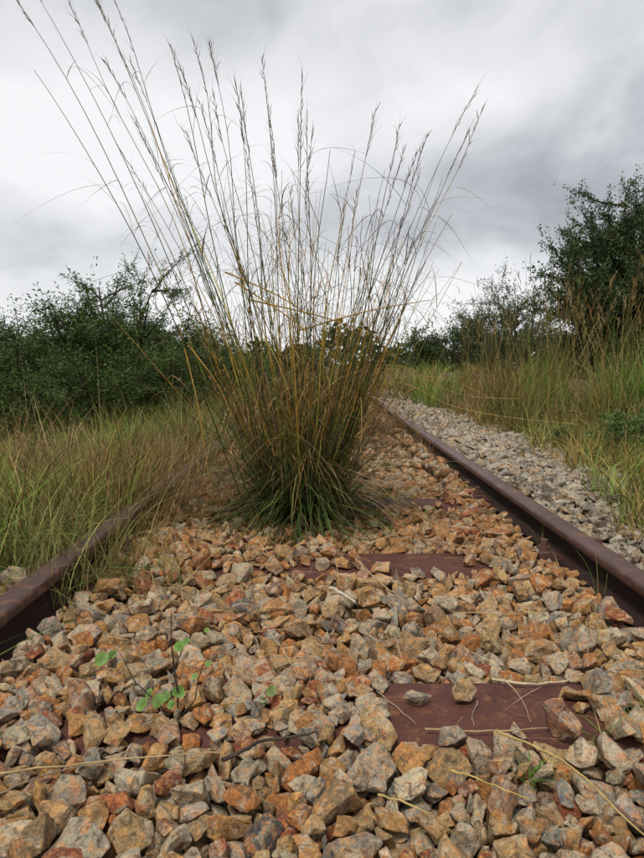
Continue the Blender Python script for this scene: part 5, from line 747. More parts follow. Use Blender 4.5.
17,20,-502,2408,8,29,-27,-10,19,52,300,1966,-36,-10,-2,17,34,49,248,766,-42,2,-7,46,31,20,-264,2036,-23,2,-43,-7,8,35,474,2712,-16,-32,2,-22,15,39,-489,2213,-1,-1,16,20,
24,59,-91,1319,-28,14,-29,9,32,35,504,1616,0,14,10,42,24,25,-481,1656,3,-11,-13,17,33,52,-468,1897,-2,13,-11,-26,2,40,55,1881,-27,11,38,-18,26,32,550,1672,9,-7,0,-8,
10,53,385,1616,-33,4,-14,23,27,41,497,1645,-4,-28,-34,-4,36,72,-396,2685,-16,-37,-9,12,23,43,-106,1609,-37,-30,-12,10,29,23,238,1591,-33,-31,16,4,24,15,-356,1700,14,-11,-21,30,
20,22,-223,1741,6,7,2,-36,15,57,285,2676,-26,11,-36,-12,3,51,-487,2755,2,8,-12,-7,37,24,-500,1579,0,-2,22,-12,17,39,10,1767,9,12,1,-25,30,24,451,1756,8,5,-32,19,14,29,-38,1826,-17,-11,3,-41,
39,55,167,2716,-29,-9,-20,-8,19,36,265,2788,-38,-12,-25,-23,35,29,205,1528,-36,-20,5,4,29,55,383,1417,-26,0,34,-3,35,34,109,1431,-30,19,-10,5,20,35,85,1433,-37,25,-28,5,
9,28,-209,1406,-39,14,-17,-18,28,32,-218,1432,-40,-8,34,-26,17,44,375,1385,-31,-8,2,-27,33,42,78,1857,-28,-10,-38,-5,5,21,-210,1565,-24,-10,5,40,26,41,-489,1905,4,19,37,-13,
0,33,-442,1913,2,9,5,-41,32,71,415,2236,-29,19,-24,-21,30,41,-319,1218,-15,7,-1,-16,1,55,468,2270,-29,43,-2,-7,23,49,474,2214,-24,-19,28,24,39,36,521,1258,12,5,2,-37,
21,28,-60,2170,-22,12,32,1,9,30,169,2329,-17,8,29,-2,14,60,211,2321,-25,39,-7,-22,33,64,409,2304,-34,-8,-2,11,9,36,479,2314,-32,5,-13,24,9,67,396,2113,-33,-38,15,-11,
29,34,-472,2351,-4,26,-7,5,14,64,-408,2352,-2,-21,-5,-14,32,28,512,1879,7,-6,1,37,17,48,-256,2352,-7,9,-9,16,14,31,8,1448,-38,7,6,-1,4,50,-91,1134,-16,-24,12,-8,7,24,94,1423,-25,-20,-12,-15,
39,46,-400,1125,-17,4,-4,40,16,26,502,1416,7,3,11,-44,14,55,-173,2042,-33,11,-8,-26,1,59,115,2558,-29,10,-41,-1,28,34,-433,2014,-3,0,31,-32,2,45,296,2008,-30,-11,16,-8,
2,29,417,2576,-24,20,12,0,20,71,304,1913,-31,3,12,19,24,32,67,1599,-37,-18,14,-1,22,22,306,1567,-12,-7,-24,26,17,48,-196,2101,-34,-1,45,10,16,28,-237,1337,-21,3,-24,-38,
18,36,479,1559,-28,-16,22,-2,25,49,-325,1346,-30,6,19,23,29,34,-417,1317,3,-40,-17,0,19,27,306,1278,-32,1,-6,-8,19,38,273,649,-31,4,14,-39,39,25,-371,1812,4,3,-34,31,
34,23,485,1067,4,-1,-6,35,15,34,-265,1823,-12,-24,3,16,0,39,-147,1834,-14,-22,-39,7,29,29,-399,2517,9,16,-9,13,9,24,-97,1790,17,-15,16,-7,22,30,-375,1556,-24,6,16,26,13,36,544,1050,8,9,26,27,
38,22,189,1547,-30,0,1,-6,38,18,-498,2504,5,3,-41,-23,31,42,179,1574,-24,-10,-39,9,32,26,143,1547,-41,-19,-12,-3,32,27,431,1800,7,6,41,-9,26,15,-466,1793,11,-25,-10,10,
38,23,-439,1832,4,7,5,27,4,31,-294,1827,-18,-22,-17,1,27,46,-216,1826,-18,-25,-6,10,25,26,-154,1831,-23,6,-3,46,1,39,23,1549,-28,-16,-12,-29,29,35,-421,1770,11,-4,-30,-21,
21,22,-476,1780,9,16,-19,-17,27,58,-131,1595,-22,27,-32,20,3,35,-141,1846,-27,32,-25,-11,24,42,59,1625,-31,3,10,29,9,28,-78,1625,-15,18,-17,-5,27,50,-137,678,-30,-13,-3,16,
20,50,-170,672,-20,1,10,-44,32,36,527,1612,2,-5,-16,28,21,27,-236,1646,-17,15,11,-41,36,22,300,1997,-19,6,8,-27,34,23,520,1655,-2,-26,-20,-4,15,25,-487,1729,7,-31,-16,19,
37,37,316,1584,-22,0,-42,-6,7,37,-356,2532,-9,30,-5,1,8,41,-217,728,-29,39,-13,1,36,15,158,1569,-42,-2,10,29,10,25,-274,1648,-3,7,-44,1,1,27,64,1566,-28,-8,-28,-27,9,46,-216,2539,1,-6,18,7,
22,31,-207,1958,-17,4,-5,18,1,23,507,1689,5,2,-6,5,8,29,-90,1607,-25,-14,26,-8,6,23,171,1984,-16,15,-7,5,34,30,-99,1753,4,-26,-38,-2,0,57,-341,2572,-23,-14,4,24,27,29,-357,1690,12,25,-21,3,
10,48,-203,1542,-27,-15,-9,23,6,50,-102,1821,5,-36,20,-6,29,36,-49,1612,-26,16,-33,-19,1,22,-216,1553,-32,24,-8,28,11,29,44,1900,-15,-6,-27,23,8,35,482,2436,7,37,20,-10,
25,36,428,1891,-13,0,0,13,34,27,-82,1973,-37,-28,-6,3,8,25,-12,1964,-14,20,-34,-13,25,25,248,1956,-37,23,-20,-17,21,29,-473,1508,-2,30,26,-8,27,28,512,1933,-6,-1,6,-39,
13,27,464,1445,-27,6,3,-3,5,44,-189,2012,-21,-2,7,12,22,34,-419,1982,-14,-25,-8,-14,24,33,196,1440,-39,-22,22,17,2,31,-405,2000,-10,-14,-33,13,16,28,-184,2440,7,-2,12,20,
32,29,-293,1999,-1,28,-20,-16,9,25,-265,1986,-14,27,19,-29,27,35,-58,1973,-41,10,4,4,24,45,-327,2447,8,-41,20,-12,34,21,-28,1974,-15,10,43,-7,26,36,-447,2484,11,-29,-19,7,
37,29,-385,2476,11,18,-26,-27,30,35,-32,1937,-20,9,4,-11,22,28,-33,1532,-18,22,-34,18,0,44,-56,1859,-12,2,-6,-38,4,30,-299,1563,-37,-21,30,-14,29,30,-170,2483,6,10,-44,-5,
5,35,-359,1546,-34,-21,-28,16,0,31,-477,1546,-2,-1,6,-20,31,32,-190,2491,9,-20,32,-15,26,25,-258,2490,8,26,31,11,27,20,481,1787,11,9,-1,17,1,17,297,1536,-44,1,-4,12,12,23,4,2464,7,2,12,33,
23,31,126,1515,-11,-5,2,-41,16,47,-229,1835,-6,-3,5,-41,32,20,-141,1862,-42,-28,23,8,24,25,-83,1859,-28,3,9,-29,4,15,31,1863,-13,6,9,38,24,30,52,1545,-22,3,-5,-41,17,29,-361,2493,5,-36,21,2,
20,33,129,1874,-24,18,-4,1,27,39,-163,695,-16,8,9,43,38,24,-366,1883,-27,-22,4,-38,29,42,562,1009,9,28,11,18,37,30,-69,2539,-8,-6,2,7,7,27,-35,2556,-40,-13,-22,15,
36,24,456,1179,-16,-24,11,-6,8,34,64,2571,-40,5,0,6,24,35,-499,1290,20,-6,17,26,9,29,-257,1231,-25,-18,-21,16,10,59,22,2549,-14,4,8,0,29,71,36,1213,-25,11,-24,-7,29,27,-451,1737,10,37,19,-22,
1,43,-143,2573,-11,11,18,6,35,30,-180,2572,-24,-7,-18,7,39,26,61,1711,6,-6,43,-9,6,55,547,654,19,-10,41,18,8,33,-152,1245,-31,24,10,24,29,35,319,1292,-30,7,38,-21,9,27,-403,1698,8,-2,23,-15,
26,31,-287,2567,-18,-4,22,-4,14,36,-337,2598,-15,-9,-15,-6,10,24,493,967,8,27,-2,-4,29,24,511,962,10,-16,21,36,12,38,74,2613,-30,-15,23,-10,37,25,24,1173,-27,-17,15,34,
15,49,546,958,25,-13,-31,-26,33,55,525,992,24,30,-4,1,29,38,-91,1749,12,39,-14,-8,36,28,554,975,6,7,22,25,5,20,-107,1741,6,-28,-8,-11,4,17,-144,1063,5,14,3,14,28,36,460,951,8,-12,28,-24,
7,22,-428,1097,9,-36,-7,-18,5,31,-106,1160,-13,4,7,6,0,20,-355,1290,-19,29,24,4,22,62,492,941,16,19,6,2,18,36,155,2599,-25,2,28,-14,37,35,-349,2038,-10,31,29,-3,12,42,-495,936,25,-19,43,6,
30,36,149,2580,-13,-38,3,23,26,19,451,1107,-10,29,12,-22,24,27,502,1100,0,-12,-20,-18,15,26,-47,1139,-37,3,-28,-27,32,17,566,1133,-6,-13,-3,28,4,46,-358,1181,-17,13,-9,15,
17,30,431,630,10,-27,6,2,23,35,526,950,18,-32,4,15,34,26,-499,1012,4,-2,-5,28,7,37,186,1310,-31,-15,-5,-36,24,27,-260,1339,-10,-15,-6,24,14,46,-185,1649,-1,-32,-12,-28,
37,28,375,1495,-30,23,27,-2,20,49,-220,690,-30,1,12,16,22,28,562,2014,10,16,-39,-7,36,36,179,2569,-15,18,19,14,30,32,-456,1542,1,-30,-5,35,21,30,-477,1527,6,5,3,41,
32,50,-263,1544,-38,-17,-18,4,9,21,-182,1539,-18,20,-20,-19,9,25,372,1994,-41,-1,-4,33,14,31,-252,664,-22,32,-6,3,10,23,277,1552,-27,29,29,-7,27,34,-364,1565,-16,-5,-5,44,
17,31,54,2545,-16,31,9,19,13,48,73,2577,-25,25,10,9,5,42,-301,1578,-25,-38,22,5,37,39,91,1513,-8,-16,-9,-16,28,27,347,1641,-25,-22,-23,-12,23,35,191,1616,-21,23,23,1,
39,47,376,1994,-14,-18,6,1,36,33,99,1604,-25,22,-15,-37,17,39,489,985,8,9,2,-16,39,25,418,1573,-20,-19,22,33,3,36,-281,666,-17,33,21,23,12,39,46,1620,-10,24,9,26,27,36,229,1455,-30,27,19,15,
36,57,-444,668,9,-18,-13,-7,29,28,-368,637,-21,-21,-8,-31,15,51,-364,2567,-16,19,15,15,22,46,-443,2552,9,4,-5,25,16,29,-317,663,-8,-9,-15,-27,21,26,384,1297,-18,-20,32,-2,
31,22,-281,1374,-22,-30,20,-14,13,40,-351,1026,11,-19,39,7,13,24,128,1367,-31,18,-16,-38,1,24,216,1443,-30,-2,-15,-10,5,37,-486,2586,-1,2,-3,-10,5,26,455,1636,-35,-15,7,16,
9,30,352,1404,-16,6,-17,21,17,19,-53,1400,-36,-1,35,-4,26,25,200,1453,-23,16,37,-14,13,25,494,2543,-5,19,-3,-17,11,29,385,1626,-7,-5,9,17,25,29,-419,1458,-21,-9,-10,43,
27,46,-296,1393,-15,-29,36,-5,26,24,-300,659,-9,18,35,-7,2,32,230,1344,-27,-11,-29,12,18,24,274,2020,-37,-5,-25,-12,22,38,-359,2443,10,17,-13,-10,6,23,-404,2450,7,-9,-5,-45,
27,46,103,2285,-29,25,-36,10,24,24,-348,2519,6,3,20,-17,24,41,81,2305,-34,-7,21,14,0,43,-304,2571,-12,-22,22,-19,24,26,407,1925,-18,21,5,26,23,47,-273,2555,-9,-18,-33,9,
33,25,498,659,-6,-3,-2,-34,16,40,-176,2538,8,-20,-34,9,14,44,19,2280,-29,7,5,29,23,53,-7,2277,-17,-1,38,-2,6,30,467,1261,-4,8,14,35,26,27,-7,2563,0,18,9,-8,13,21,398,1297,-8,-15,18,-20,
26,22,1,2550,4,-17,-14,11,24,38,-108,2286,-34,-25,6,-13,33,30,-167,2285,-37,-22,6,24,11,37,43,2570,-19,26,-18,26,27,53,450,2517,9,32,-33,3,25,30,500,2543,5,5,-40,-16,
27,34,518,2505,7,-5,-8,43,22,48,-242,2310,-32,-27,-1,13,27,50,140,2292,-31,-19,-25,-13,5,47,-375,1299,-31,-24,9,37,24,34,27,1283,-39,-28,17,21,1,30,534,2434,6,6,-9,4,
16,30,-213,1180,-10,-28,26,-16,31,24,-245,2319,-14,24,-31,21,25,16,-196,1359,-43,-4,-6,-35,6,34,-347,2472,10,5,-4,22,16,43,-353,2323,-2,25,8,6,27,26,-302,2493,5,-33,-31,-1,
2,21,-257,2511,17,-40,-9,15,28,21,-438,2323,-5,7,-36,-12,29,33,-123,1168,-18,12,-17,-13,5,43,279,1981,-29,12,18,8,16,33,-14,1204,-24,2,13,17,4,33,488,1289,-3,30,-4,-20,
13,32,-255,2463,7,5,-31,-33,2,21,-67,2493,20,24,16,-11,25,26,-58,2492,5,3,45,6,16,25,-29,2502,11,-23,-22,28,6,42,366,2271,-37,-30,15,-11,26,25,345,2267,-29,-17,13,27,
33,45,118,2540,-1,14,-20,-10,7,25,486,2511,4,-3,46,0,0,47,458,641,-4,-21,33,-24,17,34,-462,2528,4,-33,33,-4,25,43,-35,2703,-28,23,3,-27,23,34,-11,2236,-29,-13,-11,0,
38,27,-283,1225,-22,7,-1,11,20,49,57,2755,-27,-1,1,-4,16,41,-68,2244,-24,9,-10,-31,14,36,245,2672,-21,-1,36,26,3,37,-137,1234,-24,-10,-7,26,24,27,-317,1248,-16,-18,10,-3,
13,26,414,2682,-23,27,-3,10,16,24,-281,2713,-22,16,17,4,34,38,534,2707,10,28,37,-1,23,26,-317,1258,-24,7,5,1,22,41,-236,2725,-19,-22,4,-6,32,52,-161,2739,-15,-19,9,-8,
4,37,-96,2782,-37,-23,1,-19,4,41,326,2772,-32,-3,0,-18,16,23,113,1187,-24,30,-2,-5,39,32,-405,1221,-17,31,23,-21,0,55,-422,705,4,-31,9,11,12,30,-71,1197,-11,-32,-24,14,
24,38,-150,2351,-37,-24,25,14,22,24,412,2661,-22,-29,-32,10,27,42,-58,2651,-6,-28,10,-19,36,30,-275,2579,3,37,4,-26,18,30,-163,2568,-3,3,-10,-42,4,39,51,2587,-24,-7,-3,31,
27,51,-408,1208,-25,-7,-3,-27,24,43,527,2574,10,38,3,21,10,38,478,2234,-30,-20,19,15,14,31,-493,2665,12,-25,7,-12,2,24,-357,1243,-16,-14,13,43,31,39,-169,2618,-10,-10,-10,-22,
36,55,14,2667,-12,-17,-7,-1,39,53,365,2234,-32,-11,-7,-7,23,29,308,2232,-39,-11,41,7,33,36,286,2244,-25,-20,20,13,3,47,-110,2633,-8,-36,18,0,35,39,153,2641,-26,-23,18,-20,
4,30,266,2637,-24,1,-15,25,1,30,-474,730,14,19,-18,6,7,31,-293,2677,0,32,-12,-8,7,26,-303,1210,-6,1,18,-9,35,28,-116,2660,-14,17,35,8,15,29,331,2269,-27,-29,22,9,17,42,434,694,-13,44,14,-1,
15,64,395,692,-9,-40,8,-7,10,17,-502,2395,8,-41,7,-21,36,27,186,1465,-23,-1,24,9,13,25,530,2367,-3,15,-4,13,23,30,-119,711,-24,-12,33,29,25,33,440,2349,-28,8,-40,2,38,26,31,2207,-20,5,1,31,
22,50,-28,1142,-27,-10,-35,16,9,45,-79,630,-11,-8,29,-17,26,24,-179,2269,-15,3,15,-11,1,33,186,1412,-35,23,-2,-33,25,25,52,1129,-15,8,6,-25,27,35,431,2256,-28,-5,-4,-25,
1,45,-369,1424,-25,8,25,38,1,26,-442,2286,-2,-15,-1,-9,7,34,341,1379,-20,18,-28,7,5,24,158,2229,-24,-18,4,-40,37,42,126,2335,-33,33,30,-3,37,29,190,2342,-31,-3,-3,0,
23,28,519,2331,-5,-2,39,-26,13,55,-122,2277,-17,17,-10,1,38,22,-131,1449,-26,9,0,-15,0,42,145,2353,-31,-28,19,12,6,30,-338,1185,-9,-4,10,22,5,42,-338,2414,12,23,-1,-4,
11,27,148,1561,-37,20,-8,11,9,22,-491,2453,6,0,-7,45,8,34,360,1996,-26,-41,-2,10,7,32,-459,2026,-7,-6,1,-21,33,15,-162,2015,-43,-39,-20,-3,37,27,201,2359,-20,4,16,-37,
34,45,146,2020,-18,-19,-26,19,39,28,48,2368,6,5,-26,-21,21,29,-104,2078,-18,-19,32,-6,24,28,-496,2203,-1,-18,8,-20,38,51,-342,1987,-11,-16,-35,-23,19,32,418,1454,-24,27,29,-21,
29,30,554,1096,6,-13,3,13,8,22,-159,2410,5,39,17,-11,35,27,-266,2110,-16,7,0,-5,39,48,-488,1131,6,29,-3,-8,0,16,249,1433,-28,21,14,22,33,30,494,2134,4,23,-30,15,19,37,-358,2013,-14,-4,14,-43,
14,38,-357,1127,-8,13,35,20,32,45,364,2164,-19,-11,21,7,10,22,512,1414,-6,-4,0,27,28,40,491,975,26,-12,4,-26,7,26,232,1380,-44,-32,33,1,22,58,57,2329,-10,-5,32,-29,
26,39,94,1939,-27,11,-12,-22,5,27,349,1378,-5,-16,36,-2,14,24,479,1987,-10,10,43,-2,32,32,-216,2346,-20,35,-20,2,18,35,190,696,-24,-6,36,4,39,35,329,2299,-21,6,-5,-20,
24,29,-167,2424,6,-44,15,-7,23,26,272,2325,-41,-25,20,-14,23,43,348,695,-17,3,13,43,12,28,450,2324,-29,-17,3,-12,20,30,85,2402,6,44,16,2,0,36,240,1360,-18,6,39,12,1,31,159,2340,-29,3,-23,-22,
15,23,144,2337,-28,24,-3,34,32,36,-486,2399,9,-38,-21,12,22,38,56,2310,-26,-5,39,15,11,48,5,2316,-28,-3,-6,-3,24,19,138,1333,-44,-39,-12,-7,31,18,-65,1310,-42,-22,-30,14,
1,37,-93,2308,-21,2,-8,21,11,45,-19,650,-11,17,-11,-25,20,31,96,653,-27,-1,17,11,32,30,-485,2362,-1,-24,-16,34,1,32,-294,2365,-3,-12,-39,-8,39,40,-308,1400,-33,-29,7,-6,
17,29,-83,2357,-21,6,9,22,32,33,-61,2296,-19,-9,-7,8,21,45,-137,2346,-26,13,11,-24,11,24,-182,2358,-25,-4,41,-17,29,33,517,2359,-2,-18,27,-2,7,27,-29,2358,-18,-35,11,-23,
18,31,-417,1371,-9,8,-20,-17,34,32,219,2312,-10,-7,20,-14,24,40,483,2348,-29,-5,27,-14,38,45,411,1331,-18,-19,10,7,21,29,-406,2377,13,7,23,-11,3,46,-445,2362,-1,19,-3,10,
31,51,13,660,-28,11,-18,20,29,38,21,2328,-15,11,-1,-10,8,41,-336,2050,-26,42,-16,-8,23,57,-495,891,3,-3,-6,22,31,62,480,903,19,20,-34,-19,29,29,248,2378,6,39,-19,-1,
11,35,-380,1897,-27,-13,-35,4,37,30,462,2781,-39,-32,27,-20,9,20,351,2361,-21,-23,1,-6,12,24,-481,2386,7,4,11,30,21,37,398,2789,-32,19,-11,25,1,29,408,742,-25,-8,26,11,
3,29,354,2725,-39,-3,0,3,10,18,-419,2369,6,-22,11,-6,22,38,-371,2067,-17,-35,-29,10,15,35,448,1881,-20,-20,19,-37,9,27,362,1868,-33,-27,-33,19,14,36,358,731,-26,0,35,11,
36,17,69,2396,4,20,-2,-10,14,27,473,812,-19,-32,-3,-15,34,27,456,2363,-21,-23,-22,-16,35,25,479,2357,-14,-16,0,42,28,29,545,2382,7,-23,-14,13,25,27,-436,2454,23,-19,26,25,
28,18,199,2351,-40,-2,44,15,34,28,277,2262,-35,-25,0,-17,10,25,443,2263,-35,6,-25,-17,37,35,-388,725,-3,24,-29,-2,0,31,-497,2348,11,23,-28,9,30,29,-77,1886,-17,-18,28,0,
14,22,-353,2304,-16,-31,-8,7,15,29,-237,2226,-31,19,7,-14,16,43,-100,1883,-18,13,0,1,1,28,-30,2330,-20,-20,-2,16,9,36,506,799,-2,-27,-14,23,39,36,-191,601,-40,0,4,12,
23,22,-330,608,-31,-16,-16,-6,36,52,-207,1869,-15,-17,-39,-8,13,25,265,2325,-28,-17,-2,24,26,26,-381,591,-5,1,33,21,4,22,-263,1939,-20,6,10,2,34,16,567,2309,-8,-36,-26,4,
0,25,-467,2366,3,33,32,1,16,36,-482,594,-1,7,-30,30,31,45,-228,572,-31,-16,-33,-8,26,33,302,2779,-39,35,-14,-4,15,32,270,2761,-40,25,-36,-4,12,34,-483,865,-3,6,34,-6,
9,29,532,2487,8,-24,-5,27,9,43,-324,2541,-9,-43,-8,-9,1,28,217,2031,-25,27,-25,25,31,35,-262,2745,-31,-12,0,1,23,63,-248,2572,-9,-24,-20,16,5,55,-255,2777,-38,-3,4,14,
17,44,-294,2764,-24,-19,10,-37,12,78,-350,2730,-18,-14,13,-42,0,33,-402,2740,-24,6,30,-17,12,38,-224,2558,-9,-19,38,-4,15,41,-198,2557,1,-24,12,-6,18,33,-478,2783,-3,-11,-1,42,
24,36,-168,2540,-1,-5,-5,18,11,25,-126,2552,-11,-15,8,-8,32,43,-52,2513,10,-32,-14,7,5,36,14,2531,7,26,5,-21,21,29,40,2549,-10,24,-20,30,36,41,563,2694,-1,-7,-8,20,37,29,141,2539,-9,1,-8,46,
12,42,475,2539,0,-30,11,18,31,45,-425,2585,3,42,-7,6,33,29,-454,2757,-5,3,1,10,26,32,205,2292,-15,-12,39,-1,29,17,470,2489,5,1,-17,-41,13,23,-128,2793,-40,-3,-40,-10,
22,26,-394,2073,-17,6,33,24,11,24,178,2783,-41,-16,-10,10,26,49,-391,771,-5,-8,39,-20,38,51,-388,1935,-17,26,15,6,15,31,223,711,-30,-8,28,33,6,54,-119,2450,11,18,15,23,
7,28,-91,2453,6,-18,40,-10,7,37,-45,1889,-16,13,-44,-1,5,29,69,2781,-39,-9,2,-10,15,27,46,2767,-40,-28,13,4,16,27,98,2488,5,5,-38,22,18,23,-19,2579,-14,-21,-21,20,9,32,-458,2509,11,17,-6,-13,
38,41,-430,2468,12,-22,2,20,5,24,-405,2479,8,13,-7,-25,19,37,-369,2468,12,-19,-1,11,10,32,-96,852,-32,-15,21,2,10,33,-243,2503,11,-8,38,15,15,19,-90,1872,-26,29,22,17,34,22,3,2484,4,26,-37,0,
33,31,7,2765,-39,-8,-41,19,3,33,69,2256,-19,-30,-18,-20,14,37,-126,2290,-37,-38,21,1,8,38,-252,619,-16,8,10,3,39,35,-246,2119,-35,-11,-21,-11,10,25,-112,2062,-31,0,38,17,
4,44,431,1918,-20,18,-9,-24,19,29,421,1932,-37,-12,32,-13,27,23,79,717,-27,-16,29,25,32,28,46,2120,-23,-13,2,-7,0,33,-277,621,-35,-3,-18,11,32,28,171,2113,-22,-10,35,8,
22,36,-206,623,-17,39,18,-8,9,37,83,731,-26,-3,15,3,33,43,267,2124,-26,9,10,17,21,28,-354,621,-18,35,-3,-11,3,34,375,2089,-19,17,3,31,28,28,-458,648,-3,38,-25,-5,15,29,470,2126,-4,-4,-8,34,
3,32,279,1904,-24,-4,-18,28,25,24,-298,2144,-32,30,-11,-25,18,25,-172,2142,-22,-32,-8,-3,1,41,-293,606,-14,-25,-17,-29,16,50,-145,623,-35,7,-11,-40,24,50,167,625,-19,9,20,29,
8,29,78,633,-22,13,-7,20,26,26,-314,2063,-17,-4,-32,-10,25,25,44,645,-22,5,29,11,27,22,-300,2097,-42,4,-15,31,7,51,455,707,-23,-26,14,0,28,27,-198,2077,-38,-23,6,-17,
9,33,480,719,-18,-35,-13,6,20,28,-165,2075,-20,-11,10,-17,14,25,-501,805,18,6,21,18,38,70,-120,599,-10,-1,25,31,29,33,81,2093,-29,26,-29,5,28,40,-45,604,-14,-39,20,-5,
38,32,403,663,-26,1,-19,-29,15,46,410,2054,-30,12,21,23,22,38,424,2087,-13,-16,-22,16,16,49,-369,741,1,-14,-4,-18,15,24,-404,1916,-11,-27,13,11,12,45,-399,2115,-23,-6,23,7,
22,43,-282,708,-8,8,13,35,0,36,-218,710,-6,15,6,-6,25,32,20,643,-30,18,-18,-38,39,60,452,2680,-19,4,41,-18,9,18,26,2170,-31,-12,21,1,37,73,439,596,-1,2,12,-28,22,33,143,600,-9,-17,-25,26,
7,29,82,620,-25,17,-28,32,4,25,499,2189,-7,-23,-13,8,12,37,-484,2228,14,26,-34,-16,22,28,-456,786,-5,-13,21,-27,0,27,-422,2242,-23,-11,22,-11,14,35,-375,2259,4,30,-28,-1,
31,32,-129,2252,-28,13,-42,6,27,44,-411,789,-15,-38,2,-12,13,18,121,2258,-20,40,22,-7,34,48,187,612,-19,5,2,31,12,24,392,2225,-15,-18,-1,2,8,43,-481,2288,3,-37,6,11,32,27,63,600,-13,22,-8,8,
21,31,-4,597,-17,30,0,4,7,30,-267,2277,-19,12,-34,15,23,35,-36,575,-30,7,-12,19,24,41,-122,605,-35,-14,32,9,3,33,-176,600,-30,-2,-13,-20,36,45,305,2263,-20,3,1,8,37,37,-490,608,18,2,8,-4,
15,30,521,751,1,-11,-9,-39,15,29,347,2204,-22,2,-39,-24,38,40,362,577,-9,-14,-17,18,9,38,129,2145,-36,-16,-10,6,20,29,170,2149,-25,10,-36,-1,20,29,248,2151,-29,12,-6,-22,
5,30,281,2151,-35,-6,13,-19,34,46,370,2173,-28,15,-2,-7,12,27,89,1906,-20,-31,-12,9,31,36,506,2151,3,-8,-5,-19,38,36,84,1878,-31,21,5,-2,25,27,557,2160,-5,7,0,-23,7,29,501,756,1,8,4,17,
31,15,-503,2205,-6,27,-27,-10,27,38,-300,2161,-15,-17,17,-14,27,31,346,583,-21,-12,-13,-38,23,44,320,598,-22,17,12,-2,12,23,-75,2170,-24,-21,2,-1,36,22,385,762,-9,-10,-35,1,
21,27,129,2204,-38,-16,17,-8,18,36,256,569,-21,17,2,-6,13,41,200,570,-2,1,-22,-6,37,27,-378,2183,-10,19,19,-36,27,50,-390,2572,-8,-4,12,1,4,54,434,2696,-37,-3,-18,-38,
13,34,-338,2561,7,45,-8,-9,33,52,313,572,-10,-20,7,12,39,33,-495,2677,-1,-30,3,-3,35,37,484,617,5,-3,6,-24,13,44,542,626,-1,27,-7,-7,35,61,-461,638,24,13,2,3,27,38,-375,659,-7,17,6,-30,
34,22,416,2639,-28,15,-15,1,36,27,-311,637,-4,-9,-22,19,12,33,-290,602,-35,-35,14,-10,33,37,-65,572,-21,34,-15,-16,10,45,207,607,-19,11,19,14,22,30,2,646,-24,-25,-4,-21,
33,73,210,676,-14,7,6,-3,2,40,246,652,-15,-4,-10,-28,4,35,413,2628,-30,21,-26,7,30,27,390,2601,-34,5,-32,-30,22,31,479,605,-18,-5,29,-9,1,38,365,2607,-32,35,15,-4,27,22,-476,687,6,6,-2,-15,
9,48,323,2626,-25,-20,-21,-16,4,27,-322,1818,-4,-15,-18,-5,12,45,-464,694,26,-10,14,29,15,43,127,625,-29,-45,-2,1,36,30,-367,678,-3,13,-16,30,38,44,48,614,-19,7,-4,-31,
33,48,11,612,-5,8,-15,-15,9,41,182,2761,-37,-3,-8,32,0,31,249,2751,-39,7,-14,-43,21,24,278,2715,-30,1,-42,3,23,34,-195,2060,-31,13,10,-5,13,18,403,2744,-42,-7,42,6,23,51,463,2740,-27,-7,1,6,
14,54,-222,2647,-9,-14,-4,-34,37,68,-3,698,-14,-18,23,30,26,30,519,2711,1,-9,-30,1,18,43,-420,581,-8,-31,-3,33,3,31,-185,911,-18,30,-26,24,0,17,-374,579,-17,-8,14,7,
6,58,-313,592,-14,12,-39,11,20,52,-307,571,-29,19,-4,2,36,45,-154,622,-14,27,17,17,32,18,-445,2217,-7,-6,-30,16,39,37,-83,1789,9,-40,-17,-8,29,26,-313,1822,-9,-3,4,-3,
19,32,-135,568,-31,-25,-7,-22,25,20,-80,566,-13,13,-21,28,24,47,-364,2678,-19,-17,-5,13,15,29,-55,569,-40,24,-1,-16,26,34,-264,2653,-32,-4,7,15,32,52,-104,2670,-26,2,27,-15,
27,33,287,2632,-42,-29,-35,-1,38,38,-206,672,-17,10,-5,-18,28,38,-237,2621,-26,-25,-24,4,12,36,-354,748,-11,-18,-11,14,19,63,-271,2609,-11,-35,20,-8,10,40,-286,688,1,-13,1,45,
28,29,429,749,-17,-19,-2,-12,25,39,-470,816,12,12,15,-35,28,77,448,780,-1,2,14,-34,19,35,-301,2586,-32,22,-4,-2,11,50,483,835,5,-32,23,5,31,20,-500,856,-5,34,22,12,24,38,-468,850,9,-13,1,-2,
19,36,26,843,-26,29,-17,30,5,50,-422,2624,3,-16,-30,29,4,28,-453,888,-6,-19,-20,15,39,27,-27,1763,5,6,-5,-44,7,17,512,2570,-8,-3,-6,19,19,71,445,865,6,42,12,-2,2,53,534,928,21,0,36,24,
25,26,-473,893,-6,0,0,-9,11,20,53,927,-28,11,31,13,31,31,412,872,-10,23,-13,-8,23,26,-388,2592,-4,17,1,43,35,55,-268,646,-3,27,18,31,32,34,-421,776,-22,-11,-18,31,
1,27,-158,2603,-17,20,30,-16,28,29,246,2635,-35,22,14,5,17,35,-410,1798,6,-38,-23,8,17,33,-125,675,-23,-16,-9,20,20,30,563,1758,7,37,-20,-10,20,48,157,2626,-34,4,-15,-29,
29,36,127,2605,-26,9,-27,10,23,29,67,2591,-34,-13,-25,-5,12,61,96,2656,-20,4,-37,-26,8,60,-88,691,-15,12,41,-7,11,40,-15,2603,-14,-23,-18,-24,19,32,-492,742,23,9,26,-35,
35,50,-38,571,-5,34,-13,7,37,51,-51,2614,-13,-2,-8,28,27,25,156,680,-39,-1,-14,-24,21,29,176,679,-25,-3,36,13,20,35,-30,690,-38,3,24,22,23,16,-211,2051,-43,-37,17,12,
17,43,-371,715,-12,-1,-14,-43,29,24,424,737,-20,0,-20,-2,26,24,439,727,-13,6,35,-11,22,41,37,707,-20,20,34,24,36,47,281,671,-31,7,30,7,8,28,129,2783,-42,32,30,-7,4,20,-44,2696,-36,0,7,-19,
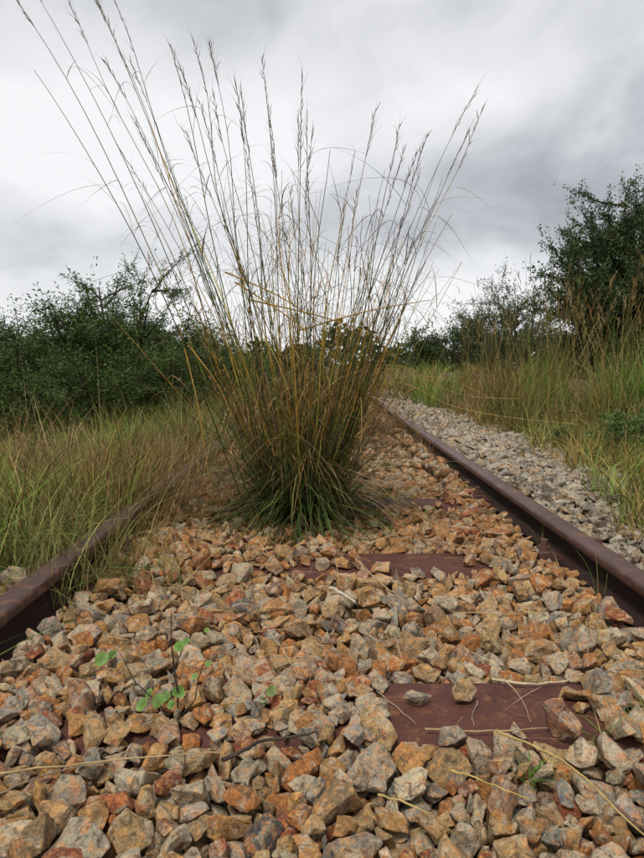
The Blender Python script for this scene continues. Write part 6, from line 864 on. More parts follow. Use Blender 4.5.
14,38,-127,2682,-15,3,7,-16,1,33,134,2623,-25,-11,7,-26,29,17,174,2626,-29,-5,-14,6,34,29,404,818,-21,-25,-33,-5,16,50,179,2604,-16,-9,-1,-26,30,36,-177,2685,-24,-8,-39,-9,
7,24,332,2626,-14,-15,8,-17,33,46,392,2614,-18,-4,2,-24,32,78,-324,2686,-19,-38,-22,2,3,32,-104,2642,-25,-20,21,31,4,59,449,806,-9,32,7,13,24,53,-358,2651,-18,8,0,-40,
3,29,164,1866,-16,18,-27,-17,22,22,-356,2665,-1,-26,32,-15,22,47,-258,2645,-12,35,-22,-11,7,50,-233,2666,-21,-21,-3,4,1,43,-390,2718,-26,-24,35,-1,19,39,-438,2688,0,41,-19,10,
3,27,88,1843,-17,-11,14,-1,12,31,-496,2704,-4,39,13,-19,5,36,479,850,-28,-4,18,11,33,37,43,1835,-6,33,26,9,11,33,-204,2618,-16,-12,2,-27,23,29,384,2697,-38,-3,7,9,
23,35,-109,1864,-26,-22,6,27,4,16,-267,2565,2,-13,-43,-6,34,43,-98,2551,-10,6,19,37,18,33,54,2604,-26,-17,31,28,34,36,104,2601,-29,4,-14,36,11,44,113,2593,-13,28,-8,35,
17,53,206,2704,-24,-27,-27,-4,6,31,192,2578,-26,29,-11,-1,15,55,-31,2726,-32,-20,9,5,38,39,-229,1862,-6,-13,32,-14,4,29,140,2740,-32,32,-13,24,13,26,-293,1861,-14,19,-16,-12,
31,40,62,2716,-21,5,-39,19,8,34,254,2637,-27,-22,-39,14,15,55,-407,1857,-3,-37,21,-1,7,33,476,2562,6,-23,-40,4,37,32,563,2541,6,4,-20,-11,17,47,27,2699,-18,20,-30,4,5,27,-496,2617,6,26,19,-9,
32,28,546,1813,7,-23,-36,6,18,48,103,2697,-33,-42,-13,1,14,43,-69,2646,-24,18,-1,-15,17,37,557,2639,-4,-33,-10,4,31,16,-31,2693,-42,45,6,0,22,25,-6,2720,-36,-1,-1,33,
36,43,49,2668,-23,12,-8,-20,18,24,41,2719,-34,1,24,-4,2,35,67,2766,-34,1,-13,0,39,25,130,2737,-38,14,-20,16,36,35,175,2660,-13,-24,34,17,27,52,251,2690,-37,-1,-12,15,
32,32,307,2688,-22,-8,0,-8,27,39,111,2630,-22,1,44,-16,0,36,398,1825,-2,42,15,-4,1,29,439,865,-21,-4,-14,-10,19,22,520,2682,8,-30,2,-27,21,31,497,891,15,-8,9,-33,
23,47,-412,2715,-16,-10,21,-26,26,38,-412,2786,-34,-1,36,-11,16,21,-291,2753,-39,-6,-4,6,35,30,-273,2779,-24,15,-38,-9,22,31,-114,2776,-35,-6,13,34,15,19,193,2079,-43,20,-25,-24,
4,30,381,2706,-29,-31,3,-16,24,41,-60,1831,-14,-3,16,-1,28,46,-85,2699,-20,-7,-4,17,1,33,-91,2660,-13,16,15,-3,9,52,0,2718,-15,-22,22,-18,13,43,-120,1837,-9,-31,14,-5,
21,23,27,2660,-29,6,-21,36,36,20,86,2675,-43,14,12,12,11,26,-245,1826,-16,-16,-41,-17,35,17,-281,1825,-26,12,19,-31,19,29,440,2663,-31,-19,-7,-10,20,15,413,2668,-35,4,-1,17,
39,26,185,711,-40,-2,-24,40,27,45,-317,1839,-21,0,-6,-17,33,39,-365,1832,-29,24,18,-11,3,28,-483,2686,-5,18,-13,-24,23,21,-425,2701,-31,-22,9,-19,18,31,-421,2731,-29,24,5,33,
0,30,-291,2691,-13,-36,1,3,11,24,313,2676,-40,30,27,19,9,25,276,2635,-34,-28,-21,-7,31,20,-420,1838,-43,5,-8,-5,29,26,-243,2716,-7,-2,4,-4,1,25,-223,2703,-28,-1,29,-34,
13,58,-247,2691,-20,33,21,9,29,44,399,2162,-22,23,-18,-4,35,23,-347,2298,-40,12,0,7,18,27,-207,2283,-40,2,7,-18,15,39,-106,2306,-37,-46,0,5,12,25,-77,2320,-40,3,15,29,
27,65,-33,2276,-38,10,2,3,5,35,7,2279,-39,-14,-25,5,15,57,79,2271,-31,0,-35,19,22,47,124,2263,-36,6,-25,-28,15,38,170,2278,-37,-27,-22,23,6,53,216,2289,-36,22,-5,-5,
6,27,263,2273,-41,-8,-5,-41,28,42,312,2275,-39,-20,-18,17,36,33,334,2270,-41,17,-14,-24,11,43,393,2268,-33,-3,-18,-15,24,34,416,2282,-42,8,1,23,2,41,460,2299,-36,4,-1,-9,
28,27,494,2271,-5,19,-23,-14,33,43,-484,2309,-2,-43,-9,-5,14,78,-405,2316,-25,16,6,35,9,68,-352,2331,-31,-1,27,-18,2,21,-307,2319,-42,-16,10,-10,30,52,-233,2348,-24,16,1,20,
23,38,-388,2272,-37,9,42,6,31,44,-420,2287,-9,15,-31,9,35,33,557,2233,-3,-22,29,-7,17,71,322,2208,-36,-20,-33,12,16,36,366,2211,-40,-33,18,-12,30,35,397,2209,-40,8,37,11,
0,32,423,2200,-40,1,5,21,6,41,479,2190,-30,7,25,-13,1,24,521,2185,-6,-22,26,14,26,42,-389,2220,-37,16,39,14,26,51,-180,2245,-31,39,-22,7,35,27,-155,2237,-41,14,39,-17,
19,45,-194,2319,-36,6,-23,-7,22,60,-94,2269,-36,-19,-7,9,13,32,7,2237,-40,23,8,6,1,41,156,2243,-41,2,-4,20,37,24,251,2248,-38,-44,12,7,38,39,343,2248,-38,23,6,10,20,42,381,2243,-41,45,11,2,
4,27,432,2255,-43,-25,10,-11,5,37,467,2243,-39,-22,-18,-3,15,20,530,2232,-7,-5,35,28,5,50,-28,2220,-39,5,2,-23,32,56,289,2179,-37,-6,-16,10,4,31,-79,2331,-38,-24,6,-38,
22,55,-274,2578,-35,26,37,-8,11,52,-157,2583,-31,37,4,22,26,49,-14,2587,-35,-8,0,-6,20,50,31,2585,-39,6,-8,20,14,53,86,2553,-29,8,-37,8,29,31,123,2577,-40,8,0,0,6,35,307,2584,-39,14,27,16,
28,40,345,2563,-39,18,-25,-16,31,32,399,2577,-41,9,-3,13,22,77,463,2579,-19,26,-20,-4,23,61,549,2573,3,-40,-3,-8,13,26,-485,2608,-4,-7,5,-34,25,27,-467,2588,-4,3,39,4,
18,78,-396,2603,-20,-4,7,-29,15,59,-303,2612,-34,3,-7,-10,11,56,-187,2638,-28,-20,8,38,14,35,-155,2608,-37,-20,-3,8,24,55,-117,2608,-36,-23,34,-19,7,37,-52,2577,-43,-18,42,3,
22,42,57,2630,-37,-34,-29,0,14,46,100,2621,-37,4,9,-43,8,38,-301,2563,-41,-10,-3,-13,0,50,-365,2570,-37,43,-14,1,37,31,-452,2577,-2,22,-23,-18,38,51,-26,2313,-38,-7,-2,-18,
9,27,22,2295,-40,-3,23,-13,13,48,74,2334,-35,41,-15,6,37,38,176,2318,-36,14,30,19,1,39,200,2329,-41,0,-6,-6,22,46,253,2316,-36,-34,32,-2,3,60,330,2331,-32,1,0,-12,
33,43,368,2323,-38,-40,22,-8,32,26,464,2327,-42,-1,1,-6,36,41,495,2321,-4,-26,-1,-6,17,27,528,2316,-6,-36,-5,1,30,44,-91,2343,-32,-21,37,1,10,54,-13,2350,-25,-25,-20,-6,
24,21,182,2346,-43,1,-1,32,0,20,287,2351,-39,-26,32,13,25,41,-317,2555,-33,-18,26,11,3,31,540,2548,-6,-23,-4,-2,23,35,-470,2543,-2,-34,23,7,16,29,-499,2359,-4,14,23,15,
0,28,140,2612,-41,3,7,21,22,35,150,2204,-39,-41,15,2,28,60,30,2202,-36,-22,14,-12,1,41,216,2091,-39,-20,27,13,28,60,346,2049,-30,-29,35,7,5,23,415,2032,-43,-2,6,24,16,24,562,2048,-6,-17,8,43,
1,31,-477,2078,-5,-4,34,0,29,39,-419,2034,-40,-2,8,-25,30,53,-335,2078,-36,3,-1,29,37,36,-285,2076,-39,-3,4,-24,9,45,-258,2088,-35,-5,-17,-36,2,58,-125,2106,-38,10,38,8,
1,43,-86,2099,-40,13,-1,29,13,68,-38,2093,-33,14,-1,-4,4,34,-8,2086,-42,-19,-21,15,31,25,76,2112,-34,30,7,-36,11,48,107,2065,-34,23,-5,0,14,34,149,2085,-40,6,38,20,39,60,162,2063,-38,3,4,4,
24,25,198,2105,-42,-3,7,-11,18,36,259,2061,-37,-4,-1,23,35,30,286,2072,-40,-11,34,-9,22,36,366,2074,-39,14,19,20,3,34,153,2013,-39,18,-13,-24,32,40,121,2030,-39,9,42,-15,
32,51,-25,2061,-38,-29,-4,-9,9,33,-296,1988,-38,-2,-16,-31,22,66,-260,1997,-35,-19,13,-20,17,65,-192,1999,-37,9,-5,-15,17,73,-119,1980,-35,-1,12,39,1,36,-71,1988,-42,6,-2,42,
31,26,-39,1989,-37,1,33,31,15,78,4,1987,-27,6,1,-2,14,58,75,1981,-35,2,9,-38,26,39,104,2008,-37,38,13,4,26,36,129,1980,-37,-1,-38,18,20,33,279,2000,-42,-7,-45,-1,7,32,408,2076,-43,0,45,1,
20,38,344,2009,-38,14,17,8,0,58,467,1990,-37,7,-5,-30,19,33,472,2012,-20,-13,-29,-15,16,26,-500,2042,-4,22,20,17,12,38,-365,2042,-34,-14,7,-42,36,45,-263,2043,-36,-7,-35,-28,
28,29,-99,2029,-40,3,-2,14,16,53,-76,2010,-34,-9,22,35,17,44,-20,2030,-41,-44,5,6,26,16,381,2006,-42,31,4,0,31,29,82,2201,-39,38,-14,0,26,52,470,2076,-34,20,34,13,
36,24,-499,2128,-7,-18,-19,12,12,46,-49,2154,-36,8,-12,-35,13,54,13,2156,-34,-10,-36,-29,39,25,53,2168,-42,-38,-21,-7,25,34,74,2178,-35,16,-7,24,4,36,115,2155,-40,12,-2,10,
28,26,182,2159,-40,-3,-3,-33,22,24,219,2161,-42,-5,-25,27,14,55,262,2175,-32,6,1,21,27,26,294,2144,-43,9,6,14,20,46,322,2155,-39,-9,-2,-32,16,31,370,2143,-40,25,-10,-14,
39,41,389,2152,-35,-6,-3,-21,7,78,449,2163,-40,31,34,-2,4,26,496,2152,-5,8,-12,-19,20,41,-469,2216,-3,-1,14,-34,26,46,-321,2201,-33,13,-34,-26,35,26,-282,2215,-34,2,-25,-3,
28,57,-263,2209,-34,3,-2,12,23,24,-134,2195,-41,29,27,-11,1,46,-65,2182,-40,8,-2,30,28,44,-16,2177,-39,-24,8,-6,14,33,-2,2199,-38,-13,17,-19,37,35,-74,2154,-34,-32,-3,-26,
28,35,-122,2161,-39,5,2,45,4,61,-162,2151,-38,-26,8,-9,6,56,-189,2143,-35,26,-31,-19,22,50,-457,2145,-1,-19,14,-21,28,70,-396,2064,-34,7,37,28,9,61,-274,2174,-32,-8,-41,16,
17,35,-248,2131,-36,-7,30,-27,30,31,-210,2116,-39,30,31,-2,27,50,-109,2134,-39,0,1,-4,25,38,-28,2122,-39,8,-41,-10,19,36,45,2110,-37,-38,-1,10,17,48,542,2069,-3,7,-8,-29,
18,34,168,2121,-39,-11,0,40,26,31,252,2114,-39,3,-44,-11,10,29,293,2117,-40,30,8,3,1,35,338,2117,-39,-39,-12,-6,13,29,412,2092,-38,-8,36,5,6,31,450,2098,-40,21,16,9,
36,31,503,2128,-5,0,-25,37,8,53,-428,2191,-2,-8,3,-37,1,68,-401,2153,-38,-2,-4,-9,26,30,-295,2193,-36,-31,-21,-5,0,37,-249,2158,-39,-3,1,16,1,29,200,2139,-42,11,-4,20,
38,39,-316,2005,-38,-4,-5,35,2,45,175,2605,-40,25,29,3,36,37,244,2611,-38,2,9,30,16,39,-419,714,-23,18,41,-5,8,34,-349,729,-28,-8,46,-5,32,35,-241,742,-37,7,-39,8,
27,42,-179,720,-34,-10,-16,32,9,34,-165,733,-22,3,-32,32,13,41,-68,713,-37,13,8,30,33,28,9,707,-41,26,-37,5,36,31,58,748,-37,44,0,4,28,43,158,725,-36,39,-8,-3,20,26,196,722,-41,-5,10,-18,
24,31,191,772,-42,3,-6,-13,32,51,283,721,-38,1,-6,31,36,29,338,724,-42,14,13,13,30,32,370,738,-40,30,8,-6,30,32,446,719,-40,-6,-6,-31,10,22,495,733,-5,28,28,14,1,40,555,725,-2,4,-44,8,
17,42,-487,769,22,27,-16,11,24,53,-419,740,-13,-15,39,-16,3,47,-371,759,-26,-25,20,-4,28,26,-310,748,-25,17,-35,24,19,29,-269,789,-38,-16,-36,9,37,27,-498,733,-3,6,4,32,
15,66,546,697,2,41,17,3,9,43,477,668,-3,-26,35,-6,5,49,465,673,-19,26,-24,-8,21,19,389,646,-39,26,15,-28,3,31,444,626,-40,20,-3,-12,9,41,478,631,-11,3,-13,-22,29,18,565,626,-8,37,-23,-1,
4,35,-492,686,-1,12,34,10,20,44,-436,679,-4,-5,-8,-13,31,46,-350,684,-30,0,-35,1,9,41,-299,708,-38,14,-40,13,36,73,-251,696,-27,-20,-16,15,14,24,126,753,-39,25,24,-3,
36,23,-158,693,-43,14,12,12,15,34,-57,679,-41,18,-28,-24,37,47,-19,619,-26,27,29,-20,0,19,26,684,-42,-4,4,-7,10,20,61,701,-42,-12,35,-4,31,20,80,714,-42,-16,42,-10,
14,75,141,696,-30,9,-18,-37,28,36,192,667,-38,35,2,2,22,34,217,669,-39,-21,-40,1,37,58,249,699,-32,-2,-7,-41,3,55,314,711,-31,-2,-4,-25,15,38,323,679,-36,12,-8,-43,
25,21,354,693,-39,8,-19,-40,34,28,406,667,-44,-2,-5,25,17,43,-115,692,-30,16,30,19,2,36,340,653,-35,30,22,18,1,38,255,760,-32,29,-35,4,10,38,6,901,-32,-20,35,-14,38,39,61,907,-33,7,-26,-16,
31,15,220,853,-37,22,-12,21,12,46,450,890,-31,-11,39,-15,29,67,484,865,-1,-12,-9,9,23,37,561,885,-1,27,15,15,2,30,-415,919,-41,-18,1,3,21,26,15,922,-41,7,4,-2,9,45,470,925,-22,10,9,7,
18,35,558,926,0,35,-18,18,12,33,-475,1145,-2,-29,5,-22,18,35,-415,1129,-35,-8,-31,-3,7,46,-419,1152,-24,-2,30,-12,25,32,-81,1158,-30,-37,-9,-2,27,24,-54,1138,-43,7,8,24,
15,36,565,804,-1,36,-28,8,37,37,532,834,11,25,-11,-25,17,65,445,842,-31,-1,-6,-42,14,17,312,738,-42,7,13,20,23,34,312,771,-37,-2,-10,-8,2,50,393,741,-22,-15,23,12,4,27,415,740,-37,-37,-16,7,
9,23,506,738,-5,14,21,28,8,35,556,741,8,8,-9,41,38,55,-493,833,13,21,15,8,24,21,-441,820,-7,-23,-32,-1,18,34,-387,799,-5,-21,-20,-30,15,46,-353,799,-32,0,-23,25,20,29,-321,794,-40,18,-11,-29,
6,29,-75,814,-36,-31,1,23,6,32,401,789,-40,6,31,31,9,35,430,773,-38,-2,-7,-35,4,40,470,829,-20,39,15,-5,39,45,530,773,-1,-9,41,-16,31,38,-463,820,-2,-33,10,-5,21,60,-411,836,-3,19,25,-3,
25,26,-413,842,-43,12,-42,-10,16,35,-316,843,-38,22,-4,-25,38,36,-149,847,-24,4,-6,-42,17,26,325,832,-40,2,17,5,26,33,402,828,-35,28,-25,23,26,39,390,806,-35,13,-33,22,
13,45,225,2598,-36,12,-4,9,18,64,292,622,-25,-7,14,41,27,24,210,619,-42,-10,9,-39,16,36,-415,2712,-40,1,9,16,13,47,-355,2686,-37,-27,16,-14,12,35,-308,2709,-38,9,3,3,
18,40,-276,2686,-38,11,3,-42,35,33,-230,2691,-36,13,-15,-3,27,33,-218,2669,-42,0,14,45,31,38,-160,2695,-38,-25,-24,12,0,43,-94,2699,-39,30,-34,-1,22,49,-60,2712,-36,18,-14,-20,
4,41,-78,2601,-33,-30,32,-10,2,50,23,2692,-39,17,35,6,3,47,59,2697,-36,15,17,28,38,23,127,2712,-40,27,-35,-1,6,41,187,2709,-38,25,7,0,20,29,265,2690,-41,2,0,-33,3,33,285,2698,-41,-24,-4,1,
37,29,324,2693,-37,27,5,9,30,43,353,2699,-33,2,5,-3,3,40,400,2677,-38,20,0,-9,0,26,457,2686,-42,8,-4,-27,35,28,534,2686,-1,26,3,22,0,42,-484,2734,-2,-2,42,-18,1,23,-425,2753,-31,-24,15,-17,
12,48,-409,2760,-36,8,6,12,33,20,-471,2695,-6,-5,3,-8,20,46,546,2668,-2,7,15,-42,11,39,469,2670,-36,30,-11,3,21,29,284,2603,-41,-17,2,-4,32,35,375,2598,-40,-23,29,-23,
32,40,500,2585,-4,3,-7,-20,7,37,-468,2666,-3,27,-33,9,0,30,-464,2644,-5,15,-43,-2,1,32,-282,2636,-42,2,-11,-9,35,31,-243,2668,-39,8,-8,-12,24,32,-206,2654,-41,-21,-4,30,
21,49,-368,2767,-38,-4,-23,35,8,36,-163,2656,-36,10,26,33,0,38,-70,2632,-39,42,-16,1,23,34,-26,2636,-41,4,1,1,22,33,21,2660,-39,20,-10,-15,38,40,85,2639,-34,2,40,-19,6,60,135,2672,-35,6,-6,0,
5,34,175,2644,-41,-6,-1,33,5,50,220,2671,-35,18,-36,-19,7,37,260,2648,-41,-2,-10,26,15,48,303,2644,-38,27,-4,-9,6,24,331,2645,-42,-1,-20,-34,25,51,360,2650,-39,36,-18,-4,
15,48,402,2651,-37,-7,-5,7,18,41,-129,2646,-37,-10,1,36,2,34,232,617,-36,-16,-11,-35,22,34,-319,2738,-39,18,12,10,22,45,-227,2727,-38,-16,19,-27,25,69,152,598,-26,-41,17,-8,
1,53,206,579,-31,29,28,-5,5,23,296,599,-39,-6,14,-2,18,41,296,579,-21,-3,5,1,5,23,334,624,-41,12,23,23,6,45,373,617,-15,-9,18,-24,36,24,438,599,-43,12,-24,-33,4,33,469,571,-42,-23,-13,9,
38,30,478,586,-36,-8,-27,-27,23,51,530,573,1,39,-4,3,36,62,-487,636,-1,14,15,14,15,41,-435,629,-3,30,-23,-12,35,42,-395,644,-28,-24,17,22,26,78,-347,650,-16,-17,13,14,
11,53,-299,635,-24,-18,-2,12,3,29,-268,642,-26,18,19,13,39,78,-221,642,-24,15,-12,31,33,39,-143,649,-31,1,-16,38,17,44,-112,650,-40,-4,44,-17,29,23,-69,644,-32,2,-10,-27,
14,15,-14,602,-33,-14,-16,27,21,40,3,635,-36,24,30,-7,28,32,38,616,-40,1,-35,-26,20,26,92,653,-43,-41,-24,-2,10,32,149,635,-20,-23,-15,6,16,25,164,629,-38,-17,-35,2,
16,22,148,570,-43,-2,-36,19,5,78,83,585,-13,-27,28,-22,4,44,30,580,-33,-1,-5,-20,36,24,-12,598,-43,-7,-29,23,0,27,-215,2710,-40,4,-41,-6,19,54,-106,2738,-32,15,-42,13,
5,35,-83,2729,-39,33,-11,-9,28,43,33,2747,-39,27,10,10,27,41,60,2731,-37,-10,-34,15,9,30,77,2732,-40,-23,-11,24,2,27,150,2775,-42,-10,41,13,31,39,169,2740,-38,-9,39,-18,
19,55,213,2738,-35,-10,-7,32,5,27,223,2792,-42,-2,4,-9,24,26,286,2715,-41,-40,24,1,1,39,347,2744,-39,-26,24,12,30,22,373,2719,-42,31,-26,-16,9,61,-295,2733,-33,-2,7,7,
32,42,418,2739,-37,26,2,2,4,34,555,2732,-3,-9,25,21,20,41,-483,574,-5,3,-46,-1,1,35,-401,615,-10,14,9,-5,9,46,-400,593,-17,28,34,-11,27,78,-381,573,-32,-14,6,0,4,53,-274,575,-32,-4,-13,-9,
29,19,-240,568,-43,40,-17,-5,33,73,-221,603,-27,-8,-16,33,1,55,-156,586,-34,1,-14,38,34,40,-106,565,-37,21,-8,10,23,57,-108,583,-35,-29,-6,3,0,44,-60,590,-30,-12,31,6,
35,33,-26,587,-31,12,-12,30,7,37,451,2739,-43,39,25,-2,0,20,-373,2001,-43,45,-4,2,24,50,-394,2007,-39,-9,-7,40,34,63,-418,2008,-24,-22,2,-28,31,36,21,885,-39,-13,37,-17,
2,41,432,874,-40,30,-32,-13,28,55,535,879,2,-2,-3,-31,4,35,-481,920,-4,13,-1,13,20,21,-372,916,-42,-2,-8,22,16,23,-321,924,-39,22,4,15,15,37,-238,918,-40,4,-10,37,12,36,-194,916,-37,1,6,32,
27,19,49,917,-43,34,-26,5,7,39,98,912,-40,46,-8,6,22,32,379,915,-37,-9,3,15,1,52,463,910,-40,-4,-2,-29,28,33,515,931,1,-1,32,-15,23,54,-457,1134,0,-38,-10,19,4,61,-392,1154,-28,38,-11,-5,
13,49,-354,1129,-36,7,19,19,21,40,-212,1149,-39,-17,-2,3,2,40,-175,1151,-40,39,-7,-9,19,39,501,1145,-2,-9,4,2,11,49,-151,876,-34,19,-28,-3,23,35,-192,896,-38,-41,6,1,
8,46,-245,889,-40,-11,1,-24,20,34,136,808,-41,-3,5,20,18,26,173,809,-38,-22,-29,19,26,40,207,786,-34,27,7,-1,25,41,428,798,-33,-29,6,24,24,38,483,818,-34,-9,-19,21,35,38,535,803,-3,-33,15,6,
33,37,-476,841,-3,-44,-9,-5,19,45,-450,852,0,7,-23,-5,21,56,-404,871,-36,45,5,-1,19,37,-345,865,-35,-1,-24,-39,6,22,-326,855,-42,19,10,18,39,29,-295,842,-40,-5,-4,16,
0,40,-421,1190,-36,-8,17,-23,38,24,-68,847,-42,-7,-1,-24,19,25,-11,879,-39,37,-29,-3,14,30,184,855,-38,3,28,-37,4,45,422,821,-36,14,18,-1,17,23,508,855,-7,9,4,12,20,53,523,846,-1,-2,13,-32,
33,29,-436,868,-5,-7,6,-18,0,25,-371,873,-42,-10,-45,-4,16,27,-307,860,-43,1,-37,20,6,48,-38,802,-37,13,13,31,36,49,261,1211,-39,7,21,25,29,25,297,1217,-42,-8,0,15,16,37,316,1210,-39,9,8,8,
16,40,355,1194,-40,8,3,-13,34,70,429,1202,-41,19,-41,-1,10,44,474,1213,-34,13,-6,-12,11,44,548,1209,3,-2,2,-26,8,19,-485,1254,-7,-35,23,10,6,42,-314,1266,-39,17,-12,-10,
7,23,-277,1263,-44,-45,4,2,12,31,-162,1257,-40,-39,5,17,12,40,-2,1258,-37,-22,-13,-8,20,36,74,1274,-39,-1,-13,-6,1,41,92,1257,-39,37,6,-21,31,27,134,1276,-42,3,-8,-17,
34,53,159,1266,-42,-3,-4,21,2,29,231,1258,-41,-10,-19,32,7,46,272,1268,-40,0,4,-23,1,34,299,1257,-41,1,-9,-7,33,60,388,1260,-37,5,5,16,3,71,461,1243,-29,-6,19,34,23,35,202,1202,-41,3,1,-14,
26,28,94,1223,-38,-7,36,27,7,41,-242,1180,-42,-6,-2,-6,39,38,-205,1190,-38,-1,-24,37,2,65,-123,1182,-37,38,-16,-11,36,37,-45,1209,-40,-13,14,-24,18,38,-28,1183,-32,10,-20,-1,
32,49,21,1187,-38,-31,0,-9,1,40,260,1173,-39,-8,34,1,38,34,370,1162,-37,-7,-13,-6,35,44,417,1151,-38,-33,12,5,34,56,-360,1171,-42,-25,-39,-2,13,40,-494,1237,-3,18,21,22,
36,47,-437,1227,-3,20,1,-5,0,49,-397,1227,-38,6,-6,-35,23,62,-353,1210,-33,-39,15,-11,28,31,-318,1208,-39,-2,-38,-18,21,29,-281,1219,-41,-16,-4,6,8,42,-246,1222,-39,-1,-3,-21,
38,30,-175,1227,-36,-29,3,-1,38,39,-148,1222,-40,-2,-7,12,10,42,-103,1229,-39,-18,32,-2,4,45,-76,1236,-39,-4,-15,-35,23,38,-45,1232,-38,37,11,7,26,39,7,1212,-34,3,-39,14,
19,22,532,1175,-4,-30,20,2,29,32,486,1255,-6,-26,21,-17,1,32,-61,795,-40,36,19,-17,19,34,-203,615,-37,-34,-14,1,35,25,-142,663,-42,-31,-27,18,5,46,-110,624,-36,18,-36,-19,
7,43,-70,650,-43,27,37,-2,10,42,-53,634,-35,-11,38,10,25,39,7,607,-37,-7,-44,4,3,58,61,597,-34,-2,27,36,4,39,94,593,-41,-10,32,-28,24,38,175,638,-41,-6,-2,28,31,31,199,632,-42,-10,-10,-44,
24,42,251,651,-41,-43,0,-9,36,34,295,655,-38,29,-1,7,22,34,319,648,-40,-21,5,-12,10,28,386,629,-38,-18,11,-14,15,78,414,638,-33,-2,-9,20,25,31,511,629,-5,0,0,-6,13,46,533,651,-1,-8,-33,21,
2,50,-413,676,-25,-25,11,-22,19,29,-405,662,-39,24,-7,15,22,43,-321,700,-35,-8,12,-18,14,30,-280,675,-38,-13,42,-2,30,23,-232,683,-41,-25,37,5,12,43,-195,694,-38,-41,-1,18,
30,53,-234,660,-32,-23,-17,-2,6,42,-275,651,-38,-22,18,-7,21,29,-317,637,-36,16,-16,-17,18,32,-367,638,-40,42,0,-5,13,39,-434,600,-3,11,10,18,8,43,-412,589,-39,3,-2,8,
13,40,-342,616,-37,35,14,13,16,17,-305,585,-42,24,0,-5,30,20,-275,597,-42,3,1,47,25,58,-249,601,-35,0,7,21,39,26,-166,602,-43,6,-4,-41,9,21,-134,594,-41,21,-1,3,16,47,-85,605,-31,-3,-42,2,
36,48,-49,603,-39,-17,2,-5,29,51,4,578,-37,-5,3,19,30,32,63,575,-37,17,-25,25,1,19,-157,677,-43,-39,9,23,5,37,106,570,-33,-16,18,5,21,44,170,600,-38,34,-31,-3,22,33,204,599,-40,-18,-12,10,
23,78,261,596,-35,5,-1,2,26,36,308,579,-38,30,-27,-6,1,60,342,586,-36,40,-1,-22,35,66,386,594,-24,4,-9,13,26,35,416,581,-35,-20,-38,-13,37,29,478,603,-39,-31,-14,-6,24,37,508,608,-6,0,-1,1,
9,42,527,601,-1,-13,18,-2,24,36,-460,619,-6,0,-1,-8,19,35,-416,645,-9,6,30,-13,2,30,119,601,-37,21,1,34,18,24,-120,673,-41,-2,7,4,6,78,-35,670,-26,-31,5,15,28,55,391,716,-28,-6,-10,-2,
13,23,431,731,-41,22,22,19,21,55,503,708,0,-6,-18,34,15,43,527,731,-3,-10,6,-36,22,57,-476,754,5,-5,-33,-30,14,45,-416,757,-33,34,16,17,33,45,-389,743,-36,-8,-3,30,
19,46,-341,751,-34,-37,17,-10,13,41,-242,775,-38,-26,19,-16,22,27,-174,752,-41,-10,-22,22,16,31,-127,747,-41,-8,9,45,14,25,-6,755,-42,20,-31,-18,11,19,101,775,-41,-22,34,-14,
38,36,166,761,-40,27,-20,-11,5,30,207,748,-42,-5,0,27,38,35,304,750,-34,-18,-24,18,34,43,426,757,-43,46,-5,2,0,30,504,781,-5,-16,-41,14,35,31,557,761,0,3,-36,-14,3,48,-493,800,3,-7,-11,-29,
4,37,-422,804,-29,-6,9,-18,39,78,-390,790,-31,32,-30,-1,39,30,329,697,-37,-6,-19,-5,17,27,222,722,-41,9,-1,12,9,23,177,737,-41,0,-3,29,28,35,28,665,-40,-25,8,-6,38,73,65,658,-27,-2,21,-15,
22,52,133,648,-29,19,-6,16,22,46,162,660,-32,-2,-20,-23,15,34,168,688,-40,-9,1,-22,34,27,212,691,-41,34,9,0,20,27,255,681,-41,26,28,3,37,32,303,681,-35,7,-9,-13,33,45,343,678,-37,27,37,3,
0,60,382,677,-36,-27,-39,-3,39,78,432,689,-35,7,1,-18,23,42,482,693,-18,31,-14,-32,16,54,-80,686,-36,2,11,26,4,35,559,669,-3,3,24,11,38,22,-433,714,-4,-11,21,-9,20,41,-326,732,-40,-10,-4,-36,
21,23,-228,718,-41,5,-2,-35,12,37,-204,721,-37,0,6,34,21,40,-156,728,-39,2,-46,1,6,44,-112,725,-39,8,-22,-24,5,36,-44,716,-41,-3,3,6,3,32,-14,721,-42,-24,7,-9,10,57,81,693,-30,-18,15,-34,
17,28,139,747,-43,22,38,-6,15,37,-483,712,-4,18,-37,-17,32,33,-470,1309,-6,-6,-4,-13,22,41,-418,1297,-16,27,30,3,26,43,-401,1301,-35,-22,-23,7,26,21,-102,1632,-40,-41,8,3,
23,66,-66,1627,-33,13,-3,7,3,43,24,1618,-36,44,-2,-8,3,27,74,1632,-40,-4,19,33,32,38,80,1610,-41,-2,0,-8,20,66,176,1609,-34,-9,7,-8,20,35,222,1624,-40,-11,-9,30,17,51,265,1617,-39,11,-6,-38,
12,30,288,1631,-38,5,-32,-10,20,32,454,1628,-42,35,-29,1,16,32,-496,1849,-3,11,27,21,24,31,-440,1825,-6,-25,-31,-2,23,18,-403,1839,-44,2,-7,-24,2,28,-378,1842,-41,-17,-3,9,
38,24,-252,1843,-39,-21,7,-23,28,37,-217,1849,-37,0,45,4,19,21,152,1837,-41,22,10,18,4,53,460,1840,-37,9,-11,-16,11,33,560,1820,-1,24,17,20,39,20,-501,1872,-7,0,6,23,7,31,-258,1623,-41,1,7,2,
32,48,-281,1615,-38,-29,14,-19,8,43,-305,1618,-40,19,35,-5,20,30,-344,1611,-42,12,-3,38,5,32,219,1540,-39,24,3,1,23,78,299,1563,-35,1,7,44,23,34,347,1545,-39,14,-8,-1,
23,28,469,1518,-40,-40,12,-11,38,19,-422,1617,-40,-22,-31,18,15,39,-270,1594,-39,12,-42,-14,38,31,-240,1594,-40,34,-8,-4,5,27,-190,1600,-41,-4,3,-6,28,36,-150,1570,-38,4,1,39,
